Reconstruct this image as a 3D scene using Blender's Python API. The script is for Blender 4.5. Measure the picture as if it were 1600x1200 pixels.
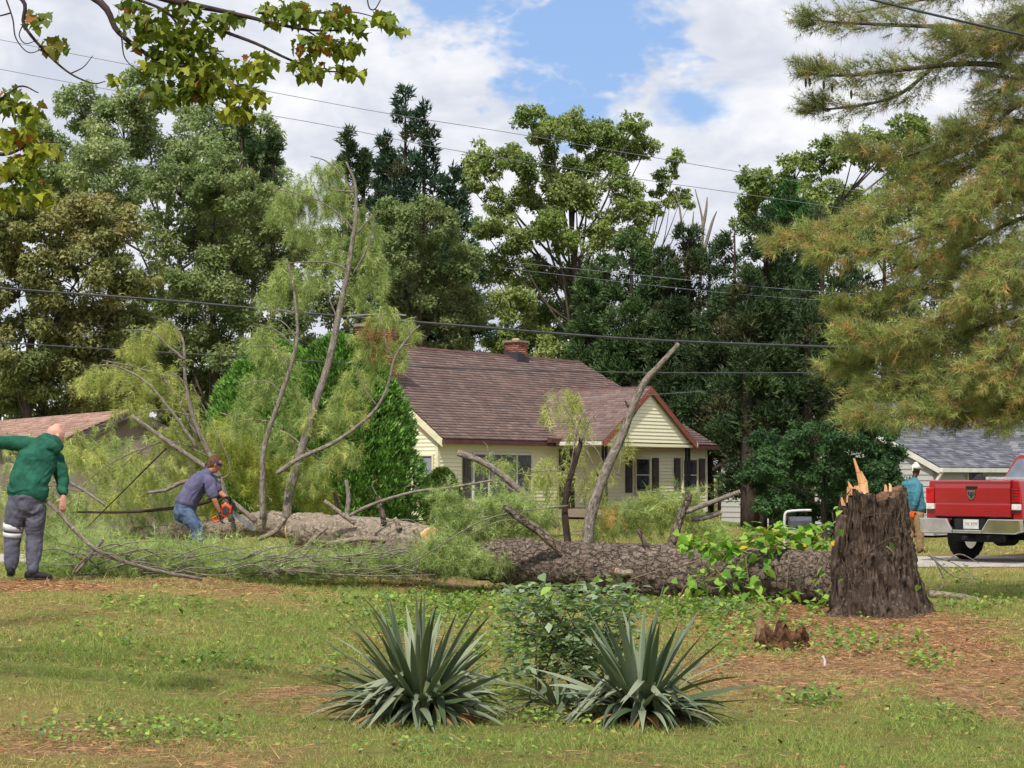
import bpy, bmesh, math, random
import numpy as np
from mathutils import Vector, Matrix

for _o in list(bpy.data.objects):
    bpy.data.objects.remove(_o)
R = np.random.default_rng(11)
random.seed(11)
SC = bpy.context.scene
COL = SC.collection
PI = math.pi
rad = math.radians

# ------------------------------------------------------------------ camera
F, CZ, HOR = 3000.0, 1.35, 745.0          # focal length in photo pixels, eye height, horizon row
PITCH = math.atan((HOR - 600.0) / F)
cam = bpy.data.cameras.new('camera')
cam.sensor_fit = 'HORIZONTAL'; cam.sensor_width = 36.0
cam.lens = 36.0 * F / 1600.0
cam.clip_start = 0.1; cam.clip_end = 3000.0
camo = bpy.data.objects.new('camera', cam); COL.objects.link(camo)
camo.location = (0, 0, CZ); camo.rotation_euler = (PI / 2 + PITCH, 0, 0)
SC.camera = camo

# ------------------------------------------------------------------ sky and sun
SUN = Vector((-0.15, -0.59, 0.79)).normalized()       # towards the sun
sun = bpy.data.lights.new('sun', 'SUN')
sun.energy = 3.0; sun.angle = rad(2.5); sun.color = (1.0, 0.95, 0.86)
suno = bpy.data.objects.new('sun', sun); COL.objects.link(suno)
suno.rotation_euler = SUN.to_track_quat('Z', 'Y').to_euler()
W = bpy.data.worlds.new('World'); SC.world = W; W.use_nodes = True
W.cycles.sampling_method = 'MANUAL'; W.cycles.sample_map_resolution = 512
nt = W.node_tree; N = nt.nodes; LK = nt.links; N.clear()


def wn(kind, **kw):
    n = N.new(kind)
    for k, v in kw.items():
        setattr(n, k, v)
    return n


def wmath(op, a, b=None, c=None, clamp=False):
    n = wn('ShaderNodeMath', operation=op, use_clamp=clamp)
    for i, v in enumerate((a, b, c)):
        if v is None:
            continue
        if isinstance(v, (int, float)):
            n.inputs[i].default_value = v
        else:
            LK.new(v, n.inputs[i])
    return n.outputs[0]


def wmix(fac, a, b):
    n = wn('ShaderNodeMix', data_type='RGBA')
    for s, v in ((n.inputs[0], fac), (n.inputs[6], a), (n.inputs[7], b)):
        if isinstance(v, (tuple, float, int)):
            s.default_value = v
        else:
            LK.new(v, s)
    return n.outputs[2]


def wnoise(vec, scale, detail, rough=0.55, dist=0.0):
    n = wn('ShaderNodeTexNoise')
    LK.new(vec, n.inputs['Vector'])
    n.inputs['Scale'].default_value = scale; n.inputs['Detail'].default_value = detail
    n.inputs['Roughness'].default_value = rough; n.inputs['Distortion'].default_value = dist
    return n.outputs['Fac']


sky = wn('ShaderNodeTexSky', sky_type='NISHITA', sun_disc=False, sun_elevation=math.asin(SUN.z),
         sun_rotation=math.atan2(SUN.x, SUN.y), air_density=1.0, dust_density=0.6, ozone_density=1.5)
tc = wn('ShaderNodeTexCoord')
mp = wn('ShaderNodeMapping'); LK.new(tc.outputs['Generated'], mp.inputs[0])
mp.inputs['Scale'].default_value = (1, 1, 1.7); mp.inputs['Location'].default_value = (0.31, 0.0, 0.12)
nA = wnoise(mp.outputs[0], 4.2, 5, 0.55, 0.3)
nB = wnoise(mp.outputs[0], 9.0, 6, 0.6, 0.5)
nC = wnoise(mp.outputs[0], 16.0, 4, 0.6, 0.3)
nD = wnoise(mp.outputs[0], 30.0, 3, 0.6, 0.0)
nE = wnoise(mp.outputs[0], 41.0, 3, 0.6, 0.0)
sep = wn('ShaderNodeSeparateXYZ'); LK.new(tc.outputs['Generated'], sep.inputs[0])


def hole(px, py, rx, ry):                       # a gap of clear sky, in direction space
    az, el = math.atan((px - 800) / F), math.atan((HOR - py) / F)
    wx = wmath('MULTIPLY', wmath('SUBTRACT', nD, 0.5), 1.6); wz = wmath('MULTIPLY', wmath('SUBTRACT', nE, 0.5), 1.6)
    dx = wmath('ADD', wx, wmath('DIVIDE', wmath('SUBTRACT', sep.outputs[0], math.sin(az)), rx / F))
    dz = wmath('ADD', wz, wmath('DIVIDE', wmath('SUBTRACT', sep.outputs[2], math.sin(el)), ry / F))
    d = wmath('SQRT', wmath('ADD', wmath('MULTIPLY', dx, dx), wmath('MULTIPLY', dz, dz)))
    front = wmath('GREATER_THAN', sep.outputs[1], 0.0)
    return wmath('MULTIPLY', wmath('SUBTRACT', 1.0, d, clamp=True), front)


gap = wmath('MAXIMUM', wmath('MAXIMUM', hole(890, 30, 240, 165), wmath('MULTIPLY', hole(900, 165, 130, 80), 0.8)),
            wmath('MAXIMUM', hole(740, -10, 260, 105), wmath('MULTIPLY', hole(1080, 170, 90, 70), 0.6)))
cov = wmath('ADD', wmath('MULTIPLY', nA, 0.75), wmath('MULTIPLY', nB, 0.75))
cov = wmath('SUBTRACT', cov, wmath('MULTIPLY', gap, 0.85))
ramp = wn('ShaderNodeMapRange', interpolation_type='SMOOTHSTEP'); LK.new(cov, ramp.inputs[0])
ramp.inputs[1].default_value = 0.24; ramp.inputs[2].default_value = 0.60
shade = wn('ShaderNodeMapRange', interpolation_type='SMOOTHSTEP')
LK.new(wmath('ADD', wmath('MULTIPLY', nA, 0.45), wmath('MULTIPLY', nC, 0.55)), shade.inputs[0])
shade.inputs[1].default_value = 0.36; shade.inputs[2].default_value = 0.64
cloud = wmix(shade.outputs[0], (6.9, 6.95, 7.1, 1), (4.4, 4.65, 5.35, 1))
skyc = wmix(ramp.outputs[0], wmix(0.75, sky.outputs[0], (2.1, 3.35, 5.8, 1)), cloud)
bg = wn('ShaderNodeBackground'); LK.new(skyc, bg.inputs[0]); bg.inputs[1].default_value = 0.10
wo = wn('ShaderNodeOutputWorld'); LK.new(bg.outputs[0], wo.inputs[0])

vs = SC.view_settings
SC.display_settings.display_device = 'sRGB'
vs.view_transform = 'Standard'; vs.look = 'None'; vs.gamma = 1.0; vs.exposure = 0.6
vs.use_curve_mapping = False
SC.render.engine = 'CYCLES'
cy = SC.cycles
cy.max_bounces = 4; cy.diffuse_bounces = 2; cy.glossy_bounces = 2; cy.transmission_bounces = 2
cy.transparent_max_bounces = 4; cy.use_denoising = True
cy.use_adaptive_sampling = True; cy.adaptive_threshold = 0.02
cy.caustics_reflective = False; cy.caustics_refractive = False


# ------------------------------------------------------------------ numbers
def U(px, py, D):
    """the point at depth D that the photograph shows at (px, py)"""
    x, yu = (px - 800.0) / F, (600.0 - py) / F
    dy = math.cos(PITCH) - yu * math.sin(PITCH)
    dz = math.sin(PITCH) + yu * math.cos(PITCH)
    k = D / dy
    return Vector((x * k, D, CZ + dz * k))


def lin(r, g, b):
    return tuple(((c / 255.0) / 12.92 if c <= 10 else ((c / 255.0 + 0.055) / 1.055) ** 2.4) for c in (r, g, b))


def _h(i, j, k):
    n = (i * 374761393 + j * 668265263 + k * 1274126177) & 0xffffffff
    n = ((n ^ (n >> 13)) * 1274126177) & 0xffffffff
    n = (n ^ (n >> 16)) & 0xffff
    return n / 65535.0


def vnoise(P):
    P = np.asarray(P, float)
    I = np.floor(P).astype(np.int64); f = P - I
    f = f * f * (3 - 2 * f)
    i, j, k = I[..., 0], I[..., 1], I[..., 2]
    x, y, z = f[..., 0], f[..., 1], f[..., 2]
    r = 0
    for a in (0, 1):
        for b in (0, 1):
            for c in (0, 1):
                w = (x if a else 1 - x) * (y if b else 1 - y) * (z if c else 1 - z)
                r = r + w * _h(i + a, j + b, k + c)
    return r * 2 - 1


def fbm(P, o=3):
    P = np.asarray(P, float); r = 0; a = 0.5
    for q in range(o):
        r = r + a * vnoise(P * (2 ** q) + 17.3 * q); a *= 0.5
    return r


def sstep(a, b, x):
    t = np.clip((np.asarray(x, float) - a) / (b - a), 0, 1)
    return t * t * (3 - 2 * t)


STUMP = U(1375, 950, 19.4)


def gz(x, y):
    """height of the ground"""
    x = np.asarray(x, float); y = np.asarray(y, float)
    z = 0.25 * sstep(-0.8, -4.6, x) * sstep(9, 17, y) * (1 - 0.75 * sstep(24, 34, y))
    z = z - 0.17 * sstep(20, 25, y) + 0.10 * sstep(45, 58, y) * (1 - sstep(5, 11, x))
    z = z - 0.45 * sstep(40, 56, y) * sstep(6, 11, x)
    z = z - 0.10 * np.exp(-(((x - 3.2) / 2.2) ** 2 + ((y - 18.6) / 2.2) ** 2))
    z = z + 0.045 * np.exp(-(((x - STUMP.x + .1) / 1.5) ** 2 + ((y - STUMP.y + .35) / 1.3) ** 2))
    z = z + 0.05 * fbm(np.stack([x * 0.5, y * 0.5, x * 0], -1), 3) * sstep(6, 10, y) * (1 - sstep(30, 33, y))
    return z


def gp(px, py):
    """where the ground is at a photo pixel: (x, y, z)"""
    D = CZ / max((py - HOR) / F, 1e-3)
    for _ in range(12):
        p = U(px, py, D)
        g = float(gz(p.x, p.y))
        D = max(2.0, (CZ - g) / max((py - HOR) / F, 1e-3))
    p = U(px, py, D)
    return Vector((p.x, p.y, float(gz(p.x, p.y))))


# ------------------------------------------------------------------ objects
def tag(o, label=None, cat=None, group=None, kind=None):
    for k, v in (('label', label), ('category', cat), ('group', group), ('kind', kind)):
        if v:
            o[k] = v
    return o


def empty(name, loc=(0, 0, 0), rz=0.0):
    o = bpy.data.objects.new(name, None); COL.objects.link(o)
    o.location = loc; o.rotation_euler = (0, 0, rz); o.empty_display_size = 0.2
    return o


def root_of(o):
    while o.parent:
        o = o.parent
    return o


def link(name, me, mat=None, parent=None):
    o = bpy.data.objects.new(name, me); COL.objects.link(o)
    if mat is not None and not me.materials:
        for m in (mat if isinstance(mat, (list, tuple)) else [mat]):
            me.materials.append(m)
    if parent is not None:
        o.parent = parent
    return o


def mesh_np(name, V, Fc, tint=None, bk=None, smooth=False, mi=None):
    """mesh from arrays; Fc is (n,3)/(n,4) or a list of such arrays"""
    V = np.asarray(V, np.float32).reshape(-1, 3)
    Fs = [np.asarray(f, np.int32) for f in (Fc if isinstance(Fc, list) else [Fc]) if len(f)]
    me = bpy.data.meshes.new(name)
    me.vertices.add(len(V)); me.vertices.foreach_set('co', V.ravel())
    idx = np.concatenate([f.ravel() for f in Fs])
    tot = np.concatenate([np.full(len(f), f.shape[1], np.int32) for f in Fs])
    st = np.concatenate([[0], np.cumsum(tot)[:-1]]).astype(np.int32)
    me.loops.add(len(idx)); me.loops.foreach_set('vertex_index', idx.astype(np.int32))
    me.polygons.add(len(tot)); me.polygons.foreach_set('loop_start', st)
    if smooth:
        me.polygons.foreach_set('use_smooth', np.ones(len(tot), bool))
    if mi is not None:
        me.polygons.foreach_set('material_index', np.asarray(mi, np.int32))
    if tint is not None:
        t = np.asarray(tint, np.float32)
        if t.shape[1] == 3:
            t = np.concatenate([t, np.ones((len(t), 1), np.float32)], 1)
        a = me.attributes.new('tint', 'FLOAT_COLOR', 'POINT'); a.data.foreach_set('color', t.ravel())
    if bk is not None:
        a = me.attributes.new('bk', 'FLOAT_VECTOR', 'POINT')
        a.data.foreach_set('vector', np.asarray(bk, np.float32).ravel())
    me.update(calc_edges=True)
    return me


def obj_np(name, V, Fc, mat, parent=None, tint=None, bk=None, smooth=False, world=True, mi=None):
    V = np.asarray(V, float).reshape(-1, 3)
    if parent is not None and world:
        V = V - np.array(root_of(parent).location)
    return link(name, mesh_np(name, V, Fc, tint, bk, smooth, mi), mat, parent)


class MB:
    """collects shapes, builds ONE mesh"""
    def __init__(s):
        s.v = []; s.f = []; s.m = []; s.cur = 0

    def add(s, vs_, fs):
        o = len(s.v); s.v += [tuple(v) for v in vs_]
        for f in fs:
            s.f.append(tuple(i + o for i in f)); s.m.append(s.cur)
        return s

    def box(s, x0, x1, y0, y1, z0, z1):
        return s.add([(x0, y0, z0), (x1, y0, z0), (x1, y1, z0), (x0, y1, z0), (x0, y0, z1), (x1, y0, z1), (x1, y1, z1), (x0, y1, z1)],
                     [(0, 3, 2, 1), (4, 5, 6, 7), (0, 1, 5, 4), (1, 2, 6, 5), (2, 3, 7, 6), (3, 0, 4, 7)])

    def prism(s, poly, a, b):
        """poly: points; extruded by vector from +a to +b"""
        n = len(poly); a = Vector(a); b = Vector(b)
        P = [Vector(p) + a for p in poly] + [Vector(p) + b for p in poly]
        return s.add(P, [tuple(reversed(range(n))), tuple(range(n, 2 * n))] + [(i, (i + 1) % n, n + (i + 1) % n, n + i) for i in range(n)])

    def tube(s, pts, r, n=8):
        V, Fq, _ = tube(pts, r, n)
        return s.add(V, [tuple(f) for f in Fq])

    def cyl(s, p, q, r0, r1=None, n=16):
        r1 = r0 if r1 is None else r1
        p = Vector(p); q = Vector(q); d = (q - p).normalized()
        a = d.orthogonal().normalized(); b = d.cross(a)
        ring = lambda c, r: [c + (a * math.cos(t) + b * math.sin(t)) * r for t in np.linspace(0, 2 * PI, n, endpoint=False)]
        return s.add(ring(p, r0) + ring(q, r1), [(i, (i + 1) % n, n + (i + 1) % n, n + i) for i in range(n)] +
                     [tuple(reversed(range(n))), tuple(range(n, 2 * n))])

    def build(s, name, mat, parent=None, world=False, bevel=0.0, smooth=False):
        v = s.v
        if world and parent is not None:
            L = root_of(parent).location; v = [(a - L.x, b - L.y, c - L.z) for a, b, c in v]
        me = bpy.data.meshes.new(name); me.from_pydata(v, [], s.f)
        me.polygons.foreach_set('material_index', s.m)
        if smooth:
            me.polygons.foreach_set('use_smooth', [True] * len(me.polygons))
        me.update()
        o = link(name, me, mat, parent)
        if bevel:
            md = o.modifiers.new('bevel', 'BEVEL'); md.width = bevel; md.segments = 2; md.limit_method = 'ANGLE'
        return o


def catmull(pts, k=6):
    P = [np.array(p, float) for p in pts]
    if len(P) < 3:
        return np.array([P[0] + (P[1] - P[0]) * t for t in np.linspace(0, 1, k + 1)])
    P = [2 * P[0] - P[1]] + P + [2 * P[-1] - P[-2]]
    out = []
    for i in range(1, len(P) - 2):
        a, b, c, d = P[i - 1], P[i], P[i + 1], P[i + 2]
        for t in np.linspace(0, 1, k, endpoint=False):
            out.append(0.5 * (2 * b + (c - a) * t + (2 * a - 5 * b + 4 * c - d) * t * t + (3 * b - a - 3 * c + d) * t ** 3))
    out.append(P[-2])
    return np.array(out)


def tube(pts, radii, n=8, wob=0.0, capend=True):
    """tube along points; returns verts, quads, bark coordinates"""
    P = np.asarray(pts, float); m = len(P)
    r = np.interp(np.linspace(0, 1, m), np.linspace(0, 1, len(radii)), radii) if np.ndim(radii) else np.full(m, radii)
    T = np.gradient(P, axis=0); T /= np.linalg.norm(T, axis=1)[:, None] + 1e-9
    a = np.cross(T[0], [0.31, 0.9, 0.27]); a /= np.linalg.norm(a)
    A = []
    for t in T:
        a = a - t * np.dot(a, t); a /= np.linalg.norm(a) + 1e-9; A.append(a.copy())
    A = np.array(A); B = np.cross(T, A)
    th = np.linspace(0, 2 * PI, n, endpoint=False)
    c, s = np.cos(th), np.sin(th)
    ring = A[:, None, :] * c[None, :, None] + B[:, None, :] * s[None, :, None]
    L = np.concatenate([[0], np.cumsum(np.linalg.norm(np.diff(P, axis=0), axis=1))])
    bk = np.stack([np.broadcast_to(c, (m, n)) * r[:, None], np.broadcast_to(s, (m, n)) * r[:, None], np.broadcast_to(L[:, None], (m, n))], -1)
    rr = r[:, None] * np.ones(n)
    if wob:
        q = bk / max(r.max(), 1e-6); q = q * [1.4, 1.4, 1.0]
        rr = rr * (1 + wob * fbm(q, 3))
    V = (P[:, None, :] + ring * rr[..., None]).reshape(-1, 3)
    i = np.arange(m - 1)[:, None] * n; j = np.arange(n)[None, :]; j2 = (j + 1) % n
    Fq = np.stack([i + j, i + j2, i + n + j2, i + n + j], -1).reshape(-1, 4)
    V = np.concatenate([V, P[:1], P[-1:]]); bk = np.concatenate([bk.reshape(-1, 3), [[0, 0, 0]], [[0, 0, L[-1]]]])
    if capend:
        e = (m - 1) * n; k = np.arange(n); k2 = (k + 1) % n
        Fq = np.concatenate([Fq, np.stack([np.full(n, len(V) - 2), k2, k, k], -1)[:, :4], np.stack([np.full(n, len(V) - 1), e + k, e + k2, e + k2], -1)])
        # degenerate quads are turned into triangles by the caller
    return V, Fq, bk


def split_faces(Fq):
    Fq = np.asarray(Fq)
    t = (Fq[:, 2] == Fq[:, 3])
    return [Fq[~t], Fq[t][:, :3]]


class Acc:
    """collects numpy pieces with tint or bark coordinates, builds one object"""
    def __init__(s):
        s.V = []; s.F4 = []; s.F3 = []; s.T = []; s.B = []; s.n = 0

    def put(s, V, Fq, tint=None, bk=None):
        V = np.asarray(V, float).reshape(-1, 3); Fq = np.asarray(Fq)
        if Fq.shape[1] == 4:
            a, b = split_faces(Fq); s.F4.append(a + s.n); s.F3.append(b + s.n)
        else:
            s.F3.append(Fq + s.n)
        s.V.append(V); s.n += len(V)
        if tint is not None:
            t = np.asarray(tint, float)
            s.T.append(np.broadcast_to(t, (len(V), 3)) if t.ndim == 1 else t)
        if bk is not None:
            s.B.append(bk)
        return s

    def tube(s, pts, r, n=6, wob=0.0, tint=None, smooth=5):
        P = catmull(pts, smooth) if smooth else np.asarray(pts, float)
        V, Fq, bk = tube(P, r, n, wob)
        return s.put(V, Fq, tint, bk)

    def build(s, name, mat, parent=None, smooth=False, world=True):
        V = np.concatenate(s.V)
        F4 = np.concatenate(s.F4) if s.F4 else np.zeros((0, 4), int)
        F3 = np.concatenate(s.F3) if s.F3 else np.zeros((0, 3), int)
        return obj_np(name, V, [F4, F3], mat, parent, np.concatenate(s.T) if s.T else None,
                      np.concatenate(s.B) if s.B else None, smooth, world)


# ------------------------------------------------------------------ materials
MATS = {}


class NT:
    def __init__(s, name):
        m = bpy.data.materials.new(name); m.use_nodes = True
        s.m = m; s.t = m.node_tree; s.t.nodes.clear()
        s.out = s.t.nodes.new('ShaderNodeOutputMaterial')

    def n(s, kind, ins=None, **kw):
        n = s.t.nodes.new(kind)
        for k, v in kw.items():
            setattr(n, k, v)
        for k, v in (ins or {}).items():
            s.set(n.inputs[k], v)
        return n

    def set(s, sock, v):
        if isinstance(v, bpy.types.NodeSocket):
            s.t.links.new(v, sock)
        else:
            sock.default_value = v

    def mix(s, f, a, b, mode='MIX'):
        n = s.n('ShaderNodeMix', data_type='RGBA', blend_type=mode)
        for i, v in ((0, f), (6, a), (7, b)):
            s.set(n.inputs[i], v if not (isinstance(v, tuple) and len(v) == 3) else v + (1,))
        return n.outputs[2]

    def noise(s, vec, scale, detail=4, rough=0.55, dist=0.0):
        return s.n('ShaderNodeTexNoise', {'Vector': vec, 'Scale': scale, 'Detail': detail, 'Roughness': rough, 'Distortion': dist}).outputs['Fac']

    def ramp(s, f, a, b):
        n = s.n('ShaderNodeMapRange', {0: f, 1: a, 2: b}, interpolation_type='SMOOTHSTEP')
        return n.outputs[0]


def pm(name, c1, c2=None, scale=6.0, rough=0.7, bump=0.0, bscale=None, stretch=(1, 1, 1), spec=0.3, metal=0.0, lo=0.35, hi=0.65, coat=0.0):
    """two-colour noise paint with an optional bump"""
    t = NT(name)
    co = t.n('ShaderNodeTexCoord').outputs['Object']
    mpn = t.n('ShaderNodeMapping', {'Vector': co, 'Scale': stretch}).outputs[0]
    b = t.n('ShaderNodeBsdfPrincipled', {'Roughness': rough, 'Specular IOR Level': spec, 'Metallic': metal, 'Coat Weight': coat})
    c2 = c2 or tuple(c * 0.8 for c in c1)
    f = t.ramp(t.noise(mpn, scale, 6), lo, hi)
    t.set(b.inputs['Base Color'], t.mix(f, c1, c2))
    if bump:
        bn = t.n('ShaderNodeBump', {'Strength': bump, 'Distance': 0.02, 'Height': t.noise(mpn, bscale or scale * 4, 6)})
        t.set(b.inputs['Normal'], bn.outputs[0])
    t.set(t.out.inputs[0], b.outputs[0])
    MATS[name] = t.m
    return t.m


def tm(name, trans=0.3, rough=0.6, spec=0.2, gain=1.0):
    """leaf material: colour from each leaf's own tint"""
    t = NT(name)
    c = t.n('ShaderNodeAttribute', attribute_name='tint').outputs['Color']
    if gain != 1.0:
        c = t.mix(1.0, c, (gain, gain, gain), 'MULTIPLY')
    b = t.n('ShaderNodeBsdfPrincipled', {'Base Color': c, 'Roughness': rough, 'Specular IOR Level': spec})
    if trans:
        tr = t.n('ShaderNodeBsdfTranslucent', {'Color': t.mix(1.0, c, (1.12, 1.18, 0.72), 'MULTIPLY')})
        mx = t.n('ShaderNodeMixShader', {0: trans, 1: b.outputs[0], 2: tr.outputs[0]})
        t.set(t.out.inputs[0], mx.outputs[0])
    else:
        t.set(t.out.inputs[0], b.outputs[0])
    return t.m


def barkmat(name, cols, scale=14.0, stretch=0.25, bump=0.6, lichen=None, lo=0.3, hi=0.7, plates=0.0):
    t = NT(name)
    a = t.n('ShaderNodeAttribute', attribute_name='bk').outputs['Vector']
    v = t.n('ShaderNodeMapping', {'Vector': a, 'Scale': (1, 1, stretch)}).outputs[0]
    n1 = t.noise(v, scale, 8, 0.65, 0.4); n2 = t.noise(a, scale * 0.23, 4)
    c = t.mix(t.ramp(n1, lo, hi), cols[0], cols[1])
    c = t.mix(t.ramp(n2, 0.42, 0.66), c, cols[2])
    if lichen:
        c = t.mix(t.ramp(t.noise(a, scale * 1.1, 5, 0.6), 0.58, 0.72), c, lichen)
    hgt = n1
    if plates:                                    # scaly plates with dark cracks between them
        wv = t.n('ShaderNodeVectorMath', {0: v, 1: t.n('ShaderNodeVectorMath', {0: t.n('ShaderNodeTexNoise', {'Vector': a, 'Scale': 14.0, 'Detail': 3}).outputs['Color'], 3: 0.09}, operation='SCALE').outputs[0]}, operation='ADD').outputs[0]
        vo = t.n('ShaderNodeTexVoronoi', {'Vector': wv, 'Scale': plates}, feature='DISTANCE_TO_EDGE').outputs['Distance']
        cr = t.ramp(vo, 0.0, 0.09)
        c = t.mix(t.ramp(cr, -1.1, 1.0), tuple(x * 1.1 for x in cols[0]), c)
        hgt = t.n('ShaderNodeMath', {0: cr, 1: n1}, operation='ADD').outputs[0]
    bn = t.n('ShaderNodeBump', {'Strength': bump, 'Distance': 0.03, 'Height': hgt})
    b = t.n('ShaderNodeBsdfPrincipled', {'Base Color': c, 'Roughness': 0.9, 'Specular IOR Level': 0.15, 'Normal': bn.outputs[0]})
    t.set(t.out.inputs[0], b.outputs[0])
    return t.m


LEAF = tm('leaf', 0.32)
CROWN = tm('crown_leaf', 0.36, 0.6, 0.25, 1.5)
NEEDLE = tm('needle', 0.32, 0.55, 0.3, 1.2)
CEDARM = tm('cedar_leaf', 0.12, 0.7, 0.2, 0.92)
GRASSM = tm('grass_blade', 0.30, 0.7)
LITTER = tm('litter', 0.05, 0.85)
BARK_GREY = barkmat('grey_bark', (lin(74, 66, 60), lin(158, 149, 138), lin(122, 113, 104)), 30, 0.35, 0.9, lin(176, 174, 164))
BARK_LOG = barkmat('scaly_pine_bark', (lin(44, 36, 32), lin(146, 130, 117), lin(108, 94, 84)), 24, 0.5, 1.0, lin(158, 150, 138), plates=13.0)
BARK_LOGP = barkmat('pale_pine_bark', (lin(66, 56, 49), lin(172, 158, 141), lin(138, 125, 110)), 26, 0.6, 0.9, lin(184, 182, 168))
BARK_DARK = barkmat('dark_bark', (lin(36, 30, 27), lin(82, 70, 62), lin(60, 52, 47)), 20, 0.22, 0.9)
BARK_TREE = barkmat('tree_bark', (lin(58, 50, 44), lin(112, 102, 92), lin(86, 78, 70)), 9, 0.3, 0.6)
WOOD = pm('fresh_wood', lin(226, 184, 138), lin(196, 142, 96), 22, 0.75, 0.5, 60, (1, 1, 0.15))
CUTEND = pm('cut_wood_end', lin(214, 176, 130), lin(186, 140, 92), 14, 0.8, 0.3, 60)


def var(cols, n, jit=0.12, rng=R):
    """n linear tints drawn from sRGB colours with jitter"""
    C = np.array([lin(*c) for c in cols]); k = rng.integers(0, len(C), n)
    w = rng.random((n, 1)); k2 = rng.integers(0, len(C), n)
    t = C[k] * w + C[k2] * (1 - w)
    return t * (1 + jit * rng.standard_normal((n, 1))).clip(0.5, 1.6)


def unit(v):
    return v / (np.linalg.norm(v, axis=-1, keepdims=True) + 1e-9)


def rvec(n, rng=R):
    return unit(rng.standard_normal((n, 3)))


def cards(acc, P, Dr, Nr, L, Wd, tint, fold=0.15):
    """folded diamond leaves"""
    n = len(P); Dr = unit(Dr); S = unit(np.cross(Dr, Nr)); Nn = np.cross(S, Dr)
    L = np.broadcast_to(L, n)[:, None]; Wd = np.broadcast_to(Wd, n)[:, None]
    a = P; t = P + Dr * L; m = P + Dr * L * 0.45 + Nn * fold * Wd
    V = np.stack([a, m + S * Wd * 0.5, t, m - S * Wd * 0.5], 1).reshape(-1, 3)
    i = np.arange(n)[:, None] * 4
    acc.put(V, np.concatenate([i + [[0, 1, 2]], i + [[0, 2, 3]]]), np.repeat(tint, 4, 0))


def spikes(acc, P, Dr, L, Wd, tint):
    """thin triangles: needles, blades"""
    n = len(P); Dr = unit(Dr); S = unit(np.cross(Dr, rvec(n)))
    L = np.broadcast_to(L, n)[:, None]; Wd = np.broadcast_to(Wd, n)[:, None]
    V = np.stack([P - S * Wd * 0.5, P + S * Wd * 0.5, P + Dr * L], 1).reshape(-1, 3)
    acc.put(V, np.arange(3 * n).reshape(-1, 3), np.repeat(tint, 3, 0))


def tris(acc, P, Dr, Nr, L, Wd, tint):
    """small triangular leaves for crowns far away"""
    n = len(P); Dr = unit(Dr); S = unit(np.cross(Dr, Nr))
    L = np.broadcast_to(L, n)[:, None]; Wd = np.broadcast_to(Wd, n)[:, None]
    V = np.stack([P - S * Wd * .5, P + S * Wd * .5, P + Dr * L], 1).reshape(-1, 3)
    acc.put(V, np.arange(3 * n).reshape(-1, 3), np.repeat(tint, 3, 0))


def ball(n, rng=R, power=1 / 3):
    return rvec(n, rng) * (rng.random((n, 1)) ** power)

# ------------------------------------------------------------------ ground
PATCH = []                                   # fallen-needle patches: centre, radii, weight


def patch(px, py, rx, ry, w=1.0):
    c = gp(px, py); a = gp(px, py - ry); b = gp(px, py + ry)
    PATCH.append((c.x, c.y, rx * c.y / F, max(0.25, (a.y - b.y) / 2), w))


for a in ((1330, 985, 240, 45, 1.0), (1560, 1070, 160, 70, 1.0), (1420, 1030, 200, 40, 0.9), (1180, 1050, 140, 34, 0.7), (480, 1095, 110, 24, 0.75),
          (70, 1160, 180, 36, 0.7), (330, 1180, 160, 30, 0.35), (40, 917, 150, 9, 1.2), (330, 915, 120, 6, 0.3), (720, 905, 120, 12, 0.7), (900, 1120, 330, 20, 0.35),
          (1000, 1190, 200, 20, 0.25), (620, 1010, 120, 20, 0.3)):
    patch(*a)


def straw(x, y):
    x = np.asarray(x, float); y = np.asarray(y, float); m = np.zeros_like(x)
    for cx, cy, rx, ry, w in PATCH:
        d = np.sqrt(((x - cx) / rx) ** 2 + ((y - cy) / ry) ** 2)
        m = np.maximum(m, w * (1 - sstep(0.55, 1.25, d)))
    n = fbm(np.stack([x * 2.3, y * 2.3, x * 0 + 3.1], -1), 4)
    return np.clip(m + n * 0.75 * (m > 0.02) + 0.12 * n, 0, 1)


def dry(x, y):
    n = fbm(np.stack([np.asarray(x) * 0.7, np.asarray(y) * 0.45, np.asarray(x) * 0 + 9.7], -1), 4)
    left = sstep(3.0, -1.5, x) * sstep(10.5, 12.5, y) * (1 - sstep(16, 19, y))
    return np.clip(0.40 + n * 1.3 - 0.36 * left, 0, 1)


gx = np.unique(np.concatenate([np.linspace(-10, 12, 140), [-900, -500, -250, -120, -60, -35, -22, -15, 16, 24, 36, 60, 120, 250, 500, 900]]))
gy = np.unique(np.concatenate([np.linspace(6, 32, 150), np.linspace(32, 80, 40), [-60, -20, -5, 2, 100, 140, 220, 400, 800, 1500]]))
X, Y = np.meshgrid(gx, gy)
Z = gz(X, Y) + 0.012 * fbm(np.stack([X * 6, Y * 6, X * 0], -1), 2)
nx, ny = len(gx), len(gy)
ii = (np.arange(ny - 1)[:, None] * nx + np.arange(nx - 1)[None, :]).ravel()
st = straw(X, Y); dr = dry(X, Y)
tint = np.stack([st, dr, st * 0], -1).reshape(-1, 3)
t = NT('lawn_soil')
at = t.n('ShaderNodeAttribute', attribute_name='tint').outputs['Color']
sp = t.n('ShaderNodeSeparateColor', {0: at})
pos = t.n('ShaderNodeNewGeometry').outputs['Position']
n1 = t.noise(pos, 9.0, 8, 0.65); n2 = t.noise(pos, 55.0, 5, 0.7); n3 = t.noise(pos, 1.7, 5)
green = t.mix(t.ramp(n1, 0.3, 0.7), lin(90, 100, 48), lin(124, 126, 68))
green = t.mix(t.ramp(n3, 0.45, 0.75), green, lin(108, 98, 58))
dryc = t.mix(t.ramp(n2, 0.3, 0.7), lin(146, 126, 80), lin(112, 102, 60))
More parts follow.
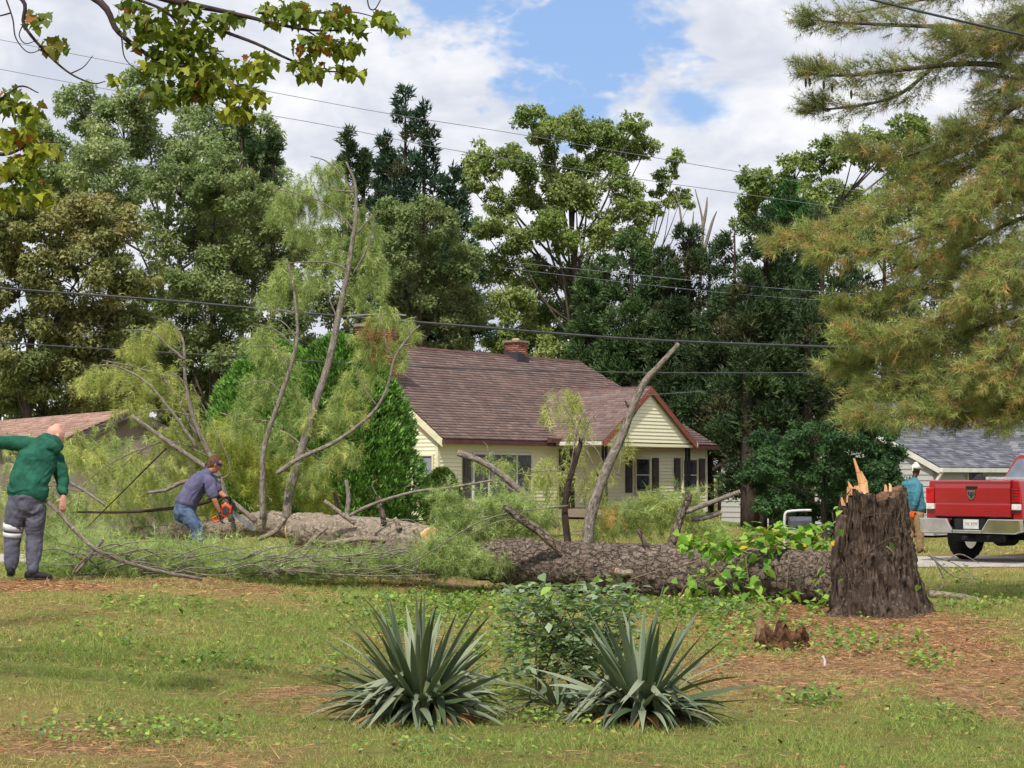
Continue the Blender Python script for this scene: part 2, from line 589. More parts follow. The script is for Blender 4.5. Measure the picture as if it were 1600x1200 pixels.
g = t.mix(sp.outputs[1], green, dryc)
strawc = t.mix(t.ramp(n2, 0.3, 0.7), lin(140, 110, 82), lin(104, 80, 60))
strawc = t.mix(t.ramp(n1, 0.4, 0.7), strawc, lin(162, 134, 102))
g = t.mix(sp.outputs[0], g, strawc)
bn = t.n('ShaderNodeBump', {'Strength': 0.8, 'Distance': 0.03, 'Height': n2})
b = t.n('ShaderNodeBsdfPrincipled', {'Base Color': g, 'Roughness': 0.95, 'Specular IOR Level': 0.1, 'Normal': bn.outputs[0]})
t.set(t.out.inputs[0], b.outputs[0])
ground = obj_np('ground', np.stack([X, Y, Z], -1).reshape(-1, 3), np.stack([ii, ii + 1, ii + nx + 1, ii + nx], -1), t.m, tint=tint, smooth=True)
tag(ground, 'mown lawn with bare patches of brown pine straw', 'ground', kind='structure')

# the pale driveway strip under the pickup and the road beyond the fallen tree
ROADM = pm('pale_concrete', lin(176, 168, 160), lin(152, 144, 136), 5, 0.9, 0.3, 60)
ry = np.linspace(32.2, 36.4, 9); rx = np.linspace(-30, 34, 60)
X, Y = np.meshgrid(rx, ry)
crown = gz(X, Y) + 0.012
ii = (np.arange(8)[:, None] * 60 + np.arange(59)[None, :]).ravel()
rd = obj_np('road', np.stack([X, Y + 0.02 * X, crown], -1).reshape(-1, 3), np.stack([ii, ii + 1, ii + 61, ii + 60], -1), ROADM, smooth=True)
tag(rd, 'pale paved road strip under the red pickup', 'road', kind='structure')


# ------------------------------------------------------------------ grass, needles and weeds on the ground
def lawn_points(n, y0, y1, wide=1.12):
    y = y0 + (y1 - y0) * R.random(n * 2)
    keep = R.random(n * 2) < y / y1
    y = y[keep][:n]
    x = (R.random(len(y)) * 2 - 1) * (y * 0.2667 * wide + 0.5)
    return x, y


acc = Acc()
for n, y0, y1, h, w in ((138000, 8.2, 13.0, 0.029, 0.0045), (130000, 13.0, 20.0, 0.042, 0.0068), (62000, 20.0, 32.4, 0.055, 0.012), (26000, 37.6, 60.0, 0.08, 0.03)):
    x, y = lawn_points(n, y0, y1)
    s_ = straw(x, y); d_ = dry(x, y)
    k = R.random(len(x)) > s_ * 0.93
    x, y, s_, d_ = x[k], y[k], s_[k], d_[k]
    m = len(x)
    tl = fbm(np.stack([x * 3.1, y * 3.1, x * 0], -1), 3)
    hh = h * (0.55 + 0.8 * R.random(m)) * (1 + 1.5 * tl).clip(.35, 2.4) * (1.25 - 0.6 * d_)
    P = np.stack([x, y, gz(x, y) - 0.004], -1)
    D_ = np.stack([R.standard_normal(m) * 0.85, R.standard_normal(m) * 0.85, np.ones(m)], -1)
    gcol = var([(122, 146, 70), (140, 158, 78), (106, 134, 66), (152, 162, 90)], m, 0.16)
    dcol = var([(180, 164, 108), (160, 150, 92), (194, 176, 126)], m, 0.16)
    mixw = (np.clip(d_ * 1.15 - 0.08 + 0.12 * sstep(12, 9, y) + 0.33 * R.standard_normal(m), 0, 1))[:, None]
    spikes(acc, P, D_, hh, w, gcol * (1 - mixw) + dcol * mixw)
tag(acc.build('grass', GRASSM), 'short green and straw-coloured grass of the lawn', 'grass', kind='stuff')

acc = Acc()
x, y = lawn_points(420000, 8.2, 26.0)
s_ = straw(x, y); k = R.random(len(x)) < s_ * 0.5 + .035
x, y = x[k], y[k]; m = len(x)
P = np.stack([x, y, gz(x, y) + 0.006 + 0.02 * R.random(m)], -1)
D_ = np.stack([R.standard_normal(m), R.standard_normal(m), R.standard_normal(m) * 0.16], -1)
spikes(acc, P, D_, 0.05 + 0.07 * R.random(m), 0.0035 + 0.002 * (y > 14), var([(172, 128, 90), (144, 104, 74), (196, 156, 116), (116, 86, 64)], m, 0.2))
tag(acc.build('pine_straw', LITTER), 'brown fallen pine needles lying around the tall stump', 'pine straw', kind='stuff')

# low broad-leaved weeds in drifts
WEEDS = [(1130, 965, 120, 30, 1100), (700, 950, 130, 24, 1300), (860, 945, 100, 24, 1000), (780, 935, 200, 12, 800), (1080, 950, 130, 14, 700), (640, 980, 90, 16, 400), (1240, 1000, 120, 22, 420), (1340, 1010, 130, 22, 380), (1450, 1040, 40, 14, 160),
         (1260, 1095, 70, 14, 300), (1180, 930, 60, 14, 260), (250, 950, 130, 14, 160), (350, 1040, 140, 16, 180), (150, 1000, 160, 30, 120), (130, 1150, 150, 26, 420), (290, 1150, 80, 20, 240), (1450, 1130, 120, 30, 200), (700, 1170, 200, 20, 160),
         (820, 1010, 110, 40, 1300), (1010, 950, 110, 22, 380), (1130, 1010, 50, 40, 220), (520, 1060, 40, 26, 90), (1530, 940, 70, 26, 240), (1490, 905, 60, 20, 160),
         (560, 940, 120, 16, 240), (1290, 940, 60, 22, 260), (750, 1090, 60, 30, 200), (880, 1125, 90, 14, 180)]
acc = Acc()
for px, py, rx_, ry_, n in WEEDS:
    q = R.standard_normal((n, 2)) * 0.5
    cl = gp(px, py)
    pts = np.array([gp(px + a * rx_, py + c * ry_) for a, c in q[: max(8, n // 6)]])
    pts = np.repeat(pts, 6, 0)[:n]; m = len(pts)
    pts = pts + np.stack([R.standard_normal(m) * 0.035, R.standard_normal(m) * 0.035, np.zeros(m)], -1)
    pts[:, 2] = gz(pts[:, 0], pts[:, 1]) + 0.01 + 0.07 * R.random(m)
    D_ = np.stack([R.standard_normal(m), R.standard_normal(m), 0.25 + 0.3 * R.random(m)], -1)
    s = (0.034 + 0.036 * R.random(m)) * np.clip(pts[:, 1] / 17.0, .42, 1.0)
    cards(acc, pts, D_, np.array([[0, 0, 1.0]]) + 0.4 * rvec(m), s, s * 0.75, var([(116, 148, 62), (94, 128, 58), (150, 170, 80), (106, 124, 82)], m, 0.15))
tag(acc.build('weeds', LEAF), 'low broad-leaved green weeds in drifts across the lawn', 'weeds', kind='stuff')

# windfallen dry leaves and chips
acc = Acc()
x, y = lawn_points(1500, 8.5, 22.0); m = len(x)
P = np.stack([x, y, gz(x, y) + 0.025], -1)
s = 0.02 + 0.03 * R.random(m)
cards(acc, P, np.stack([R.standard_normal(m), R.standard_normal(m), 0.2 * R.standard_normal(m)], -1), np.array([[0, 0, 1.0]]) + 0.5 * rvec(m), s, s * 0.7,
      var([(120, 88, 58), (150, 116, 76), (92, 66, 46), (164, 140, 92)], m, 0.2))
# bark chips and sawdust under the trunk
n = 2600; f = R.random(n)
lx = 3.4 - 6.2 * f + .35 * R.standard_normal(n); ly = 20.6 + 7.2 * f - .45 + .4 * R.standard_normal(n)
s = .015 + .035 * R.random(n)
cards(acc, np.stack([lx, ly, gz(lx, ly) + .02 + .02 * R.random(n)], -1), np.stack([R.standard_normal(n), R.standard_normal(n), .3 * R.standard_normal(n)], -1), np.array([[0, 0, 1.]]) + .5 * rvec(n), s, s * .6,
      var([(112, 84, 62), (84, 62, 48), (150, 120, 88), (190, 150, 104)], n, .2))
tag(acc.build('dry_leaves', LITTER), 'small brown dry leaves scattered in the grass', 'dry leaves', kind='stuff')

# ------------------------------------------------------------------ trees
def limbs(acc, base, top, ends, r0, n=8, sub=None):
    """trunk from base to top and a curved limb to each end point"""
    base = np.array(base); top = np.array(top)
    mid = base * 0.5 + top * 0.5 + R.standard_normal(3) * [0.02, 0.02, 0] * np.linalg.norm(top - base)
    acc.tube([base - [0, 0, 0.3], mid, top], [r0 * 1.25, r0, r0 * 0.45], n, 0.12)
    H_ = np.linalg.norm(top - base)
    for e in ends:
        e = np.array(e)
        k = np.clip((e[2] - base[2]) / (top[2] - base[2]) - 0.28 - 0.15 * R.random(), 0.12, 0.92)
        s = base + (top - base) * k
        m = s * 0.45 + e * 0.55 + np.array([0, 0, -0.06 * np.linalg.norm(e - s)]) + R.standard_normal(3) * 0.04 * np.linalg.norm(e - s)
        acc.tube([s, m, e], [r0 * 0.42 * (1.1 - 0.5 * k), r0 * 0.26, r0 * 0.07], 5, 0.0, smooth=4)
    return base, top


def broadleaf(name, label, group, D, base, top, lobes, cols, leaf=0.26, dens=1.0, trunk=0.28, bare=0.0, cat='tree', depth=1.0, flat=0.75, clump=(0.2, 0.34), bark=None, leafy_twigs=True):
    """lobes: (px, py, radius px[, tint shift]); every lobe is a ball of leaf clumps"""
    b = U(base[0], base[1], D); b.z = float(gz(b.x, b.y)); tp = U(top[0], top[1], D)
    root = empty(name, b); tag(root, label, cat, group)
    tr = Acc(); cr = Acc(); leaf = leaf * .62
    ends = []; sc = D / F
    xs = [l[0] for l in lobes]; cx = (min(xs) + max(xs)) / 2; hw = max((max(xs) - min(xs)) / 2, 30) * sc
    for l in lobes:
        r = l[2] * sc
        room = math.sqrt(max(0.05, 1 - min(0.95, (abs(l[0] - cx) * sc / (hw + r)) ** 2)))
        c = np.array(U(l[0], l[1], D)) + [0, (R.random() * 2 - 1) * hw * 0.8 * depth * room, 0]
        ends.append(c - [0, 0, r * 0.25])
        nc = int(max(8, dens * 30 * (0.28 / np.mean(clump)) ** 2))
        d = rvec(nc); d[:, 2] = d[:, 2] * 0.9 + 0.1
        cc = c + d * r * (0.45 + 0.5 * R.random((nc, 1)) ** 0.7) * [1, 1, flat + 0.15]
        rad_ = r * R.uniform(clump[0], clump[1], nc)
        base_t = var(cols, 1, 0.05)[0] if len(l) < 4 else np.array(lin(*l[3]))
        for q in range(nc):
            nl = int(max(14, dens * 19 * (rad_[q] / leaf) ** 2)); nl = min(nl, 800)
            v = ball(nl, power=0.45) * rad_[q] * [1, 1, flat]
            P = cc[q] + v
            out = unit(v + d[q] * 0.4 * rad_[q])
            nrm = unit(out * 0.6 + np.array([0, 0, 0.7]) + 0.7 * rvec(nl))
            dr_ = unit(rvec(nl) + out * 0.5 + np.array([0, 0, -0.45]))
            s = leaf * R.uniform(0.35, 1.5, nl)
            ct = base_t * 0.45 + var(cols, 1, 0.10)[0] * 0.55
            tris(cr, P, dr_, nrm, s, s * 0.72, ct * (1 + 0.2 * R.standard_normal((nl, 1))).clip(0.5, 1.7))
        if leafy_twigs:
            for q in range(0, nc, 3):
                tr.tube([c - [0, 0, r * 0.25], (c + cc[q]) / 2, cc[q]], [trunk * 0.09, trunk * 0.06, trunk * 0.02], 3, smooth=2)
    limbs(tr, b, tp, ends, trunk * .62)
    tr.build('trunk', bark or BARK_TREE, root, smooth=True)
    cr.build('crown', CROWN, root)
    return root


def cedar(name, label, group, D, base, spires, cols, leaf=0.24, dens=1.0, trunk=0.2, cat='tree', yo=0.0):
    fat = .45 if group == G2 else .7; dens = dens * (1.35 if group == G2 else 1.0)
    """spires: (px, top py, bottom py, half width px): lumpy cones of feathery sprays"""
    b = U(base[0], base[1], D + yo); b.z = float(gz(b.x, b.y))
    root = empty(name, b); tag(root, label, cat, group)
    tr = Acc(); cr = Acc(); sc = D / F; leaf = leaf * .8
    for (px, t_, bt, hw) in spires:
        off = (R.random() - 0.5) * 1.2 * hw * sc
        top = np.array(U(px, t_, D + yo)) + [0, off, 0]; bot = np.array(U(px, bt, D + yo)) + [0, off, 0]
        Hh = top[2] - bot[2]; rw = hw * sc
        g0 = bot.copy(); g0[2] = gz(g0[0], g0[1]) - .2
        tr.tube([g0, (bot + top) / 2, top], [trunk, trunk * 0.6, 0.02], 6, 0.05)
        nlob = int(10 + dens * 2.6 * Hh / max(rw, .3) + 14)
        for q in range(nlob):
            u = R.random() ** 0.85 if q > 3 else (0.97, 0.93, 0.88, 0.84)[q]
            loc = rw * ((1 - u) ** fat + 0.06)
            az = R.random() * 2 * PI
            c = bot + np.array([math.cos(az) * loc * .72, math.sin(az) * loc * .72, u * Hh])
            tr.tube([bot + np.array([0, 0, max(0, u - .04) * Hh]), c], [0.03, 0.012], 3, smooth=0)
            rl = max(0.25, loc * R.uniform(0.34, 0.55))
            n = int(dens * 19 * (rl / leaf) ** 2 * 0.7) + 16; n = min(n, 700)
            d = rvec(n); d[:, 2] = np.where(d[:, 2] < -.3, -d[:, 2], d[:, 2])
            P = c + d * rl * R.uniform(.55, 1.0, (n, 1)) * [1, 1, 1.25]
            out = unit(d + np.array([math.cos(az), math.sin(az), .9]) * .55)
            ct = var(cols, 1, .16)[0]
            if R.random() < .07: ct = var([(104, 88, 66), (92, 82, 60)], 1, .1)[0]
            for lay in range(3):
                dirv = unit(out + .75 * rvec(n)); s = leaf * R.uniform(.35, 1.25, n)
                tris(cr, P + .5 * leaf * rvec(n), dirv, rvec(n) + [0, 0, .5], s, s * .36, ct * .5 + .5 * var(cols, n, .2))
    tr.build('trunk', BARK_DARK, root, smooth=True)
    cr.build('crown', CEDARM, root)
    return root


G2 = 'dark cedars right of the house'
OLIVE = [(94, 110, 66), (108, 120, 76), (84, 100, 62), (120, 126, 84)]
RUST = [(114, 118, 72), (104, 114, 69), (92, 104, 62), (132, 124, 82)]
PALE = [(124, 136, 92), (108, 124, 82), (142, 150, 108), (96, 114, 76)]
OAK = [(98, 114, 58), (112, 126, 66), (84, 102, 54), (126, 134, 80)]
DARKC = [(56, 76, 46), (66, 88, 52), (46, 64, 42), (80, 98, 60)]
MIDC = [(72, 98, 56), (84, 110, 62), (60, 86, 50), (94, 116, 68)]

# the tall pale oak far left and its neighbours
broadleaf('oak_tree', 'pale grey-green oak rising behind the olive trees at far left', 'trees behind the yellow house', 100, (260, 700), (270, 250),
          [(90, 250, 55), (150, 190, 48), (110, 320, 60), (210, 220, 60), (250, 180, 52), (310, 190, 55), (200, 300, 70), (300, 270, 70), (370, 235, 55), (410, 215, 40), (400, 290, 55), (50, 210, 40), (340, 330, 60)],
          PALE, 0.28, 1.15, 0.34, flat=0.85)
cedar('cedar_tree', 'short dark cedar tip between the pale oak and the fallen pine top', 'trees behind the yellow house', 92, (385, 700),
      [(375, 178, 420, 34), (425, 215, 420, 30), (398, 225, 420, 36)], DARKC, 0.34)
cedar('cedar_tree', 'small cedar tip just left of the tallest cedar', 'trees behind the yellow house', 96, (543, 700),
      [(543, 208, 420, 26), (568, 240, 420, 18)], DARKC, 0.34)
cedar('cedar_tree', 'tallest dark cedar with a pointed double top above the roof ridge', 'trees behind the yellow house', 90, (650, 720),
      [(634, 143, 560, 78), (664, 178, 560, 70), (600, 220, 560, 40), (710, 265, 600, 62), (735, 390, 640, 50), (690, 330, 640, 80)], [(56, 80, 58), (66, 92, 64), (48, 68, 52)], 0.36, 1.15)
broadleaf('maple_tree', 'yellowing olive tree at the left edge of the wood', 'trees behind the yellow house', 62, (60, 735), (70, 400),
          [(20, 370, 65), (95, 350, 70), (170, 360, 62), (40, 450, 75), (130, 440, 80), (205, 430, 50), (20, 550, 80), (110, 540, 85), (190, 520, 70), (60, 630, 70), (160, 610, 70)],
          RUST, 0.19, 1.12, 0.24)
broadleaf('maple_tree', 'broad olive-brown tree directly above the crouching worker', 'trees behind the yellow house', 68, (330, 735), (330, 350),
          [(290, 300, 55), (345, 285, 55), (400, 320, 58), (270, 370, 60), (350, 370, 75), (430, 390, 60), (260, 450, 65), (340, 460, 80), (420, 470, 75), (290, 550, 75), (380, 560, 80), (450, 540, 60), (330, 630, 70), (230, 600, 60)],
          OLIVE, 0.19, 1.02, 0.24)
broadleaf('maple_tree', 'olive tree between the fallen pine top and the roof ridge', 'trees behind the yellow house', 76, (660, 735), (650, 420),
          [(620, 345, 45), (665, 360, 55), (600, 420, 60), (700, 420, 60), (650, 460, 70), (725, 480, 45), (600, 510, 60), (690, 520, 55), (530, 470, 55), (500, 400, 45), (540, 560, 60)],
          OLIVE, 0.21, 1.0, 0.28)
broadleaf('shade_tree', 'dark leafy tree filling the gap low behind the left roof', 'trees behind the yellow house', 74, (200, 740), (200, 560),
          [(30, 600, 70), (110, 620, 60), (200, 620, 70), (290, 640, 60), (380, 640, 60), (480, 620, 60), (250, 560, 60), (90, 680, 50), (450, 690, 50), (560, 640, 60)],
          [(58, 66, 36), (70, 76, 42), (48, 58, 34)], 0.24, 0.9, 0.25)
# the airy oak above the roof
broadleaf('oak_tree', 'airy oak with sky showing through above the house ridge', 'trees behind the yellow house', 96, (905, 760), (890, 300),
          [(745, 240, 30), (735, 285, 26), (770, 265, 24), (800, 235, 28), (825, 200, 26), (860, 210, 36), (905, 195, 34), (950, 205, 32), (990, 195, 26), (1010, 225, 24), (970, 240, 34),
           (920, 245, 38), (870, 260, 34), (820, 270, 30), (840, 310, 40), (900, 300, 44), (960, 290, 40), (780, 320, 32), (755, 360, 28), (800, 375, 38), (870, 370, 48), (940, 360, 46), (770, 420, 34), (830, 430, 46),
           (910, 430, 50), (800, 490, 40), (870, 500, 50), (840, 550, 45), (790, 540, 30), (985, 330, 26), (1000, 380, 24), (930, 490, 40)],
          OAK, 0.25, 1.12, 0.36, clump=(0.32, 0.5))
broadleaf('oak_tree', 'thin leaning oak top right of the airy oak, half bare', 'trees behind the yellow house', 98, (985, 740), (1010, 370),
          [(1055, 250, 15), (1040, 275, 18), (1030, 300, 15), (1065, 305, 17), (1020, 330, 16), (1045, 320, 12), (1005, 345, 16), (1075, 320, 10), (975, 330, 14), (995, 370, 18)],
          OAK, 0.25, 1.1, 0.2, clump=(0.3, 0.45))
sn = empty('dead_tree', U(1090, 740, 97)); sn.location.z = float(gz(sn.location.x, 97.0)); tag(sn, 'bare dead snag with forked tips above the dark cedars', 'tree', 'trees behind the yellow house')
a = Acc()
for p in ([(1078, 740), (1075, 500), (1064, 340), (1052, 295)], [(1075, 500), (1080, 380), (1084, 330)], [(1080, 740), (1095, 420), (1098, 350), (1086, 295)], [(1096, 365), (1103, 330), (1105, 308)], [(1098, 400), (1112, 350), (1120, 330)]):
    a.tube([U(x_, y_, 97) for x_, y_ in p], [0.11, 0.07, 0.025], 6, 0.1)
a.build('trunk', BARK_GREY, sn, smooth=True)
broadleaf('oak_tree', 'pale round-topped tree behind the cedars beside the right-hand pine', 'trees behind the yellow house', 95, (1250, 740), (1250, 330),
          [(1165, 300, 32), (1200, 285, 34), (1240, 275, 36), (1275, 260, 36), (1310, 255, 36), (1345, 250, 40), (1180, 340, 40), (1240, 330, 45), (1300, 320, 50), (1390, 215, 24), (1420, 205, 22), (1460, 200, 26), (1400, 260, 50), (1460, 270, 60), (1380, 330, 70), (1500, 330, 70), (1560, 300, 60)],
          OAK, 0.27, 1.0, 0.35)
# the dark cedar wall right of the house
cedar('cedar_tree', 'mid-green cedar with a brown dead patch beside the airy oak', G2, 84, (960, 760), [(985, 372, 640, 60), (945, 400, 640, 55), (920, 430, 640, 45), (1020, 395, 660, 50)], MIDC, 0.28)
cedar('cedar_tree', 'dark cedar standing behind the porch gable', G2, 82, (1075, 790), [(1075, 352, 700, 62), (1045, 385, 700, 55), (1110, 375, 700, 60), (1050, 470, 720, 80)], DARKC, 0.26)
cedar('cedar_tree', 'big dark cedar in the middle of the cedar row', G2, 79, (1190, 800), [(1150, 350, 740, 70), (1195, 335, 740, 75), (1235, 360, 740, 70), (1130, 470, 760, 90), (1230, 480, 760, 90)], DARKC, 0.27, .78)
cedar('cedar_tree', 'cedar at the right end of the row behind the pine boughs', G2, 74, (1330, 800), [(1280, 330, 740, 70), (1330, 320, 740, 80), (1385, 340, 740, 80), (1300, 470, 760, 90), (1400, 470, 720, 90), (1470, 400, 700, 80), (1560, 380, 690, 90)], DARKC, 0.3, .6)
cedar('cedar_tree', 'nearest dark cedar whose bare trunk stands right of the house corner', G2, 56, (1150, 815), [(1165, 430, 700, 62), (1210, 470, 760, 56), (1255, 480, 770, 60), (1310, 500, 770, 60), (1185, 560, 790, 56)], DARKC, 0.22, trunk=.26)
cedar('young_cedar', 'bright young cedar top in front of the pale tree at upper right', G2, 88, (1235, 780), [(1232, 290, 520, 45), (1262, 320, 520, 40), (1210, 325, 520, 34)], [(58, 100, 48), (72, 114, 56), (48, 86, 44)], 0.28)
broadleaf('juniper_bush', 'low dark spreading evergreen beside the grey house', None, 47, (1290, 835), (1290, 720),
          [(1190, 740, 36), (1205, 790, 36), (1250, 810, 36), (1330, 815, 36), (1395, 770, 36), (1385, 810, 30), (1215, 730, 45), (1260, 690, 45), (1310, 680, 48), (1360, 690, 45), (1395, 715, 32), (1230, 780, 45), (1290, 740, 55), (1350, 745, 50), (1300, 795, 45), (1360, 795, 34), (1200, 690, 30)],
          [(46, 72, 42), (56, 84, 48), (38, 60, 38), (66, 94, 54)], 0.12, 0.95, 0.1, cat='bush', flat=0.6)
# evergreens in front of the house
def arbor(name, label, D, px, py0, py1, hw, cols, leaf, skew=0.0, dens=1.0, grp=None):
    b = U(px, py1, D); b.z = float(gz(b.x, b.y))
    root = empty(name, b); tag(root, label, 'shrub', grp)
    top = U(px, py0, D); Hh = top.z - b.z; rw = hw * D / F
    n = int(dens * 6600); u = R.random(n) ** 0.9
    az = R.random(n) * 2 * PI
    prof = np.sqrt(np.clip(1 - (np.clip(u - 0.25, 0, 1) / 0.75) ** 1.9, 0, 1)) * (0.78 + 0.22 * sstep(0, 0.2, u))
    lump = 1 + 0.16 * fbm(np.stack([np.cos(az) * 2.2, np.sin(az) * 2.2, u * 7], -1), 3) * 2
    rr = rw * prof * lump * np.where(R.random(n) < .25, 0.62, 0.86 + 0.16 * R.random(n))
    P0 = np.array(b) + np.stack([np.cos(az) * rr + skew * u * rw, np.sin(az) * rr, u * Hh], -1)
    od = np.stack([np.cos(az), np.sin(az), 1.1 + R.random(n)], -1)
    cr = Acc()
    leaf = leaf * .72; blot = (1 + .35 * fbm(P0 * 2.6, 3))[:, None]
    for k in range(9):
        dv = unit(unit(od) + 0.55 * rvec(n)); s = leaf * R.uniform(0.6, 1.3, n)
        tris(cr, P0 + dv * leaf * 1.2 * R.random((n, 1)) + .04 * rvec(n), dv, rvec(n) + unit(od) * 0.5, s, s * 0.5, var(cols, n, 0.22) * blot)
    tr = Acc(); tr.tube([np.array(b) - [0, 0, .2], np.array(b) + [skew * rw * .5, 0, Hh * 0.5], np.array(b) + [skew * rw, 0, Hh * 0.93]], [0.12, 0.08, 0.02], 6)
    tr.build('trunk', BARK_DARK, root, smooth=True); cr.build('crown', CEDARM, root)
    return root


ARB = [(96, 138, 56), (112, 156, 64), (80, 118, 50), (126, 168, 78)]
arbor('arborvitae_shrub', 'rounded bright green arborvitae left of the tall upright limb', 52, 432, 541, 812, 118, ARB, 0.16, 0.0)
arbor('arborvitae_shrub', 'large dense arborvitae at the left corner of the yellow house', 50, 552, 533, 815, 108, [(88, 130, 54), (102, 146, 60), (74, 110, 50), (116, 158, 72)], 0.16, -0.22, 1.2)
arbor('dwarf_conifer', 'small cone-shaped shrub under the gable end window', 56, 690, 736, 808, 30, [(78, 104, 40), (92, 118, 48), (62, 88, 36)], 0.1, 0, 0.35)

# the far wood that closes the gaps under the crowns
acc = Acc()
nb = 520
bx = np.linspace(-52, 56, nb) + R.standard_normal(nb); by = 128 + 7 * R.standard_normal(nb)
tops_ = 9.0 + 3.0 * fbm(np.stack([bx * .12, bx * 0, bx * 0 + 2], -1), 3)
for k in range(nb):
    n = 70; q = ball(n, power=.5) * [2.2, 2.0, 1.5]
    c = np.array([bx[k], by[k], R.uniform(.5, max(1.5, tops_[k]))])
    s = .55 * R.uniform(.6, 1.3, n)
    tris(acc, c + q, rvec(n), rvec(n) + [0, 0, .6], s, s * .7, var([(70, 82, 48), (84, 94, 56), (60, 72, 44)], n, .2))
tag(acc.build('distant_wood', CROWN), 'dim mass of distant trees showing low between the nearer trunks', 'wood', kind='stuff')

# ------------------------------------------------------------------ houses
SHING = tm('shingle', 0.0, 0.92, 0.15)
ROOFB = pm('roof_deck', lin(70, 54, 50), lin(58, 44, 42), 8, 0.9)
SIDY = pm('cream_siding', lin(232, 228, 198), lin(214, 208, 176), 1.1, 0.6, 0.05, 40, (0.4, 0.4, 3))
TRIMC = pm('cream_trim', lin(222, 216, 182), lin(210, 204, 170), 3, 0.55)
TRIMW = pm('white_trim', lin(216, 214, 206), lin(198, 196, 188), 3, 0.5)
FASC = pm('brown_fascia', lin(92, 58, 54), lin(76, 48, 46), 4, 0.6)
REDF = pm('red_brown_fascia', lin(142, 82, 68), lin(122, 70, 58), 4, 0.6)
SHUT = pm('dark_shutter', lin(78, 70, 70), lin(66, 59, 60), 4, 0.6)
BLACKM = pm('black_iron', lin(28, 28, 30), lin(38, 37, 38), 8, 0.5, metal=0.3)
BRICKM = tm('brick_face', 0.0, 0.9, 0.1)
MORTAR = pm('mortar', lin(150, 132, 120), lin(128, 112, 102), 20, 0.95, 0.3)
SIDG = pm('grey_siding', lin(176, 176, 172), lin(160, 161, 158), 1.5, 0.65, 0.05, 40, (0.4, 0.4, 3))
DOORM = pm('dark_door', lin(60, 46, 42), lin(48, 38, 36), 4, 0.5)
_t = NT('window_glass')
_v = _t.n('ShaderNodeTexCoord').outputs['Object']
_b = _t.n('ShaderNodeBsdfPrincipled', {'Base Color': _t.mix(_t.ramp(_t.noise(_v, 1.5, 3), .35, .65), lin(38, 40, 46), lin(70, 74, 84)), 'Roughness': 0.12, 'Specular IOR Level': 0.5})
_t.set(_t.out.inputs[0], _b.outputs[0]); GLASS = _t.m
CURT = pm('pale_curtain', lin(140, 142, 156), lin(120, 123, 138), 3, 0.9, stretch=(6, 6, 0.3))


def shingles(parent, name, o, ud, vd, slope, u0, u1, cols, expo=0.17, tab=0.32, skip=None, jit=0.04):
    """roof courses as real overlapping tabs; u0/u1 give the course ends at height s along the slope"""
    o = np.array(o, float); ud = np.array(ud, float); vd = np.array(vd, float); ud /= np.linalg.norm(ud); vd /= np.linalg.norm(vd)
    nn = np.cross(ud, vd); nn = nn if nn[2] > 0 else -nn
    V = []; T = []
    k = 0; s = 0.0
    C = np.array([lin(*c) for c in cols])
    while s < slope - 0.03:
        a, b_ = u0(s), u1(s)
        x = a - tab * ((k * 0.37) % 1.0)
        course = 1 + 0.035 * R.standard_normal()
        while x < b_:
            w = tab * R.uniform(0.75, 1.2)
            p, q = max(x, a), min(x + w - 0.012, b_)
            x += w
            if q - p < 0.03:
                continue
            if skip and skip((p + q) / 2, s):
                continue
            top = min(s + expo * 1.25, slope); lift = 0.034 + 0.008 * R.random(); dn = 0.012 * R.random()
            A = o + ud * p + vd * (s - dn); B = o + ud * q + vd * (s - dn); Cc = o + ud * q + vd * top; D_ = o + ud * p + vd * top
            V += [A + nn * lift, B + nn * lift, Cc + nn * 0.006, D_ + nn * 0.006, A - nn * 0.005, B - nn * 0.005]
            c = C[R.integers(len(C))] * course * (1 + jit * R.standard_normal())
            T += [c.clip(0.01, 1)] * 6
        s += expo; k += 1
    n = len(V) // 6; i = np.arange(n)[:, None] * 6
    o_ = obj_np(name, np.array(V), np.concatenate([i + [[0, 1, 2, 3]], i + [[4, 5, 1, 0]]]), SHING, parent, tint=np.array(T), world=False)
    o_['kind'] = 'stuff'
    return o_


_board = None


def board_mesh(expo, mat, key):
    k = 'siding_' + key
    me = bpy.data.meshes.get(k)
    if me is None:
        mb = MB(); t = 0.028
        mb.add([(0, 0, 0), (1, 0, 0), (1, -t, 0.0), (0, -t, 0.0), (0, -t, 0.012), (1, -t, 0.012), (1, -0.006, expo), (0, -0.006, expo), (0, 0, expo), (1, 0, expo)],
               [(0, 1, 2, 3), (3, 2, 5, 4), (4, 5, 6, 7), (7, 6, 9, 8), (0, 3, 4, 7, 8), (1, 9, 6, 5, 2)])
        me = bpy.data.meshes.new(k); me.from_pydata(mb.v, [], mb.f); me.materials.append(mat); me.update()
    return me


def board(parent, me, x, y, z, ln, rz=0.0):
    o = bpy.data.objects.new('siding_board', me); COL.objects.link(o); o.parent = parent
    o.location = (x, y, z); o.rotation_euler = (0, 0, rz); o.scale = (ln, 1, 1)
    return o


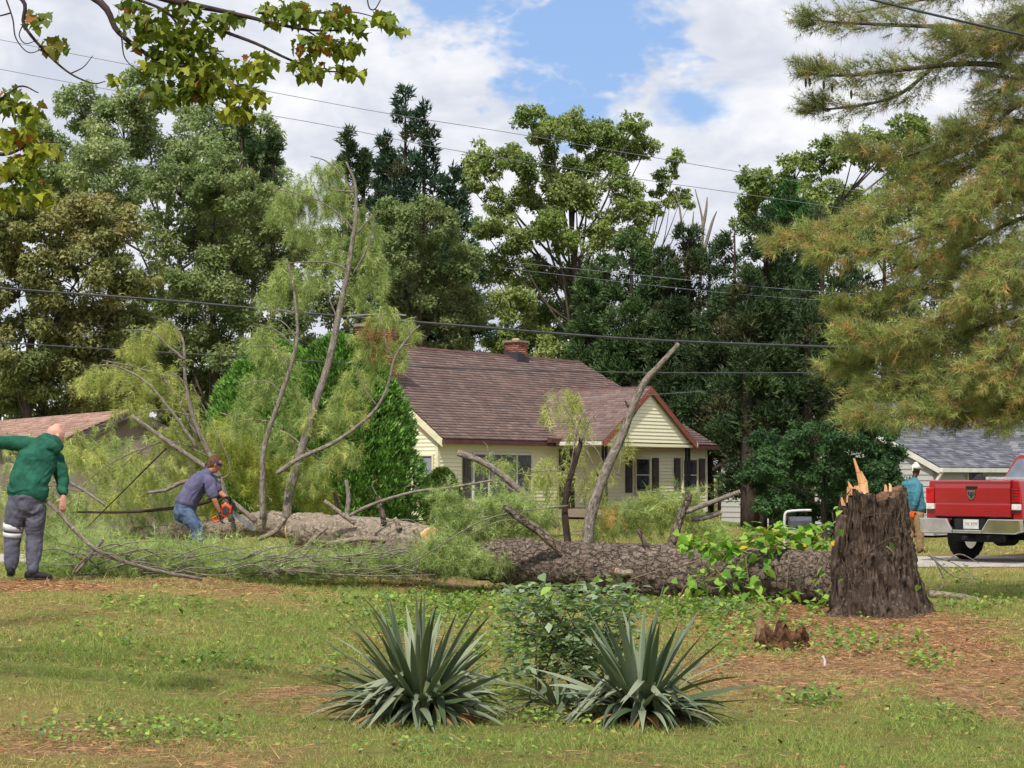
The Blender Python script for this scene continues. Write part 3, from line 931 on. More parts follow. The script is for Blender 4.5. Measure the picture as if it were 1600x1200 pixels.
def window(parent, w, h, loc, rz, frame=TRIMC, panes=((0, 1),), rail=True, depth=0.06, curtain=False):
    """frame with sash and panes; local x along the wall, -y outward"""
    wd = MB()
    f = 0.06
    wd.box(-w / 2 - f, w / 2 + f, -depth, 0, h, h + f).box(-w / 2 - f, w / 2 + f, -depth, 0, -f, 0)
    wd.box(-w / 2 - f, -w / 2, -depth, 0, 0, h).box(w / 2, w / 2 + f, -depth, 0, 0, h)
    o = wd.build('window', frame, parent); o.location = loc; o.rotation_euler = (0, 0, rz)
    for a, b_ in panes:
        x0, x1 = -w / 2 + a * w, -w / 2 + b_ * w
        if rail:
            MB().box(x0 + .02, x1 - .02, -0.036, -0.03, 0.01, h * 0.49).build('pane', GLASS, o)
            MB().box(x0 + .02, x1 - .02, -0.044, -0.038, h * 0.52, h - 0.01).build('pane', GLASS, o)
            MB().box(x0, x1, -0.05, -0.028, h * 0.49, h * 0.52).build('sash_rail', frame, o)
        else:
            MB().box(x0 + .02, x1 - .02, -0.04, -0.033, 0.01, h - .01).build('pane', GLASS, o)
        if curtain:
            MB().box(x0 + .03, x1 - .03, -0.0455, -0.0445, h * 0.02, h * 0.95).build('curtain', CURT, o)
    for a, b_ in panes[1:]:
        x0 = -w / 2 + a * w
        MB().box(x0 - .03, x0 + .03, -depth - .004, -0.02, 0, h).build('mullion', frame, o)
    MB().box(-w / 2 - .1, w / 2 + .1, -depth - .04, -.002, -f - .03, -f - .001).build('sill', frame, o)
    return o


def shutter(parent, w, h, loc, rz):
    m = MB(); m.box(-w / 2, w / 2, -0.03, 0, 0, h)
    for z0, z1 in ((0.07, 0.47), (0.53, 0.93)):
        m.box(-w / 2 + .06, w / 2 - .06, -0.045, -0.03, z0 * h, z1 * h)
    o = m.build('shutter', SHUT, parent); o.location = loc; o.rotation_euler = (0, 0, rz)
    return o


def bricks(parent, name, x0, x1, y0, y1, z0, z1, cols, bl=0.21, bh=0.067):
    """brick faces as real blocks round a mortar core"""
    MB().box(x0 + .012, x1 - .012, y0 + .012, y1 - .012, z0, z1).build('mortar', MORTAR, parent)
    V = []; T = []; k = 0; z = z0; C = np.array([lin(*c) for c in cols])
    Q = []
    while z + bh <= z1 + 1e-6:
        for side, (a, b_) in enumerate(((x0, x1), (y0, y1), (x0, x1), (y0, y1))):
            p = a - (k % 2) * bl / 2
            while p < b_:
                l, r = max(p, a) + (0.0 if p <= a else 0.005), min(p + bl - 0.01, b_)
                p += bl
                if r - l < 0.02:
                    continue
                d = 0.004 * R.random()
                zz = (z + 0.005, z + bh - 0.005)
                if side == 0: bx_ = (l, r, y0 - d, y0 + .02) + zz
                elif side == 2: bx_ = (l, r, y1 - .02, y1 + d) + zz
                elif side == 1: bx_ = (x1 - .02, x1 + d, l, r) + zz
                else: bx_ = (x0 - d, x0 + .02, l, r) + zz
                A = MB().box(*bx_)
                o = len(V); V += A.v; Q += [tuple(i + o for i in f) for f in A.f]
                T += [C[R.integers(len(C))] * (1 + .12 * R.standard_normal())] * 8
        z += bh; k += 1
    o = obj_np(name, np.array(V), np.array(Q), BRICKM, parent, tint=np.array(T).clip(0.01, 1), world=False)
    o['kind'] = 'stuff'
    return o


# ---- the yellow house: local x along its front, y into its depth
TH = rad(54.0)
HB = U(692, 684, 60.0); HB.z = 0.0
house = empty('yellow_house', HB, TH)
tag(house, 'cream yellow sided house with brown shingle roof and porch gable', 'house')
LN, HD, EZ, RZ, RL = 17.06, 4.26, 2.55, 5.77, 13.9
Y0, X0 = 0.30, 0.12                               # wall faces behind the roof edge


def tpx(px, yl):
    """house x of the point on the plane y=yl that shows at px"""
    k = (px - 800.0) / F; c, s = math.cos(TH), math.sin(TH)
    bx, by = HB.x - s * yl, HB.y + c * yl
    return (k * by - bx) / (c - k * s)


def ypx(px, xl):
    k = (px - 800.0) / F; c, s = math.cos(TH), math.sin(TH)
    bx, by = HB.x + c * xl, HB.y + s * xl
    return (k * by - bx) / (-s - k * c)


m = MB()
m.box(X0, LN - .3, Y0, 2 * HD - Y0, 0, EZ)
m.prism([(X0, Y0, EZ), (X0, 2 * HD - Y0, EZ), (X0, HD, RZ - 0.28)], (0, 0, 0), (0.2, 0, 0))
m.build('wall', SIDY, house)
EXP = 0.125
bm_ = board_mesh(EXP, SIDY, 'cream')
z = 0.3
while z < EZ - 0.02:                              # front wall courses
    board(house, bm_, X0, Y0, z, LN - .3 - X0); z += EXP
z = 0.3
while z < RZ - 0.45:                              # gable end courses, shorter towards the peak
    half = (HD - Y0) if z < EZ else (HD - Y0) * max(0.0, 1 - (z + EXP - EZ) / (RZ - 0.3 - EZ))
    if half > 0.1:
        o = board(house, bm_, X0, HD + half, z, 2 * half, -PI / 2)
    z += EXP
MB().box(X0 - .035, X0 + .07, Y0 - .035, Y0 + .07, 0.02, EZ - .02).build('corner_trim', TRIMC, house)
MB().box(LN - .37, LN - .26, Y0 - .035, Y0 + .07, 0.02, EZ - .02).build('corner_trim', TRIMW, house)
# roof
sl = math.hypot(HD, RZ - EZ); vd = (0, HD / sl, (RZ - EZ) / sl)
m = MB(); th = 0.10
m.add([(0, 0, EZ), (LN, 0, EZ), (RL, HD, RZ), (0, HD, RZ), (0, 2 * HD, EZ), (LN, 2 * HD, EZ)] + [(0, 0, EZ - th), (LN, 0, EZ - th), (RL, HD, RZ - th), (0, HD, RZ - th), (0, 2 * HD, EZ - th), (LN, 2 * HD, EZ - th)],
      [(0, 1, 2, 3), (3, 2, 5, 4), (1, 5, 2), (6, 9, 8, 7), (9, 10, 11, 8), (7, 8, 11), (0, 3, 9, 6), (3, 4, 10, 9), (0, 6, 7, 1), (1, 7, 11, 5), (5, 11, 10, 4)])
roof = m.build('roof', ROOFB, house)
BRN = [(122, 103, 98), (115, 97, 93), (129, 110, 104), (109, 93, 90)]
shingles(roof, 'shingles', (0, 0, EZ), (1, 0, 0), vd, sl, lambda s: -0.04, lambda s: LN - (LN - RL) * s / sl, BRN, 0.15, 0.34,
         skip=lambda u, s: 6.6 + s * 0.9 < u < 11.6 - s * 0.9 and s < 2.8)
m = MB()
for k in range(44):
    x = k * 0.316
    m.prism([(x, HD - .13, RZ - .06), (x, HD, RZ + .035), (x, HD + .13, RZ - .06)], (0, 0, 0.012 * (k % 2)), (0.33, 0, 0.012 * (k % 2)))
m.build('ridge_cap', FASC, roof)
# rake boards of the gable end, gutter along the front eave
for s_ in (1, -1):
    y_e = 0 if s_ == 1 else 2 * HD
    MB().prism([(0, y_e, EZ - .02), (0, HD, RZ - .02), (0, HD, RZ - .30), (0, y_e, EZ - .26)], (-0.05, 0, 0), (0.0 - .002, 0, 0)).build('rake_board', TRIMC, house)
MB().box(X0, LN, 0.02, Y0, EZ - .16, EZ - .12).build('soffit', TRIMC, house)
MB().box(-.04, 6.5, -.12, -0.002, EZ - .17, EZ - .03).build('gutter', FASC, house)
MB().box(12.3, LN + .05, -.12, -0.002, EZ - .17, EZ - .03).build('gutter', FASC, house)
MB().box(5.5, 6.7, -.30, -.13, EZ - .06, EZ + .08).build('gutter_box', FASC, house)
# windows on the front
x0, x1 = tpx(738, Y0), tpx(827, Y0)
window(house, x1 - x0, 1.45, ((x0 + x1) / 2, Y0 - .03, 0.62), 0, TRIMW, ((0, .25), (.25, .74), (.74, 1)), rail=False)
xs_ = tpx(728, Y0); shutter(house, 0.42, 1.5, (xs_, Y0 - .03, 0.58), 0)
for wa, wb, sa, sb in ((990, 1013, 981, 1022.5), (1064, 1087.5, 1056.5, 1095)):
    xa, xb = tpx(wa, Y0), tpx(wb, Y0)
    window(house, xb - xa - .12, 1.16, ((xa + xb) / 2, Y0 - .03, 0.83), 0, TRIMC, curtain=False)
    for s_ in (sa, sb):
        shutter(house, 0.44, 1.26, (tpx(s_, Y0), Y0 - .03, 0.78), 0)
ya, yb = ypx(677, X0), ypx(648, X0)
window(house, abs(yb - ya), 1.25, (X0 - .03, (ya + yb) / 2, 0.75), -PI / 2, TRIMC, curtain=True)
xd = tpx(884, Y0)
d_ = MB().box(xd - .45, xd + .45, Y0 - .07, Y0 - .03, 0.28, 2.3).build('door', DOORM, house)
MB().cyl((xd + .36, Y0 - .13, 1.25), (xd + .36, Y0 - .07, 1.25), 0.03).build('handle', BLACKM, d_)
# the porch with its own gable
PX0, PX1, PXM, PY, PZ = 6.1, 12.1, 9.1, -2.0, 4.44
back = (PZ - EZ) / (RZ - EZ) * HD
m = MB(); th = 0.10
m.add([(PX0, PY, EZ), (PX0, 0.0, EZ), (PXM, back, PZ), (PXM, PY, PZ), (PX1, PY, EZ), (PX1, 0.0, EZ)] + [(PX0, PY, EZ - th), (PX0, 0.0, EZ - th), (PXM, back, PZ - th), (PXM, PY, PZ - th), (PX1, PY, EZ - th), (PX1, 0.0, EZ - th)],
      [(0, 3, 2, 1), (3, 4, 5, 2), (0, 6, 9, 3), (3, 9, 10, 4), (6, 7, 8, 9), (9, 8, 11, 10), (0, 1, 7, 6), (4, 10, 11, 5)])
proof = m.build('porch_roof', ROOFB, house)
ps = math.hypot(PXM - PX0, PZ - EZ)
shingles(proof, 'shingles', (PX0, PY, EZ), (0, 1, 0), ((PXM - PX0) / ps, 0, (PZ - EZ) / ps), ps, lambda s: -0.03, lambda s: -PY + back * s / ps, BRN, 0.15, 0.34)
shingles(proof, 'shingles', (PX1, PY, EZ), (0, 1, 0), (-(PX1 - PXM) / ps, 0, (PZ - EZ) / ps), ps, lambda s: -0.03, lambda s: -PY + back * s / ps, BRN, 0.15, 0.34)
MB().prism([(PXM - .12, PY, PZ - .05), (PXM, PY, PZ + .04), (PXM + .12, PY, PZ - .05)], (0, -.02, 0), (0, back - PY, 0)).build('ridge_cap', FASC, proof)
m = MB(); m.prism([(PX0 + .12, PY + .1, EZ - .02), (PX1 - .12, PY + .1, EZ - .02), (PXM, PY + .1, PZ - .14)], (0, 0, 0), (0, .1, 0)); m.build('gable_wall', SIDY, house)
z = EZ - .02
while z < PZ - .3:
    half = 2.85 * (1 - (z + EXP - EZ) / (PZ - .16 - EZ))
    if half > .08:
        board(house, bm_, PXM - half, PY + .1, z, 2 * half)
    z += EXP
for s_, xe in ((1, PX0), (-1, PX1)):
    MB().prism([(xe, PY, EZ - .01), (PXM, PY, PZ - .01), (PXM, PY, PZ - .22), (xe + s_ * .02, PY, EZ - .20)], (0, -.05, 0), (0, -.003, 0)).build('rake_board', REDF, house)
MB().box(PX0 - .1, PX0 - .002, PY + .05, -.15, EZ - .14, EZ - .02).build('gutter', TRIMW, house)
MB().box(PX1 + .002, PX1 + .12, PY - .02, -.15, EZ - .14, EZ + .03).build('gutter', TRIMW, house)
MB().box(PX0 + .1, PX1 - .1, PY + .05, Y0 - .04, EZ - .16, EZ - .06).build('porch_ceiling', SIDY, house)
MB().box(PX0, PX1, PY, Y0 - .04, 0.0, 0.24).build('porch_floor', MORTAR, house)
for xx in (PX0 + .25, PX1 - .35):
    for dx in (0, .2):
        MB().box(xx + dx - .035, xx + dx + .035, PY + .16, PY + .23, .24, EZ - .16).build('porch_post', BLACKM, house)
    MB().box(xx + .035, xx + .165, PY + .18, PY + .21, 1.1, 1.13).box(xx + .035, xx + .165, PY + .18, PY + .21, 2.0, 2.03).build('post_rail', BLACKM, house)
# chimneys
RED = [(146, 92, 76), (130, 80, 68), (160, 106, 88), (118, 74, 64)]
c1 = empty('chimney'); c1.parent = house
cx_ = tpx(806, HD)
bricks(c1, 'bricks', cx_ - .3, cx_ + .3, HD - .3, HD + .3, RZ - .35, RZ + .50, RED)
MB().box(cx_ - .36, cx_ + .36, HD - .36, HD + .36, RZ + .50, RZ + .57).build('cap', MORTAR, c1)
MB().cyl((cx_, HD, RZ + .57), (cx_, HD, RZ + .66), .15, .13).build('flue', pm('clay_flue', lin(190, 160, 120), lin(168, 138, 104), 6, .9), c1)
MB().prism([(cx_ - .36, HD - .345, RZ - .28), (cx_ + .36, HD - .345, RZ - .28), (cx_ + .36, HD - .345, RZ - .05), (cx_ - .36, HD - .345, RZ + .16)], (0, 0, 0), (0, .03, 0)).prism(
    [(cx_ - .345, HD - .345, RZ - .28), (cx_ - .345, HD + .3, RZ - .02), (cx_ - .345, HD + .3, RZ + .2), (cx_ - .345, HD - .345, RZ + .12)], (-.012, 0, 0), (.02, 0, 0)).build('flashing', pm('lead_flashing', lin(52, 50, 58), lin(66, 64, 70), 6, .6), c1)
c2 = empty('chimney'); c2.parent = house
yc = ypx(588, -.3)
bricks(c2, 'bricks', -.62, -.02, yc - .62, yc + .62, 0.05, 6.15, RED)
MB().box(-.66, .02, yc - .66, yc + .66, 6.15, 6.24).build('cap', MORTAR, c2)
for yy in (yc - .5, yc + .5):
    for xx in (-.55, -.1):
        MB().box(xx - .03, xx + .03, yy - .03, yy + .03, 6.24, 6.48).build('cowl_leg', BLACKM, c2)
MB().box(-.8, .15, yc - .85, yc + .85, 6.48, 6.52).build('cowl', pm('galvanised_sheet', lin(180, 180, 180), lin(150, 150, 150), 5, .4, metal=.6), c2)

# ---- the grey house at the right edge
TG = rad(50.0)
GB = U(1468, 729, 62.0); gzz = -0.55
GB.z = gzz
gh = empty('grey_house', GB, TG); tag(gh, 'pale grey sided house with grey shingle roof behind the red pickup', 'house')
GE, GR, GD, GL = 1.66 - gzz, 3.95 - gzz, 4.4, 13.0
MB().box(.12, GL - .2, .3, 2 * GD - .3, 0, GE).prism([(.12, .3, GE), (.12, 2 * GD - .3, GE), (.12, GD, GR - .25)], (0, 0, 0), (.2, 0, 0)).build('wall', SIDG, gh)
bg_ = board_mesh(0.185, SIDG, 'grey')
z = 0.12
while z < GE - .05:
    board(gh, bg_, .12, .3, z, GL - .32); z += .185
z = 0.12
while z < GR - .35:
    half = (GD - .3) if z < GE else (GD - .3) * max(0, 1 - (z + .185 - GE) / (GR - .28 - GE))
    if half > .1:
        board(gh, bg_, .12, GD + half, z, 2 * half, -PI / 2)
    z += .185
m = MB(); th = .1
m.add([(0, 0, GE), (GL, 0, GE), (GL - 3, GD, GR), (0, GD, GR), (0, 2 * GD, GE), (GL, 2 * GD, GE)] + [(0, 0, GE - th), (GL, 0, GE - th), (GL - 3, GD, GR - th), (0, GD, GR - th), (0, 2 * GD, GE - th), (GL, 2 * GD, GE - th)],
      [(0, 1, 2, 3), (3, 2, 5, 4), (1, 5, 2), (6, 9, 8, 7), (9, 10, 11, 8), (7, 8, 11), (0, 3, 9, 6), (3, 4, 10, 9), (0, 6, 7, 1), (1, 7, 11, 5), (5, 11, 10, 4)])
groof = m.build('roof', ROOFB, gh)
gs = math.hypot(GD, GR - GE)
GRY = [(116, 117, 126), (102, 103, 113), (130, 131, 139), (92, 94, 104)]
shingles(groof, 'shingles', (0, 0, GE), (1, 0, 0), (0, GD / gs, (GR - GE) / gs), gs, lambda s: -.04, lambda s: GL - 3 * s / gs, GRY, .14, .36)
MB().prism([(0, GD - .14, GR - .05), (0, GD, GR + .04), (0, GD + .14, GR - .05)], (0, 0, 0), (GL - 3, 0, 0)).build('ridge_cap', SHUT, groof)
MB().prism([(0, 0, GE - .01), (0, GD, GR - .01), (0, GD, GR - .24), (0, 0, GE - .2)], (-.05, 0, 0), (-.002, 0, 0)).build('rake_board', TRIMW, gh)
MB().box(-.02, 6.2, -.13, -.003, GE - .16, GE - .02).build('gutter', TRIMW, gh)
MB().box(.02, .11, .16, .255, .1, GE - .55).prism([(.02, -.1, GE - .16), (.02, .0, GE - .16), (.02, .255, GE - .55), (.02, .16, GE - .55)], (0, 0, 0), (.09, 0, 0)).build('downspout', TRIMW, gh)
window(gh, 1.1, 1.2, (3.0, .27, .85), 0, TRIMW)
# cross wing roof beyond the gutter's end
m = MB(); m.add([(6.4, -2.6, GE), (6.4, 3.4, GE + 1.75), (9.4, 3.4, GE + 1.9), (9.4, -2.6, GE + 1.9), (12.4, -2.6, GE)], [(0, 3, 2, 1), (0, 4, 3)])
wing = MB().box(6.9, 12, -2.2, .26, 0, GE - .02).build('wing_wall', SIDG, gh)
wr = MB(); wr.prism([(6.4, -2.6, GE - .06), (9.4, -2.6, GE + 1.75), (12.4, -2.6, GE - .06)], (0, 0, 0), (0, 6.2, 0)); wr_o = wr.build('wing_roof', ROOFB, gh)
wsl = math.hypot(3, 1.81)
shingles(wr_o, 'shingles', (6.4, -2.6, GE - .06), (0, 1, 0), (3 / wsl, 0, 1.81 / wsl), wsl, lambda s: -.03, lambda s: 6.2, GRY, .14, .36)

# ---- the brown roofed garage at the left edge
pk = U(205, 640, 46.0); ev = U(0, 658, 55.0)
dr_ = Vector((ev.x - pk.x, ev.y - pk.y, 0)).normalized()
TB = math.atan2(dr_.y, dr_.x)                      # local x runs away along the ridge, +y towards the camera's left
gar = empty('brown_garage', (pk.x, pk.y, 0.0), TB); tag(gar, 'low building with a faded brown roof behind the man in green', 'garage')
gar.location.z = float(gz(pk.x, pk.y))
RZ_, EZ_, HW_, GLN = pk.z - gar.location.z, 2.12 - gar.location.z, 1.9, 12.0
MB().box(.15, GLN, -HW_ + .2, HW_ - .2, 0, EZ_).prism([(.15, -HW_ + .2, EZ_), (.15, HW_ - .2, EZ_), (.15, 0, RZ_ - .12)], (0, 0, 0), (.15, 0, 0)).build('wall', pm('tan_wall', lin(128, 120, 104), lin(112, 104, 90), 3, .8), gar)
gr_ = MB().prism([(0, -HW_, EZ_), (0, 0, RZ_), (0, HW_, EZ_), (0, HW_, EZ_ - .09), (0, 0, RZ_ - .09), (0, -HW_, EZ_ - .09)], (-.1, 0, 0), (GLN, 0, 0)).build('roof', ROOFB, gar)
gsl = math.hypot(HW_, RZ_ - EZ_)
TAN = [(158, 128, 116), (148, 119, 108), (168, 138, 126)]
shingles(gr_, 'shingles', (-.1, HW_, EZ_), (1, 0, 0), (0, -HW_ / gsl, (RZ_ - EZ_) / gsl), gsl, lambda s: 0, lambda s: GLN, TAN, .15, .4, jit=.05)
shingles(gr_, 'shingles', (-.1, -HW_, EZ_), (1, 0, 0), (0, HW_ / gsl, (RZ_ - EZ_) / gsl), gsl, lambda s: 0, lambda s: GLN, TAN, .15, .4, jit=.05)
for s_ in (1, -1):
    MB().prism([(-.1, s_ * HW_, EZ_ - .01), (-.1, 0, RZ_ - .01), (-.1, 0, RZ_ - .16), (-.1, s_ * HW_, EZ_ - .16)], (-.04, 0, 0), (-.002, 0, 0)).build('rake_board', SHUT, gar)

# ------------------------------------------------------------------ the snapped pine
def path(pts, D):
    """(px, py[, D]) points to world"""
    return [np.array(U(p[0], p[1], p[2] if len(p) > 2 else D)) for p in pts]


def limb(parent, pts, D, r0, r1, mat=None, n=8, name='branch', cut=False, wob=0.18):
    r0, r1 = r0 * .8, r1 * .8
    P = catmull(path(pts, D), 6)
    P = P + 0.25 * r0 * np.stack([fbm(P * 2.7 + k * 9, 2) for k in range(3)], -1)
    V, Fq, bk = tube(P, [r0, (r0 + r1) * 0.5, r1], n, wob)
    o = obj_np(name, V, split_faces(Fq), mat or BARK_GREY, parent, bk=bk, smooth=True)
    if cut:
        d = unit(P[-1] - P[-2]); c = P[-1] + d * 0.004
        V, Fq, bk = tube(np.array([c - d * .006, c, c + d * 0.004]), [r1 * .97, r1 * .97, r1 * .9], n)
        obj_np('cut_end', V, split_faces(Fq), CUTEND, o)
    return o


def twigs(parent, pts_list, D, r0, r1, mat=None, name='twigs'):
    for pts in pts_list:
        a = Acc()
        a.tube(path(pts, D), [r0, (r0 + r1) / 2, r1], 5)
        a.build('twig', mat or BARK_GREY, parent, smooth=True)


GREENP = [(156, 172, 104), (136, 154, 90), (174, 184, 122), (120, 140, 80)]
YELP = [(168, 174, 98), (150, 160, 88), (182, 184, 114), (134, 148, 82)]
GRNB = [(134, 154, 90), (152, 168, 104), (116, 138, 78), (168, 182, 122)]
BRNP = [(150, 112, 72), (130, 96, 62), (120, 118, 66)]


PER = 0.34


def weep(parent, blobs, D, cols, L=0.13, w=0.0062, hang=(0, 0, -1.0), spread=0.68, shoot=0.34, per=1.0, name='needles', ntuft=4, nn=15, drift=0.5):
    """boughs of needle tufts: every blob (px,py,rx,ry,n) holds n shoots that hang"""
    acc = Acc(); sc = D / F
    for bl in blobs:
        px, py, rx, ry, n = bl[:5]; n = int(n * per * PER)
        q = ball(n, power=0.5); yo = bl[5] if len(bl) > 5 else 0.0
        c = np.array(U(px, py - ry * .35, D + yo + .35))
        P0 = c + q * np.array([rx * sc, max(rx, 30) * sc * 0.8, ry * sc])
        h = unit(np.array(hang) + drift * rvec(n))
        ln = .68 * shoot * R.uniform(0.6, 1.3, n)
        base_t = var(cols, n, 0.12)
        # shoot axis
        spikes(acc, P0, h, ln, 0.009, np.tile(np.array(lin(104, 92, 62)), (n, 1)))
        for k in range(ntuft):
            f = (k + 0.6) / ntuft
            Pk = P0 + h * (ln * f)[:, None]
            for j in range(nn):
                d = unit(h * 0.6 + spread * 1.6 * rvec(n) + np.array([0, 0, -0.25]))
                spikes(acc, Pk, d, L * R.uniform(0.7, 1.2, n), w, base_t * R.uniform(0.72, 1.3, (n, 1)))
    o = acc.build(name, NEEDLE, parent); o['kind'] = 'stuff'
    return o


def log(name, label, pts, radii, mat, parent=None, n=56, rough=0.030, steps=40):
    P = catmull(pts, steps)
    V, Fq, bk = tube(P, radii, n, 0.0)
    r = np.asarray(bk)
    m = len(V) - 2
    q = r[:m].copy(); q[:, 2] *= 0.55
    plates = np.abs(vnoise(q * 13 + 2.0)) + 0.5 * np.abs(vnoise(q * 29 + 7.0))
    cen = np.repeat(P, n, 0)
    d = unit(V[:m] - cen)
    rr = np.linalg.norm(V[:m] - cen, axis=1)[:, None]
    V[:m] = V[:m] + d * (rr * 0.10 * fbm(r[:m] * 2.2, 2)[:, None] + (plates[:, None] - 0.35) * rough * 1.3)
    return V, Fq, bk


PB = path([(1300, 906, 20.7), (1180, 903, 21.9), (1000, 893, 23.2), (870, 884, 24.4), (760, 873, 25.5), (690, 862, 26.3)], 0)
trunkR = empty('fallen_pine', (float(PB[2][0]), float(PB[2][1]), float(gz(PB[2][0], PB[2][1]))))
tag(trunkR, 'dark scaly pine trunk lying left of the tall stump with broken limbs standing up', 'fallen tree')
V, Fq, bk = log('trunk', '', PB, [0.31, 0.32, 0.32, 0.31, 0.28, 0.25], BARK_LOG)
obj_np('trunk', V, split_faces(Fq), BARK_LOG, trunkR, bk=bk, smooth=True)
d = unit(PB[-1] - PB[-2]); c = PB[-1] + d * .03
V, Fq, bk = tube(np.array([c - d * .03, c, c + d * .012]), [.27, .262, .25], 24)
obj_np('cut_end', V, split_faces(Fq), CUTEND, trunkR)
# limbs that still stand on it
limb(trunkR, [(915, 868), (924, 800), (946, 737), (972, 680), (1001, 607), (1028, 573), (1060, 537)], 24.0, 0.10, 0.036, cut=False)
limb(trunkR, [(889, 862), (883, 800), (890, 750), (905, 700), (908, 684)], 24.2, 0.06, 0.035, BARK_DARK)
limb(trunkR, [(1048, 858), (1065, 805), (1078, 772)], 23.0, 0.07, 0.05, BARK_LOG)
limb(trunkR, [(1072, 800), (1110, 785), (1155, 768)], 23.0, 0.04, 0.034, BARK_GREY, cut=True)
limb(trunkR, [(1080, 812), (1105, 808), (1126, 800)], 23.1, 0.042, 0.04, BARK_GREY, cut=True)
limb(trunkR, [(885, 868), (845, 832), (815, 812), (788, 790)], 23.9, 0.085, 0.055, BARK_LOG)
limb(trunkR, [(1014, 862), (1005, 842), (997, 826)], 22.9, 0.045, 0.035, BARK_LOG)
limb(trunkR, [(1090, 915), (1072, 930), (1046, 950)], 21.8, 0.05, 0.03, BARK_LOG)
limb(trunkR, [(1000, 612), (1001, 602), (998, 594)], 24.0, .03, .016, BARK_LOG, name='limb_stub')
limb(trunkR, [(986, 640), (980, 632), (977, 626)], 24.0, .028, .016, BARK_LOG, name='limb_stub')
limb(trunkR, [(952, 725), (966, 740), (972, 700), (985, 660)], 24.0, .012, .006, BARK_GREY, name='twig')
spl = limb(trunkR, [(1075, 928), (1060, 940), (1044, 952)], 21.72, 0.035, 0.008, WOOD, name='splinter')
limb(trunkR, [(1000, 893), (975, 896), (962, 892)], 22.9, 0.06, 0.05, BARK_LOGP, cut=True)
limb(trunkR, [(880, 800), (905, 660), (925, 640), (928, 655)], 24.2, 0.012, 0.006)
twigs(trunkR, [[(908, 690), (920, 660), (932, 645)], [(935, 745), (915, 700), (895, 660), (880, 630)], [(958, 700), (990, 650), (1003, 630)], [(945, 730), (930, 700), (910, 690)], [(985, 640), (975, 630)], [(990, 625), (985, 612)],
               [(888, 790), (845, 795), (800, 800)], [(800, 800), (740, 820), (640, 880), (560, 898)], [(860, 850), (800, 812), (720, 840)], [(890, 740), (860, 735), (800, 742)]], 24.1, 0.012, 0.005)
weep(trunkR, [(880, 640, 36, 36, 150), (900, 690, 26, 34, 80), (860, 760, 40, 40, 150), (930, 760, 34, 44, 130), (972, 690, 22, 26, 50), (840, 740, 28, 24, 60)], 24.3, YELP, 0.11, 0.0048, ntuft=5, nn=8)
weep(trunkR, [(780, 800, 60, 28, 420), (710, 815, 44, 26, 280), (740, 850, 60, 34, 560), (820, 860, 50, 26, 260), (690, 870, 40, 20, 200), (830, 820, 50, 30, 380), (700, 780, 30, 20, 100)], 25.2, GRNB, 0.12, 0.005, hang=(0, 0, -0.25), drift=0.9, ntuft=5, nn=9)
weep(trunkR, [(1000, 816, 60, 34, 420), (1060, 800, 44, 32, 320), (950, 830, 50, 26, 240), (1100, 834, 40, 22, 200), (1015, 800, 50, 16, 160)], 25.4, GRNB + YELP[:2], 0.12, 0.005, hang=(0.3, 0, -0.3), drift=0.8, ntuft=5, nn=9)
weep(trunkR, [(735, 880, 60, 16, 330), (815, 888, 46, 12, 220), (690, 862, 34, 22, 200), (880, 893, 30, 8, 80)], 24.5, GRNB, 0.12, 0.005, hang=(0, 0, -0.2), drift=0.9, ntuft=5, nn=9)
weep(trunkR, [(955, 800, 20, 12, 34)], 25.2, [(196, 150, 96), (176, 132, 84)], 0.11, 0.005, ntuft=5, nn=8)

# the sawn middle length
PM = path([(672, 852, 26.9), (600, 840, 27.6), (530, 832, 28.3), (466, 828, 28.9)], 0)
logM = empty('sawn_log', (float(PM[1][0]), float(PM[1][1]), float(gz(PM[1][0], PM[1][1]))))
tag(logM, 'pale sawn pine log with cut limb stubs behind the green brush', 'log')
V, Fq, bk = log('trunk', '', PM, [0.26, 0.27, 0.26, 0.25], BARK_LOGP, rough=.026)
obj_np('trunk', V, split_faces(Fq), BARK_LOGP, logM, bk=bk, smooth=True)
for e, k in ((0, 1), (-1, -2)):
    d = unit(PM[e] - PM[k]); c = PM[e] + d * .02
    V, Fq, bk = tube(np.array([c - d * .03, c, c + d * .012]), [.26, .255, .24], 24)
    obj_np('cut_end', V, split_faces(Fq), CUTEND, logM)
limb(logM, [(555, 818), (530, 800), (508, 783)], 27.6, 0.045, 0.036, BARK_LOGP, name='limb_stub', cut=True)
limb(logM, [(600, 818), (594, 790), (590, 776)], 27.3, 0.055, 0.045, BARK_LOG, name='limb_stub')
limb(logM, [(625, 826), (620, 815), (617, 810)], 27.0, 0.05, 0.04, BARK_LOGP, name='limb_stub', cut=True)
limb(logM, [(540, 815), (545, 780), (541, 750)], 28.3, 0.05, 0.035, BARK_GREY, name='limb_stub')
limb(logM, [(523, 815), (527, 790), (523, 768)], 28.5, 0.05, 0.04, BARK_DARK, name='limb_stub')
limb(logM, [(620, 845), (570, 842), (512, 850)], 27.2, 0.05, 0.045, BARK_LOGP, name='limb_stub', cut=True)
limb(logM, [(475, 858), (490, 842), (512, 824)], 27.4, 0.035, 0.03, BARK_LOGP, name='limb_stub')
limb(logM, [(655, 845), (652, 835), (648, 826)], 26.6, 0.06, 0.05, BARK_LOGP, name='limb_stub', cut=True)
limb(logM, [(545, 806), (590, 785), (650, 768), (700, 762), (770, 751), (780, 752), (800, 765), (830, 785)], 27.0, 0.032, 0.012, BARK_GREY, name='branch')
twigs(logM, [[(590, 776), (582, 758), (590, 748)], [(640, 775), (650, 762), (645, 758), (630, 762)], [(700, 762), (715, 770)], [(600, 815), (640, 812), (660, 825)]], 27.0, 0.01, 0.004)

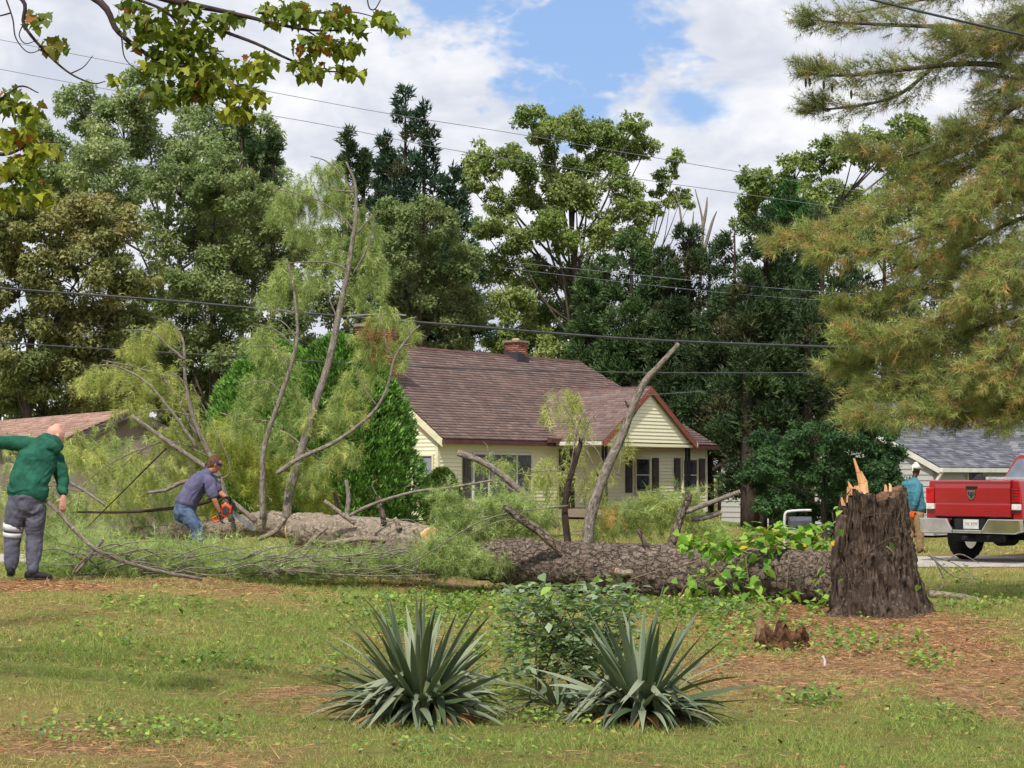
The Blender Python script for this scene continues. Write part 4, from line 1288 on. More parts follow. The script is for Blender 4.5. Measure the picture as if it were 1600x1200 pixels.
# the top of the tree, its side limbs now standing upright
PT = path([(470, 826, 29.1), (420, 818, 29.6), (360, 824, 30.4), (290, 830, 31.2), (150, 835, 32.5)], 0)
top = empty('fallen_pine', (float(PT[1][0]), float(PT[1][1]), float(gz(PT[1][0], PT[1][1]))))
tag(top, 'pale green top of the fallen pine with tall limbs arching upright', 'fallen tree')
V, Fq, bk = log('trunk', '', PT, [0.20, 0.19, 0.17, 0.14, 0.07], BARK_LOGP, rough=.012)
obj_np('trunk', V, split_faces(Fq), BARK_LOGP, top, bk=bk, smooth=True)
A = limb(top, [(447, 812), (452, 770), (468, 715), (490, 640), (512, 570), (528, 500), (535, 465), (546, 410), (553, 360), (557, 310), (553, 280), (541, 252)], 29.0, 0.10, 0.02)
B = limb(top, [(410, 812), (410, 750), (414, 695), (438, 620), (458, 560), (465, 510), (459, 450), (452, 420), (448, 405)], 29.3, 0.062, 0.014)
Cc = limb(top, [(362, 815), (345, 750), (318, 690), (303, 655), (290, 600), (288, 560), (285, 530), (265, 497)], 29.8, 0.06, 0.018)
Dd = limb(top, [(432, 740), (470, 715), (520, 692), (560, 665), (590, 635), (608, 595), (616, 560), (640, 525), (656, 508)], 28.6, 0.045, 0.014)
limb(top, [(308, 700), (270, 645), (225, 595), (180, 572), (140, 572)], 29.6, 0.034, 0.01)
limb(top, [(312, 690), (262, 600), (215, 575), (160, 563)], 29.9, 0.03, 0.01)
limb(top, [(288, 562), (262, 540), (235, 518), (190, 516)], 29.7, 0.028, 0.01)
limb(top, [(345, 745), (310, 722), (262, 690), (207, 650)], 29.2, 0.05, 0.042, BARK_GREY, cut=True)
limb(top, [(400, 815), (370, 790), (352, 778), (340, 760)], 28.7, 0.055, 0.04, BARK_GREY)
limb(top, [(345, 752), (290, 752), (260, 765), (230, 770)], 29.4, 0.05, 0.03, BARK_GREY)
limb(top, [(445, 810), (430, 830), (405, 842)], 28.4, 0.05, 0.045, BARK_LOGP, cut=True)
limb(top, [(500, 720), (465, 690), (425, 660), (375, 655), (345, 645)], 29.6, 0.022, 0.01, BARK_LOGP)
limb(top, [(345, 775), (300, 790), (200, 800), (110, 800)], 29.6, 0.04, 0.02, BARK_DARK)
limb(top, [(260, 700), (200, 760), (130, 830)], 29.2, 0.018, 0.01, BARK_DARK)
twigs(A, [[(555, 363), (530, 335), (490, 310), (430, 295)], [(556, 305), (535, 275), (510, 252), (485, 244)], [(557, 365), (575, 345), (587, 330)], [(552, 428), (575, 385), (585, 340)], [(548, 425), (515, 410), (470, 410), (440, 412)], [(553, 300), (530, 298), (515, 295)], [(528, 500), (516, 470), (515, 450)]], 29.0, 0.018, 0.006)
twigs(B, [[(464, 530), (440, 502), (400, 495)], [(463, 545), (430, 515), (395, 505)], [(452, 575), (430, 545), (412, 540), (380, 545)], [(440, 615), (415, 595), (370, 605)], [(462, 490), (440, 485), (420, 486)]], 29.3, 0.014, 0.005)
twigs(Cc, [[(290, 600), (270, 585), (230, 600)], [(300, 650), (250, 640), (205, 650)], [(345, 750), (360, 730), (330, 660), (300, 600)], [(330, 715), (270, 690), (220, 705), (190, 730)], [(250, 690), (180, 720), (130, 760), (120, 800)]], 29.8, 0.014, 0.005)
twigs(Dd, [[(616, 560), (604, 540), (598, 500), (595, 480)], [(640, 525), (635, 505)], [(590, 635), (565, 600), (555, 560)], [(630, 540), (650, 535)]], 28.6, 0.013, 0.005)
weep(A, [(515, 270, 30, 18, 130), (470, 300, 40, 26, 170), (530, 320, 32, 40, 160), (450, 330, 38, 32, 130), (480, 370, 32, 40, 120), (575, 380, 26, 50, 150), (520, 400, 30, 42, 120), (590, 440, 22, 44, 100), (495, 440, 26, 30, 70), (560, 460, 20, 40, 60), (505, 330, 40, 40, 130), (535, 630, 24, 30, 40)], 29.0, GREENP, 0.135, 0.0058, shoot=0.34)
weep(B, [(440, 430, 26, 22, 90), (425, 470, 28, 34, 130), (470, 460, 18, 40, 70), (410, 540, 34, 34, 140), (440, 580, 28, 40, 130), (400, 620, 40, 36, 160), (460, 640, 26, 44, 100), (385, 660, 36, 30, 130), (430, 690, 44, 34, 130)], 29.3, GREENP, 0.135, 0.0058, shoot=0.32)
weep(Cc, [(255, 515, 34, 16, 80), (215, 545, 36, 22, 120), (175, 590, 44, 26, 170), (240, 600, 44, 34, 170), (140, 600, 24, 22, 70), (290, 640, 30, 40, 110), (210, 640, 40, 26, 110), (270, 690, 44, 36, 150), (240, 740, 60, 36, 190), (160, 730, 40, 40, 120), (330, 690, 26, 34, 80), (180, 780, 60, 30, 160), (120, 700, 26, 30, 60)], 29.7, YELP, 0.135, 0.0058, shoot=0.32)
weep(Dd, [(600, 500, 34, 22, 110), (640, 515, 20, 18, 60), (580, 545, 40, 30, 150), (620, 560, 24, 30, 80), (560, 600, 34, 34, 120), (545, 650, 30, 30, 80), (500, 660, 40, 30, 120), (530, 700, 44, 26, 120), (480, 740, 50, 30, 140)], 28.7, YELP + GREENP, 0.135, 0.0058, shoot=0.3)
weep(Dd, [(588, 530, 26, 30, 70)], 28.6, BRNP, 0.13, 0.0058, shoot=0.36)
weep(top, [(370, 690, 60, 40, 330), (400, 740, 60, 40, 380), (470, 740, 50, 40, 240), (310, 740, 60, 40, 240), (330, 790, 40, 22, 90), (420, 770, 44, 26, 110), (500, 780, 40, 26, 120)], 30.6, [(150, 158, 66), (128, 142, 60), (164, 168, 84)], 0.13, 0.006, shoot=0.3)
weep(top, [(60, 720, 70, 50, 260), (40, 790, 70, 40, 300), (130, 810, 80, 40, 320), (250, 800, 70, 34, 300), (170, 720, 70, 50, 260), (220, 760, 70, 40, 240)], 31.5, GREENP, 0.13, 0.006, shoot=0.3)

# leaning limb in front of the picture window
lb = empty('leaning_limb', gp(868, 828)); tag(lb, 'thick lichen-grey limb leaning in front of the picture window', 'branch')
lb.location = (float(U(870, 815, 30)[0]), 30.0, float(gz(U(870, 815, 30)[0], 30)))
limb(lb, [(872, 822), (842, 795), (815, 770), (775, 735), (745, 718), (716, 708)], 30.0, 0.07, 0.065, BARK_GREY, name='stem', cut=True)
limb(lb, [(800, 760), (770, 745), (762, 700), (755, 690)], 30.0, 0.02, 0.008, BARK_GREY, name='twig')
weep(lb, [(790, 730, 30, 20, 60), (800, 780, 40, 26, 80), (760, 720, 20, 14, 30)], 30.1, GREENP, 0.12, 0.0058)

# cut boughs heaped in front of the log
br = Acc(); HEAP = []
for k in range(1350):
    f = R.random()
    px = 60 + 660 * f; py = 905 - 6 - (54 - 16 * float(sstep(200, 290, px)) - 14 * float(sstep(330, 420, px))) * R.random() ** 1.25 * (0.7 + 0.5 * math.sin(f * 9 + 1) ** 2)
    HEAP.append((px, py))
HP = []
for px, py in HEAP:
    D = 21.6 + 4.6 * sstep(100, 700, px) + 3.0 * (905 - py) / 70 * R.random()
    p = U(px, py, float(D)); HP.append((p.x, p.y, max(p.z, float(gz(p.x, p.y)) + .03)))
HP = np.array(HP); n = len(HP)
h = unit(np.stack([R.standard_normal(n), R.standard_normal(n) * .6 - .3, 0.35 + .35 * R.standard_normal(n)], -1))
ln = .34 * R.uniform(.6, 1.3, n); bt = var(GRNB, n, .16)
spikes(br, HP, h, ln, .01, np.tile(np.array(lin(100, 88, 60)), (n, 1)))
for k in range(6):
    Pk = HP + h * (ln * (k + .6) / 6)[:, None]
    for j in range(10):
        d = unit(h * .7 + .95 * rvec(n) + np.array([0, 0, .12])); spikes(br, Pk, d, .125 * R.uniform(.7, 1.2, n), .0046, bt * R.uniform(.7, 1.3, (n, 1)))
o = br.build('pine_brush', NEEDLE); tag(o, 'heap of green pine boughs on the ground in front of the sawn log', 'brush', kind='stuff')
wb = Acc()
for k in range(170):
    px = 120 + 740 * R.random(); py = (868 if px < 660 else 840) + (38 if px < 660 else 62) * R.random(); D = 21.4 + 4.6 * float(sstep(100, 700, px))
    p = np.array(U(px, py, D)); p[2] = max(p[2], float(gz(p[0], p[1])) + .02)
    dx = R.uniform(-.9, .9); e = p + [dx, R.uniform(-.4, .4), R.uniform(-.05, .18)]; mm = (p + e) / 2 + [0, 0, R.uniform(-.05, .12)]
    wb.tube([p, mm, e], [.011, .008, .004], 5)
o = wb.build('brush_sticks', BARK_GREY, smooth=True); tag(o, 'thin bare sticks tangled through the green pine boughs', 'sticks', kind='stuff')

# single cut branches
def stick(label, pts, D, r0, r1, mat=BARK_GREY, cut=True, tw=()):
    p = U(*pts[0][:2], D); rt = empty('cut_branch', (p.x, p.y, float(gz(p.x, p.y)))); tag(rt, label, 'branch')
    limb(rt, pts, D, r0, r1, mat, name='stem', cut=cut)
    if tw:
        twigs(rt, tw, D, .012, .004)
    return rt


stick('long crooked branch being dragged by the man in green', [(315, 905, 20.6), (250, 893, 20.4), (195, 878, 20.2), (152, 860, 20.1), (120, 832, 20.1), (92, 800, 20.1), (62, 775, 20.15)], 20.1, 0.024, 0.03,
      tw=[[(150, 857), (120, 885), (112, 900)], [(195, 878), (170, 865), (120, 868), (90, 890)], [(150, 858), (180, 850), (215, 858)]])
stick('short cut stub crossing the dragged branch', [(118, 895), (140, 870), (162, 842)], 20.35, 0.02, 0.022)
stick('thin bare branch lying along the edge of the lawn', [(370, 905), (440, 892), (520, 897), (600, 900), (680, 898)], 24.0, 0.014, 0.006, cut=False, tw=[[(440, 892), (470, 884), (510, 880)]])
stick('grey limb lying in the grass right of the stump', [(1452, 928), (1500, 932), (1552, 945)], 22.5, 0.06, 0.035, BARK_LOGP, cut=True)
stick('bent leafless switch arching over the grass behind the stump', [(1450, 868), (1490, 880), (1525, 905)], 21.5, 0.012, 0.004, cut=False, tw=[[(1455, 870), (1490, 900), (1530, 905)], [(1460, 872), (1475, 910), (1455, 930)], [(1480, 876), (1500, 866), (1530, 880)]])
stick('pair of poles lying behind the man in green', [(60, 730), (120, 760), (165, 790)], 26.0, 0.035, 0.02, tw=[[(70, 745), (110, 765), (150, 770)], [(60, 760), (120, 760), (170, 785)]])

# ------------------------------------------------------------------ the stump
sb = Vector((STUMP.x, STUMP.y, -.13))
stump = empty('pine_stump', sb); tag(stump, 'tall dark snapped pine stump with a pale splinter on top', 'stump')
n, mrow = 190, 100
th = np.linspace(0, 2 * PI, n, endpoint=False); hh = np.linspace(0, 1, mrow)
zt = 1.33 + 0.05 * np.sin(th * 2 + 1) + 0.05 * vnoise(np.stack([np.cos(th) * 5, np.sin(th) * 5, th * 0], -1)) - 0.16 * np.exp(-((th - PI * .97) / .42) ** 2)
TH_, HH_ = np.meshgrid(th, hh)
r_ = 0.285 + 0.16 * (1 - HH_) ** 1.6 + 0.22 * np.exp(-HH_ * 11) * (1 + .5 * np.sin(TH_ * 4 + .4))
r_ = r_ * (1 + 0.07 * np.sin(TH_ * 3 + .6) * (1 - HH_ * .6) + 0.10 * np.sin(TH_ * 5 + 2.1) * (1 - HH_) ** 2)
q = np.stack([np.cos(TH_) * 7, np.sin(TH_) * 7, HH_ * 3.0], -1)
rid = 1 - np.abs(vnoise(q * 1.5 + .7 * fbm(q * .8, 2)[..., None]))
rid2 = 1 - np.abs(vnoise(q * 3.3 + 4))
r_ = r_ + (rid ** 2 - .5) * .075 + (rid2 ** 2 - .5) * .035 + .012 * fbm(np.stack([np.cos(TH_) * 16, np.sin(TH_) * 16, HH_ * 30], -1), 2)
lean = 0.05 * HH_
Vs = np.stack([np.cos(TH_) * r_ - lean, np.sin(TH_) * r_, HH_ * zt[None, :]], -1).reshape(-1, 3)
bk = np.stack([np.cos(TH_) * r_, np.sin(TH_) * r_, HH_ * 1.36], -1).reshape(-1, 3)
i = np.arange(mrow - 1)[:, None] * n; j = np.arange(n)[None, :]; j2 = (j + 1) % n
Fq = np.stack([i + j, i + j2, i + n + j2, i + n + j], -1).reshape(-1, 4)
STB = barkmat('stump_bark', (lin(34, 27, 24), lin(112, 96, 84), lin(70, 58, 50)), 26, 0.2, 1.0, lin(122, 112, 102), .36, .72)
obj_np('bark', Vs, Fq, STB, stump, bk=bk, smooth=True, world=False)
# torn top
kr = np.linspace(0, 1, 9)
rim = Vs[-n:]
cen = rim.mean(0)
Tv = np.concatenate([cen + (rim - cen) * (1 - f) * .985 + np.array([0, 0, 1]) * (np.where(f > 0, -.02 - .05 * (f > .5), -.004) + (.035 * vnoise(rim * 22 + f * 9) if f > 0 else 0))[:, None] if f > 0 else cen + (rim - cen) * .99 - [0, 0, .004] for f in kr[:-1]])
i = np.arange(len(kr) - 2)[:, None] * n
Fq = np.stack([i + j, i + j2, i + n + j2, i + n + j], -1).reshape(-1, 4)
obj_np('torn_top', Tv, [Fq, np.array([[(len(kr) - 2) * n + a, (len(kr) - 2) * n + (a + 1) % n, (len(kr) - 2) * n + n // 2] for a in range(n - 1)])], pm('weathered_wood', lin(120, 92, 68), lin(84, 64, 50), 14, .9, .5, 60), stump, smooth=False, world=False)


def shard(pts, wid, thick, name='splinter', mat=WOOD):
    """a flat torn splinter: list of (x, z), widths"""
    m = MB()
    for (p, w0), (q_, w1) in zip(list(zip(pts, wid))[:-1], list(zip(pts, wid))[1:]):
        m.add([(p[0] - w0, p[1] - thick, p[2]), (p[0] + w0, p[1] - thick * .7, p[2]), (p[0] + w0, p[1] + thick, p[2]), (p[0] - w0, p[1] + thick * .8, p[2]),
               (q_[0] - w1, q_[1] - thick * .8, q_[2]), (q_[0] + w1, q_[1] - thick * .6, q_[2]), (q_[0] + w1, q_[1] + thick * .8, q_[2]), (q_[0] - w1, q_[1] + thick * .7, q_[2])],
              [(0, 1, 5, 4), (1, 2, 6, 5), (2, 3, 7, 6), (3, 0, 4, 7), (4, 5, 6, 7), (0, 3, 2, 1)])
    return m.build(name, mat, stump)


def sl_(px, py, dy=0.0):
    p = U(px, py, STUMP.y + dy); return (p.x - sb.x, p.y - sb.y, p.z - sb.z)


shard([sl_(1347, 772, -.1), sl_(1346, 755, -.1), sl_(1341, 738, -.1), sl_(1334, 716, -.1)], [.042, .032, .02, .008], .02)
shard([sl_(1352, 770, -.02), sl_(1352, 752, -.02), sl_(1345, 736, -.04)], [.03, .02, .005], .02)
shard([sl_(1330, 774, -.12), sl_(1330, 763, -.12), sl_(1325, 752, -.12)], [.032, .022, .005], .015)
shard([sl_(1326, 785, -.1), sl_(1326, 772, -.1), sl_(1325, 760, -.1)], [.024, .018, .008], .015)
shard([sl_(1338, 772, -.16), sl_(1338, 764, -.16), sl_(1338, 759, -.16)], [.045, .032, .018], .012)
shard([sl_(1318, 790, -.08), sl_(1316, 783, -.08), sl_(1315, 777, -.08)], [.02, .014, .005], .012)
shard([sl_(1384, 768, -.2), sl_(1384, 760, -.2), sl_(1383, 757, -.2)], [.016, .012, .004], .01)
shard([sl_(1391, 768, -.15), sl_(1391, 758, -.15), sl_(1389, 755, -.15)], [.014, .012, .004], .01)
# the low broken shoulder on its left side
shV, shF, shB = tube(catmull([sb + Vector((-.36, -.02, .1)), sb + Vector((-.40, -.02, .7)), sb + Vector((-.36, -.03, 1.10))], 10), [.14, .085, .06], 24, .5)
obj_np('bark', shV, split_faces(shF), STB, stump, bk=shB, smooth=True)
va = Acc()
VINES = [[(1330, 766), (1322, 820), (1318, 880), (1330, 940)], [(1325, 765), (1312, 790), (1320, 850), (1308, 900)], [(1335, 810), (1360, 802), (1385, 802)], [(1330, 885), (1355, 855), (1385, 838), (1410, 845), (1425, 862)], [(1390, 765), (1398, 800), (1392, 812)],
         [(1300, 800), (1306, 840), (1312, 870)], [(1315, 770), (1305, 830), (1320, 900), (1330, 920)], [(1405, 765), (1408, 790), (1400, 830)], [(1345, 770), (1342, 800), (1330, 830)], [(1370, 812), (1385, 880), (1370, 920)], [(1420, 850), (1430, 845), (1432, 835)],
         [(1395, 770), (1404, 820), (1410, 870)], [(1340, 780), (1338, 850), (1345, 930)], [(1412, 780), (1420, 840), (1432, 900)]]
for v in VINES:
    P = []
    for (a, c_) in v:
        w_ = U(a, c_, STUMP.y); zz = np.clip((w_.z - sb.z) / 1.36, 0, 1)
        rr_ = .285 + .17 * (1 - zz) ** 1.6 + .12 * math.exp(-zz * 9) + .02
        dx = np.clip(w_.x - sb.x + .06 * zz, -rr_, rr_); P.append((w_.x, sb.y - math.sqrt(max(rr_ ** 2 - dx ** 2, .0)) - .005, w_.z))
    va.tube(P, [.0045, .004, .003], 5)
va.build('vine_stems', barkmat('vine', (lin(70, 56, 46), lin(108, 90, 74), lin(90, 74, 60)), 40, .3, .3), stump, smooth=True)
# the little rotten stump
rp = gp(1222, 1012); rst = empty('rotten_stump', rp); tag(rst, 'small crumbling rotten stump left of the tall stump', 'stump')
n, mrow = 60, 16
th = np.linspace(0, 2 * PI, n, endpoint=False); hh = np.linspace(0, 1, mrow); TH_, HH_ = np.meshgrid(th, hh)
r_ = .19 - .02 * HH_ + .03 * (1 - np.abs(vnoise(np.stack([np.cos(TH_) * 6, np.sin(TH_) * 6, HH_ * 2], -1)))) + .03 * vnoise(np.stack([np.cos(TH_) * 12, np.sin(TH_) * 12, HH_ * 9], -1))
ztop = .19 + .06 * vnoise(np.stack([np.cos(th) * 4, np.sin(th) * 4, th * 0 + 5], -1))
Vs = np.concatenate([np.stack([np.cos(TH_) * r_, np.sin(TH_) * r_, HH_ * ztop[None, :] - .03], -1).reshape(-1, 3), [[0, 0, .05]]])
i = np.arange(mrow - 1)[:, None] * n; j = np.arange(n)[None, :]; j2 = (j + 1) % n
Fq = np.stack([i + j, i + j2, i + n + j2, i + n + j], -1).reshape(-1, 4)
ct = np.array([[(mrow - 1) * n + a, (mrow - 1) * n + (a + 1) % n, mrow * n] for a in range(n)])
bk = np.concatenate([np.stack([np.cos(TH_) * r_, np.sin(TH_) * r_, HH_ * .3], -1).reshape(-1, 3), [[0, 0, 0]]])
obj_np('bark', Vs, [Fq, ct], barkmat('rotten_bark', (lin(52, 36, 28), lin(128, 92, 66), lin(88, 62, 46)), 26, .3, 1.0), rst, bk=bk, smooth=False, world=False)
MB().prism([(-.20, -.05, .0), (-.14, -.05, .02), (-.15, -.05, .24), (-.19, -.05, .26), (-.215, -.05, .2)], (0, -.015, 0), (0, .015, 0)).build('bark_slab', pm('tan_bark', lin(150, 122, 92), lin(120, 94, 70), 20, .9, .4), rst)

# ------------------------------------------------------------------ yuccas: every blade an object of its own
def plain_tint(c):
    return np.array(lin(*c))


def blade_mesh(name, L, w, bend, kink, col, mat, seg=9):
    """blade along +x, arched in its own vertical plane; kink = (position, angle) folds the tip down"""
    P = []; a = 0.0; p = np.zeros(3); ds = L / seg
    for k in range(seg + 1):
        P.append(p.copy())
        f = (k + 1) / seg
        a -= bend / seg * (0.3 + 1.4 * f)
        if kink and abs(f - kink[0]) < 0.5 / seg + 1e-6:
            a -= kink[1]
        p = p + np.array([math.cos(a), 0, math.sin(a)]) * ds
    V = []; T = []; c = plain_tint(col)
    for k, p in enumerate(P):
        f = k / seg
        ww = w * (0.55 + 0.9 * math.sin(PI * min(1, 0.18 + f * 0.62))) * (1 - f ** 3.2) * 0.72 + 0.0012
        d = P[min(k + 1, seg)] - P[max(k - 1, 0)]; d = d / np.linalg.norm(d); up = np.array([-d[2], 0, d[0]])
        for s_ in (-1, 0, 1):
            V.append(p + np.array([0, s_ * ww * 0.5, 0]) + up * (abs(s_) * ww * 0.22)); T.append(c * (0.92 if s_ == 0 else 1.06) * (1.15 if f > .93 else 1))
    Fq = []
    for k in range(seg):
        for s_ in (0, 1):
            b_ = k * 3 + s_; Fq.append((b_, b_ + 3, b_ + 4, b_ + 1))
    me = mesh_np(name, np.array(V), np.array(Fq), tint=np.array(T), smooth=True); me.materials.append(mat)
    return me


YUC = tm('yucca_blade', 0.12, 0.5, 0.25)
YC = [(92, 106, 82), (108, 120, 96), (76, 92, 66), (134, 142, 118), (98, 108, 72)]
UPR = [blade_mesh('yucca_blade', 1, .044, b_, None, YC[k % 5], YUC) for k, b_ in enumerate((.04, .1, .2, .32, .5, .14))]
LOW = [blade_mesh('yucca_blade', 1, .044, b_, None, YC[k % 5], YUC) for k, b_ in enumerate((.6, .9, 1.2, .75))]
KNK = [blade_mesh('yucca_blade', 1, .054, .12, (kp, ka), YC[(k + 1) % 5], YUC) for k, (kp, ka) in enumerate(((.33, 1.5), (.45, 1.7), (.55, 1.3), (.4, 2.0)))]
DED = [blade_mesh('yucca_blade', 1, .05, 1.1, None, (150, 120, 78), YUC), blade_mesh('yucca_blade', 1, .05, .8, None, (120, 92, 62), YUC)]


def yucca(label, px, py, size, nup, nlow, nk, nd, seed, tilt=0.0, lowsize=0.9):
    rg = np.random.default_rng(seed)
    b = gp(px, py); rt = empty('yucca_plant', b); tag(rt, label, 'yucca', 'yuccas in the foreground')

    def put(me, az, el, L, h):
        o = bpy.data.objects.new('leaf', me); COL.objects.link(o); o.parent = rt
        o.location = (.05 * math.cos(az), .05 * math.sin(az), h)
        o.rotation_euler = (rg.normal(0, .38), -el, az); o.rotation_mode = 'XYZ'
        o.scale = (L, 1.0 * rg.uniform(.75, 1.05) * size / .62, L)
    for k in range(nup):
        el = rad(84 - 68 * ((k + .5) / nup) ** .7) + rg.normal(0, .10); az = k * 2.39996 + rg.normal(0, .2)
        put(UPR[rg.integers(len(UPR))], az, el + tilt * math.cos(az), size * rg.uniform(.66, 1.16), .05 + .06 * (1 - k / nup))
    for k in range(nlow):
        put(LOW[rg.integers(len(LOW))], k * 2.39996 + rg.normal(0, .3), rad(rg.uniform(8, 42)), lowsize * size * rg.uniform(.75, 1.1), .05)
    for k in range(nk):
        put(KNK[rg.integers(len(KNK))], rg.uniform(0, 2 * PI) if k % 3 else rg.uniform(PI * 1.1, PI * 1.9), rad(rg.uniform(30, 68)), size * rg.uniform(.7, 1.0), .06)
    for k in range(nd):
        put(DED[rg.integers(2)], rg.uniform(0, 2 * PI), rad(rg.uniform(-4, 18)), size * rg.uniform(.5, .85), .03)
    return rt


yucca('large spiky blue-green yucca, the left one of the foreground pair', 655, 1122, .64, 96, 74, 54, 22, 3)
yucca('large spiky yucca to the right, below the fallen trunk', 1003, 1124, .60, 70, 60, 40, 18, 15, tilt=-.28)
yucca('low drooping yucca clump between the two large yuccas', 872, 1112, .40, 0, 34, 10, 8, 8, lowsize=1.1)


# ------------------------------------------------------------------ leaf meshes
def leaf_mesh(name, outline, col, mat, curl=.12):
    """flat outline (x along the leaf, y across) with a folded, curling blade"""
    n = len(outline); V = [(0.45, 0, 0.0)] + [(x, y, abs(y) * .25 - curl * x * x) for x, y in outline]
    me = mesh_np(name, np.array(V), np.array([(0, 1 + k, 1 + (k + 1) % n) for k in range(n)]), tint=np.tile(plain_tint(col), (n + 1, 1)))
    me.materials.append(mat)
    return me


OVATE = [(0, 0), (.12, .2), (.34, .31), (.6, .25), (.85, .1), (1, 0), (.85, -.1), (.6, -.25), (.34, -.31), (.12, -.2)]
HEART = [(.04, 0), (-.04, .16), (.05, .34), (.3, .4), (.62, .26), (1, 0), (.62, -.26), (.3, -.4), (.05, -.34), (-.04, -.16)]
MAPLE = [(0, 0), (-.02, .1), (.0, .30), (.16, .28), (.26, .58), (.36, .44), (.44, .30), (.58, .30), (.72, .22), (1.0, 0), (.72, -.22), (.58, -.30), (.44, -.30), (.36, -.44), (.26, -.58), (.16, -.28), (.0, -.30), (-.02, -.1)]
VLEAF = [leaf_mesh('vine_leaf', HEART, c, LEAF) for c in ((112, 156, 58), (130, 172, 68), (94, 138, 54), (148, 180, 80), (206, 176, 60))]
SLEAF = [leaf_mesh('shrub_leaf', OVATE, c, LEAF) for c in ((136, 156, 122), (120, 140, 104), (156, 170, 142), (104, 132, 82), (148, 176, 88))]
MLEAF = [leaf_mesh('maple_leaf', MAPLE, c, LEAF, .2) for c in ((104, 120, 42), (124, 136, 48), (90, 106, 42), (152, 158, 56), (116, 112, 48), (150, 94, 48))]


def put_leaf(parent, me, loc, az, pitch, roll, s):
    o = bpy.data.objects.new('leaf', me); COL.objects.link(o); o.parent = parent
    L = root_of(parent).location
    o.location = (loc[0] - L.x, loc[1] - L.y, loc[2] - L.z); o.rotation_euler = (roll, pitch, az); o.scale = (s, s, s)
    return o


# the upright shrub between the yuccas
b = gp(892, 1085); shr = empty('leafy_shrub', b); tag(shr, 'upright shrub with grey-green leaflets between the two large yuccas', 'shrub')
rg = np.random.default_rng(21); nleaf = 0
STEMM = barkmat('shrub_stem', (lin(86, 72, 54), lin(120, 104, 76), lin(100, 96, 60)), 40, .3, .2)
tops = [(785, 940), (812, 912), (845, 900), (870, 915), (905, 898), (930, 908), (950, 898), (975, 918), (998, 915), (880, 940), (860, 960), (920, 950), (950, 960), (975, 985), (830, 950), (845, 990), (900, 985), (935, 1000), (960, 1020), (870, 1010), (815, 980), (985, 1010), (905, 1030), (850, 1040)]
for tx, ty in tops:
    e = np.array(U(tx, ty, b.y + rg.uniform(-.25, .3))); s0 = np.array(b) + [rg.uniform(-.22, .22), rg.uniform(-.12, .12), 0]
    m_ = (s0 + e) / 2 + [rg.uniform(-.05, .05), 0, .06]
    P = catmull([s0, m_, e], 8); V, Fq, bk = tube(P, [.007, .005, .0025], 5); obj_np('stem', V, split_faces(Fq), STEMM, shr, bk=bk, smooth=True)
    for f in np.linspace(.35, 1, 12):
        if nleaf >= 298: break
        p = P[int(f * (len(P) - 1))]
        az = rg.uniform(0, 2 * PI)
        col = 4 if (ty < 925 and rg.random() < .4) else rg.integers(0, 4)
        put_leaf(shr, SLEAF[col], p + rg.normal(0, .02, 3), az, rg.uniform(-.5, .45), rg.normal(0, .4), rg.uniform(.065, .10)); nleaf += 1
extra = Acc(); ne = 1150
Pp = np.array([U(rg.uniform(790, 995), 912 + 150 * rg.random(), b.y + rg.uniform(-.25, .3)) for _ in range(ne)])
s = rg.uniform(.05, .085, ne)
cards(extra, Pp, np.stack([rg.standard_normal(ne), rg.standard_normal(ne), .3 * rg.standard_normal(ne)], -1), np.array([[0, 0, 1.]]) + .6 * rvec(ne), s, s * .62, var([(124, 144, 110), (112, 134, 92), (146, 160, 130), (96, 122, 76)], ne, .15))
o = extra.build('foliage', LEAF, shr); o['kind'] = 'stuff'

# vines over the trunk by the stump
vr = empty('leafy_vine', U(1180, 880, 21.6)); vr.location.z = float(gz(vr.location.x, vr.location.y)); tag(vr, 'bright green leafy vine draped over the trunk beside the stump', 'vine')
rg = np.random.default_rng(5); nleaf = 0
VSTEM = barkmat('vine_stem', (lin(120, 100, 72), lin(150, 128, 96), lin(110, 116, 66)), 40, .3, .2)
BSTEM = barkmat('bare_vine', (lin(120, 100, 82), lin(150, 130, 108), lin(130, 110, 90)), 40, .3, .2)
runs = [([(1300, 830), (1230, 835), (1150, 845), (1080, 850)], 21.3, 120), ([(1290, 845), (1220, 850), (1140, 862), (1060, 850)], 21.2, 70), ([(1185, 850), (1180, 835), (1195, 828)], 21.4, 16), ([(1215, 850), (1216, 830), (1222, 822)], 21.3, 18),
        ([(1270, 850), (1275, 835), (1274, 828)], 21.2, 10), ([(1140, 860), (1125, 880), (1100, 905), (1070, 915)], 21.2, 36), ([(1165, 870), (1170, 910), (1180, 945)], 20.9, 34), ([(1120, 890), (1150, 930), (1190, 955)], 20.9, 30), ([(1230, 930), (1215, 950), (1190, 965)], 20.6, 18),
        ([(1320, 870), (1290, 930), (1305, 905)], 20.0, 10), ([(1310, 935), (1270, 955), (1230, 975)], 19.6, 20)]
for pts, D, n in runs:
    P = catmull(path(pts, D), 10); V, Fq, bk = tube(P, [.006, .005, .003], 5); obj_np('stem', V, split_faces(Fq), VSTEM, vr, bk=bk, smooth=True)
    for k in range(n):
        p = P[rg.integers(len(P))] + rg.normal(0, 1, 3) * [.11, .12, .07]
        col = 4 if rg.random() < .02 else rg.integers(0, 4)
        put_leaf(vr, VLEAF[col], p, rg.uniform(0, 2 * PI), rg.uniform(-.2, .9), rg.normal(0, .45), rg.uniform(.085, .15)); nleaf += 1
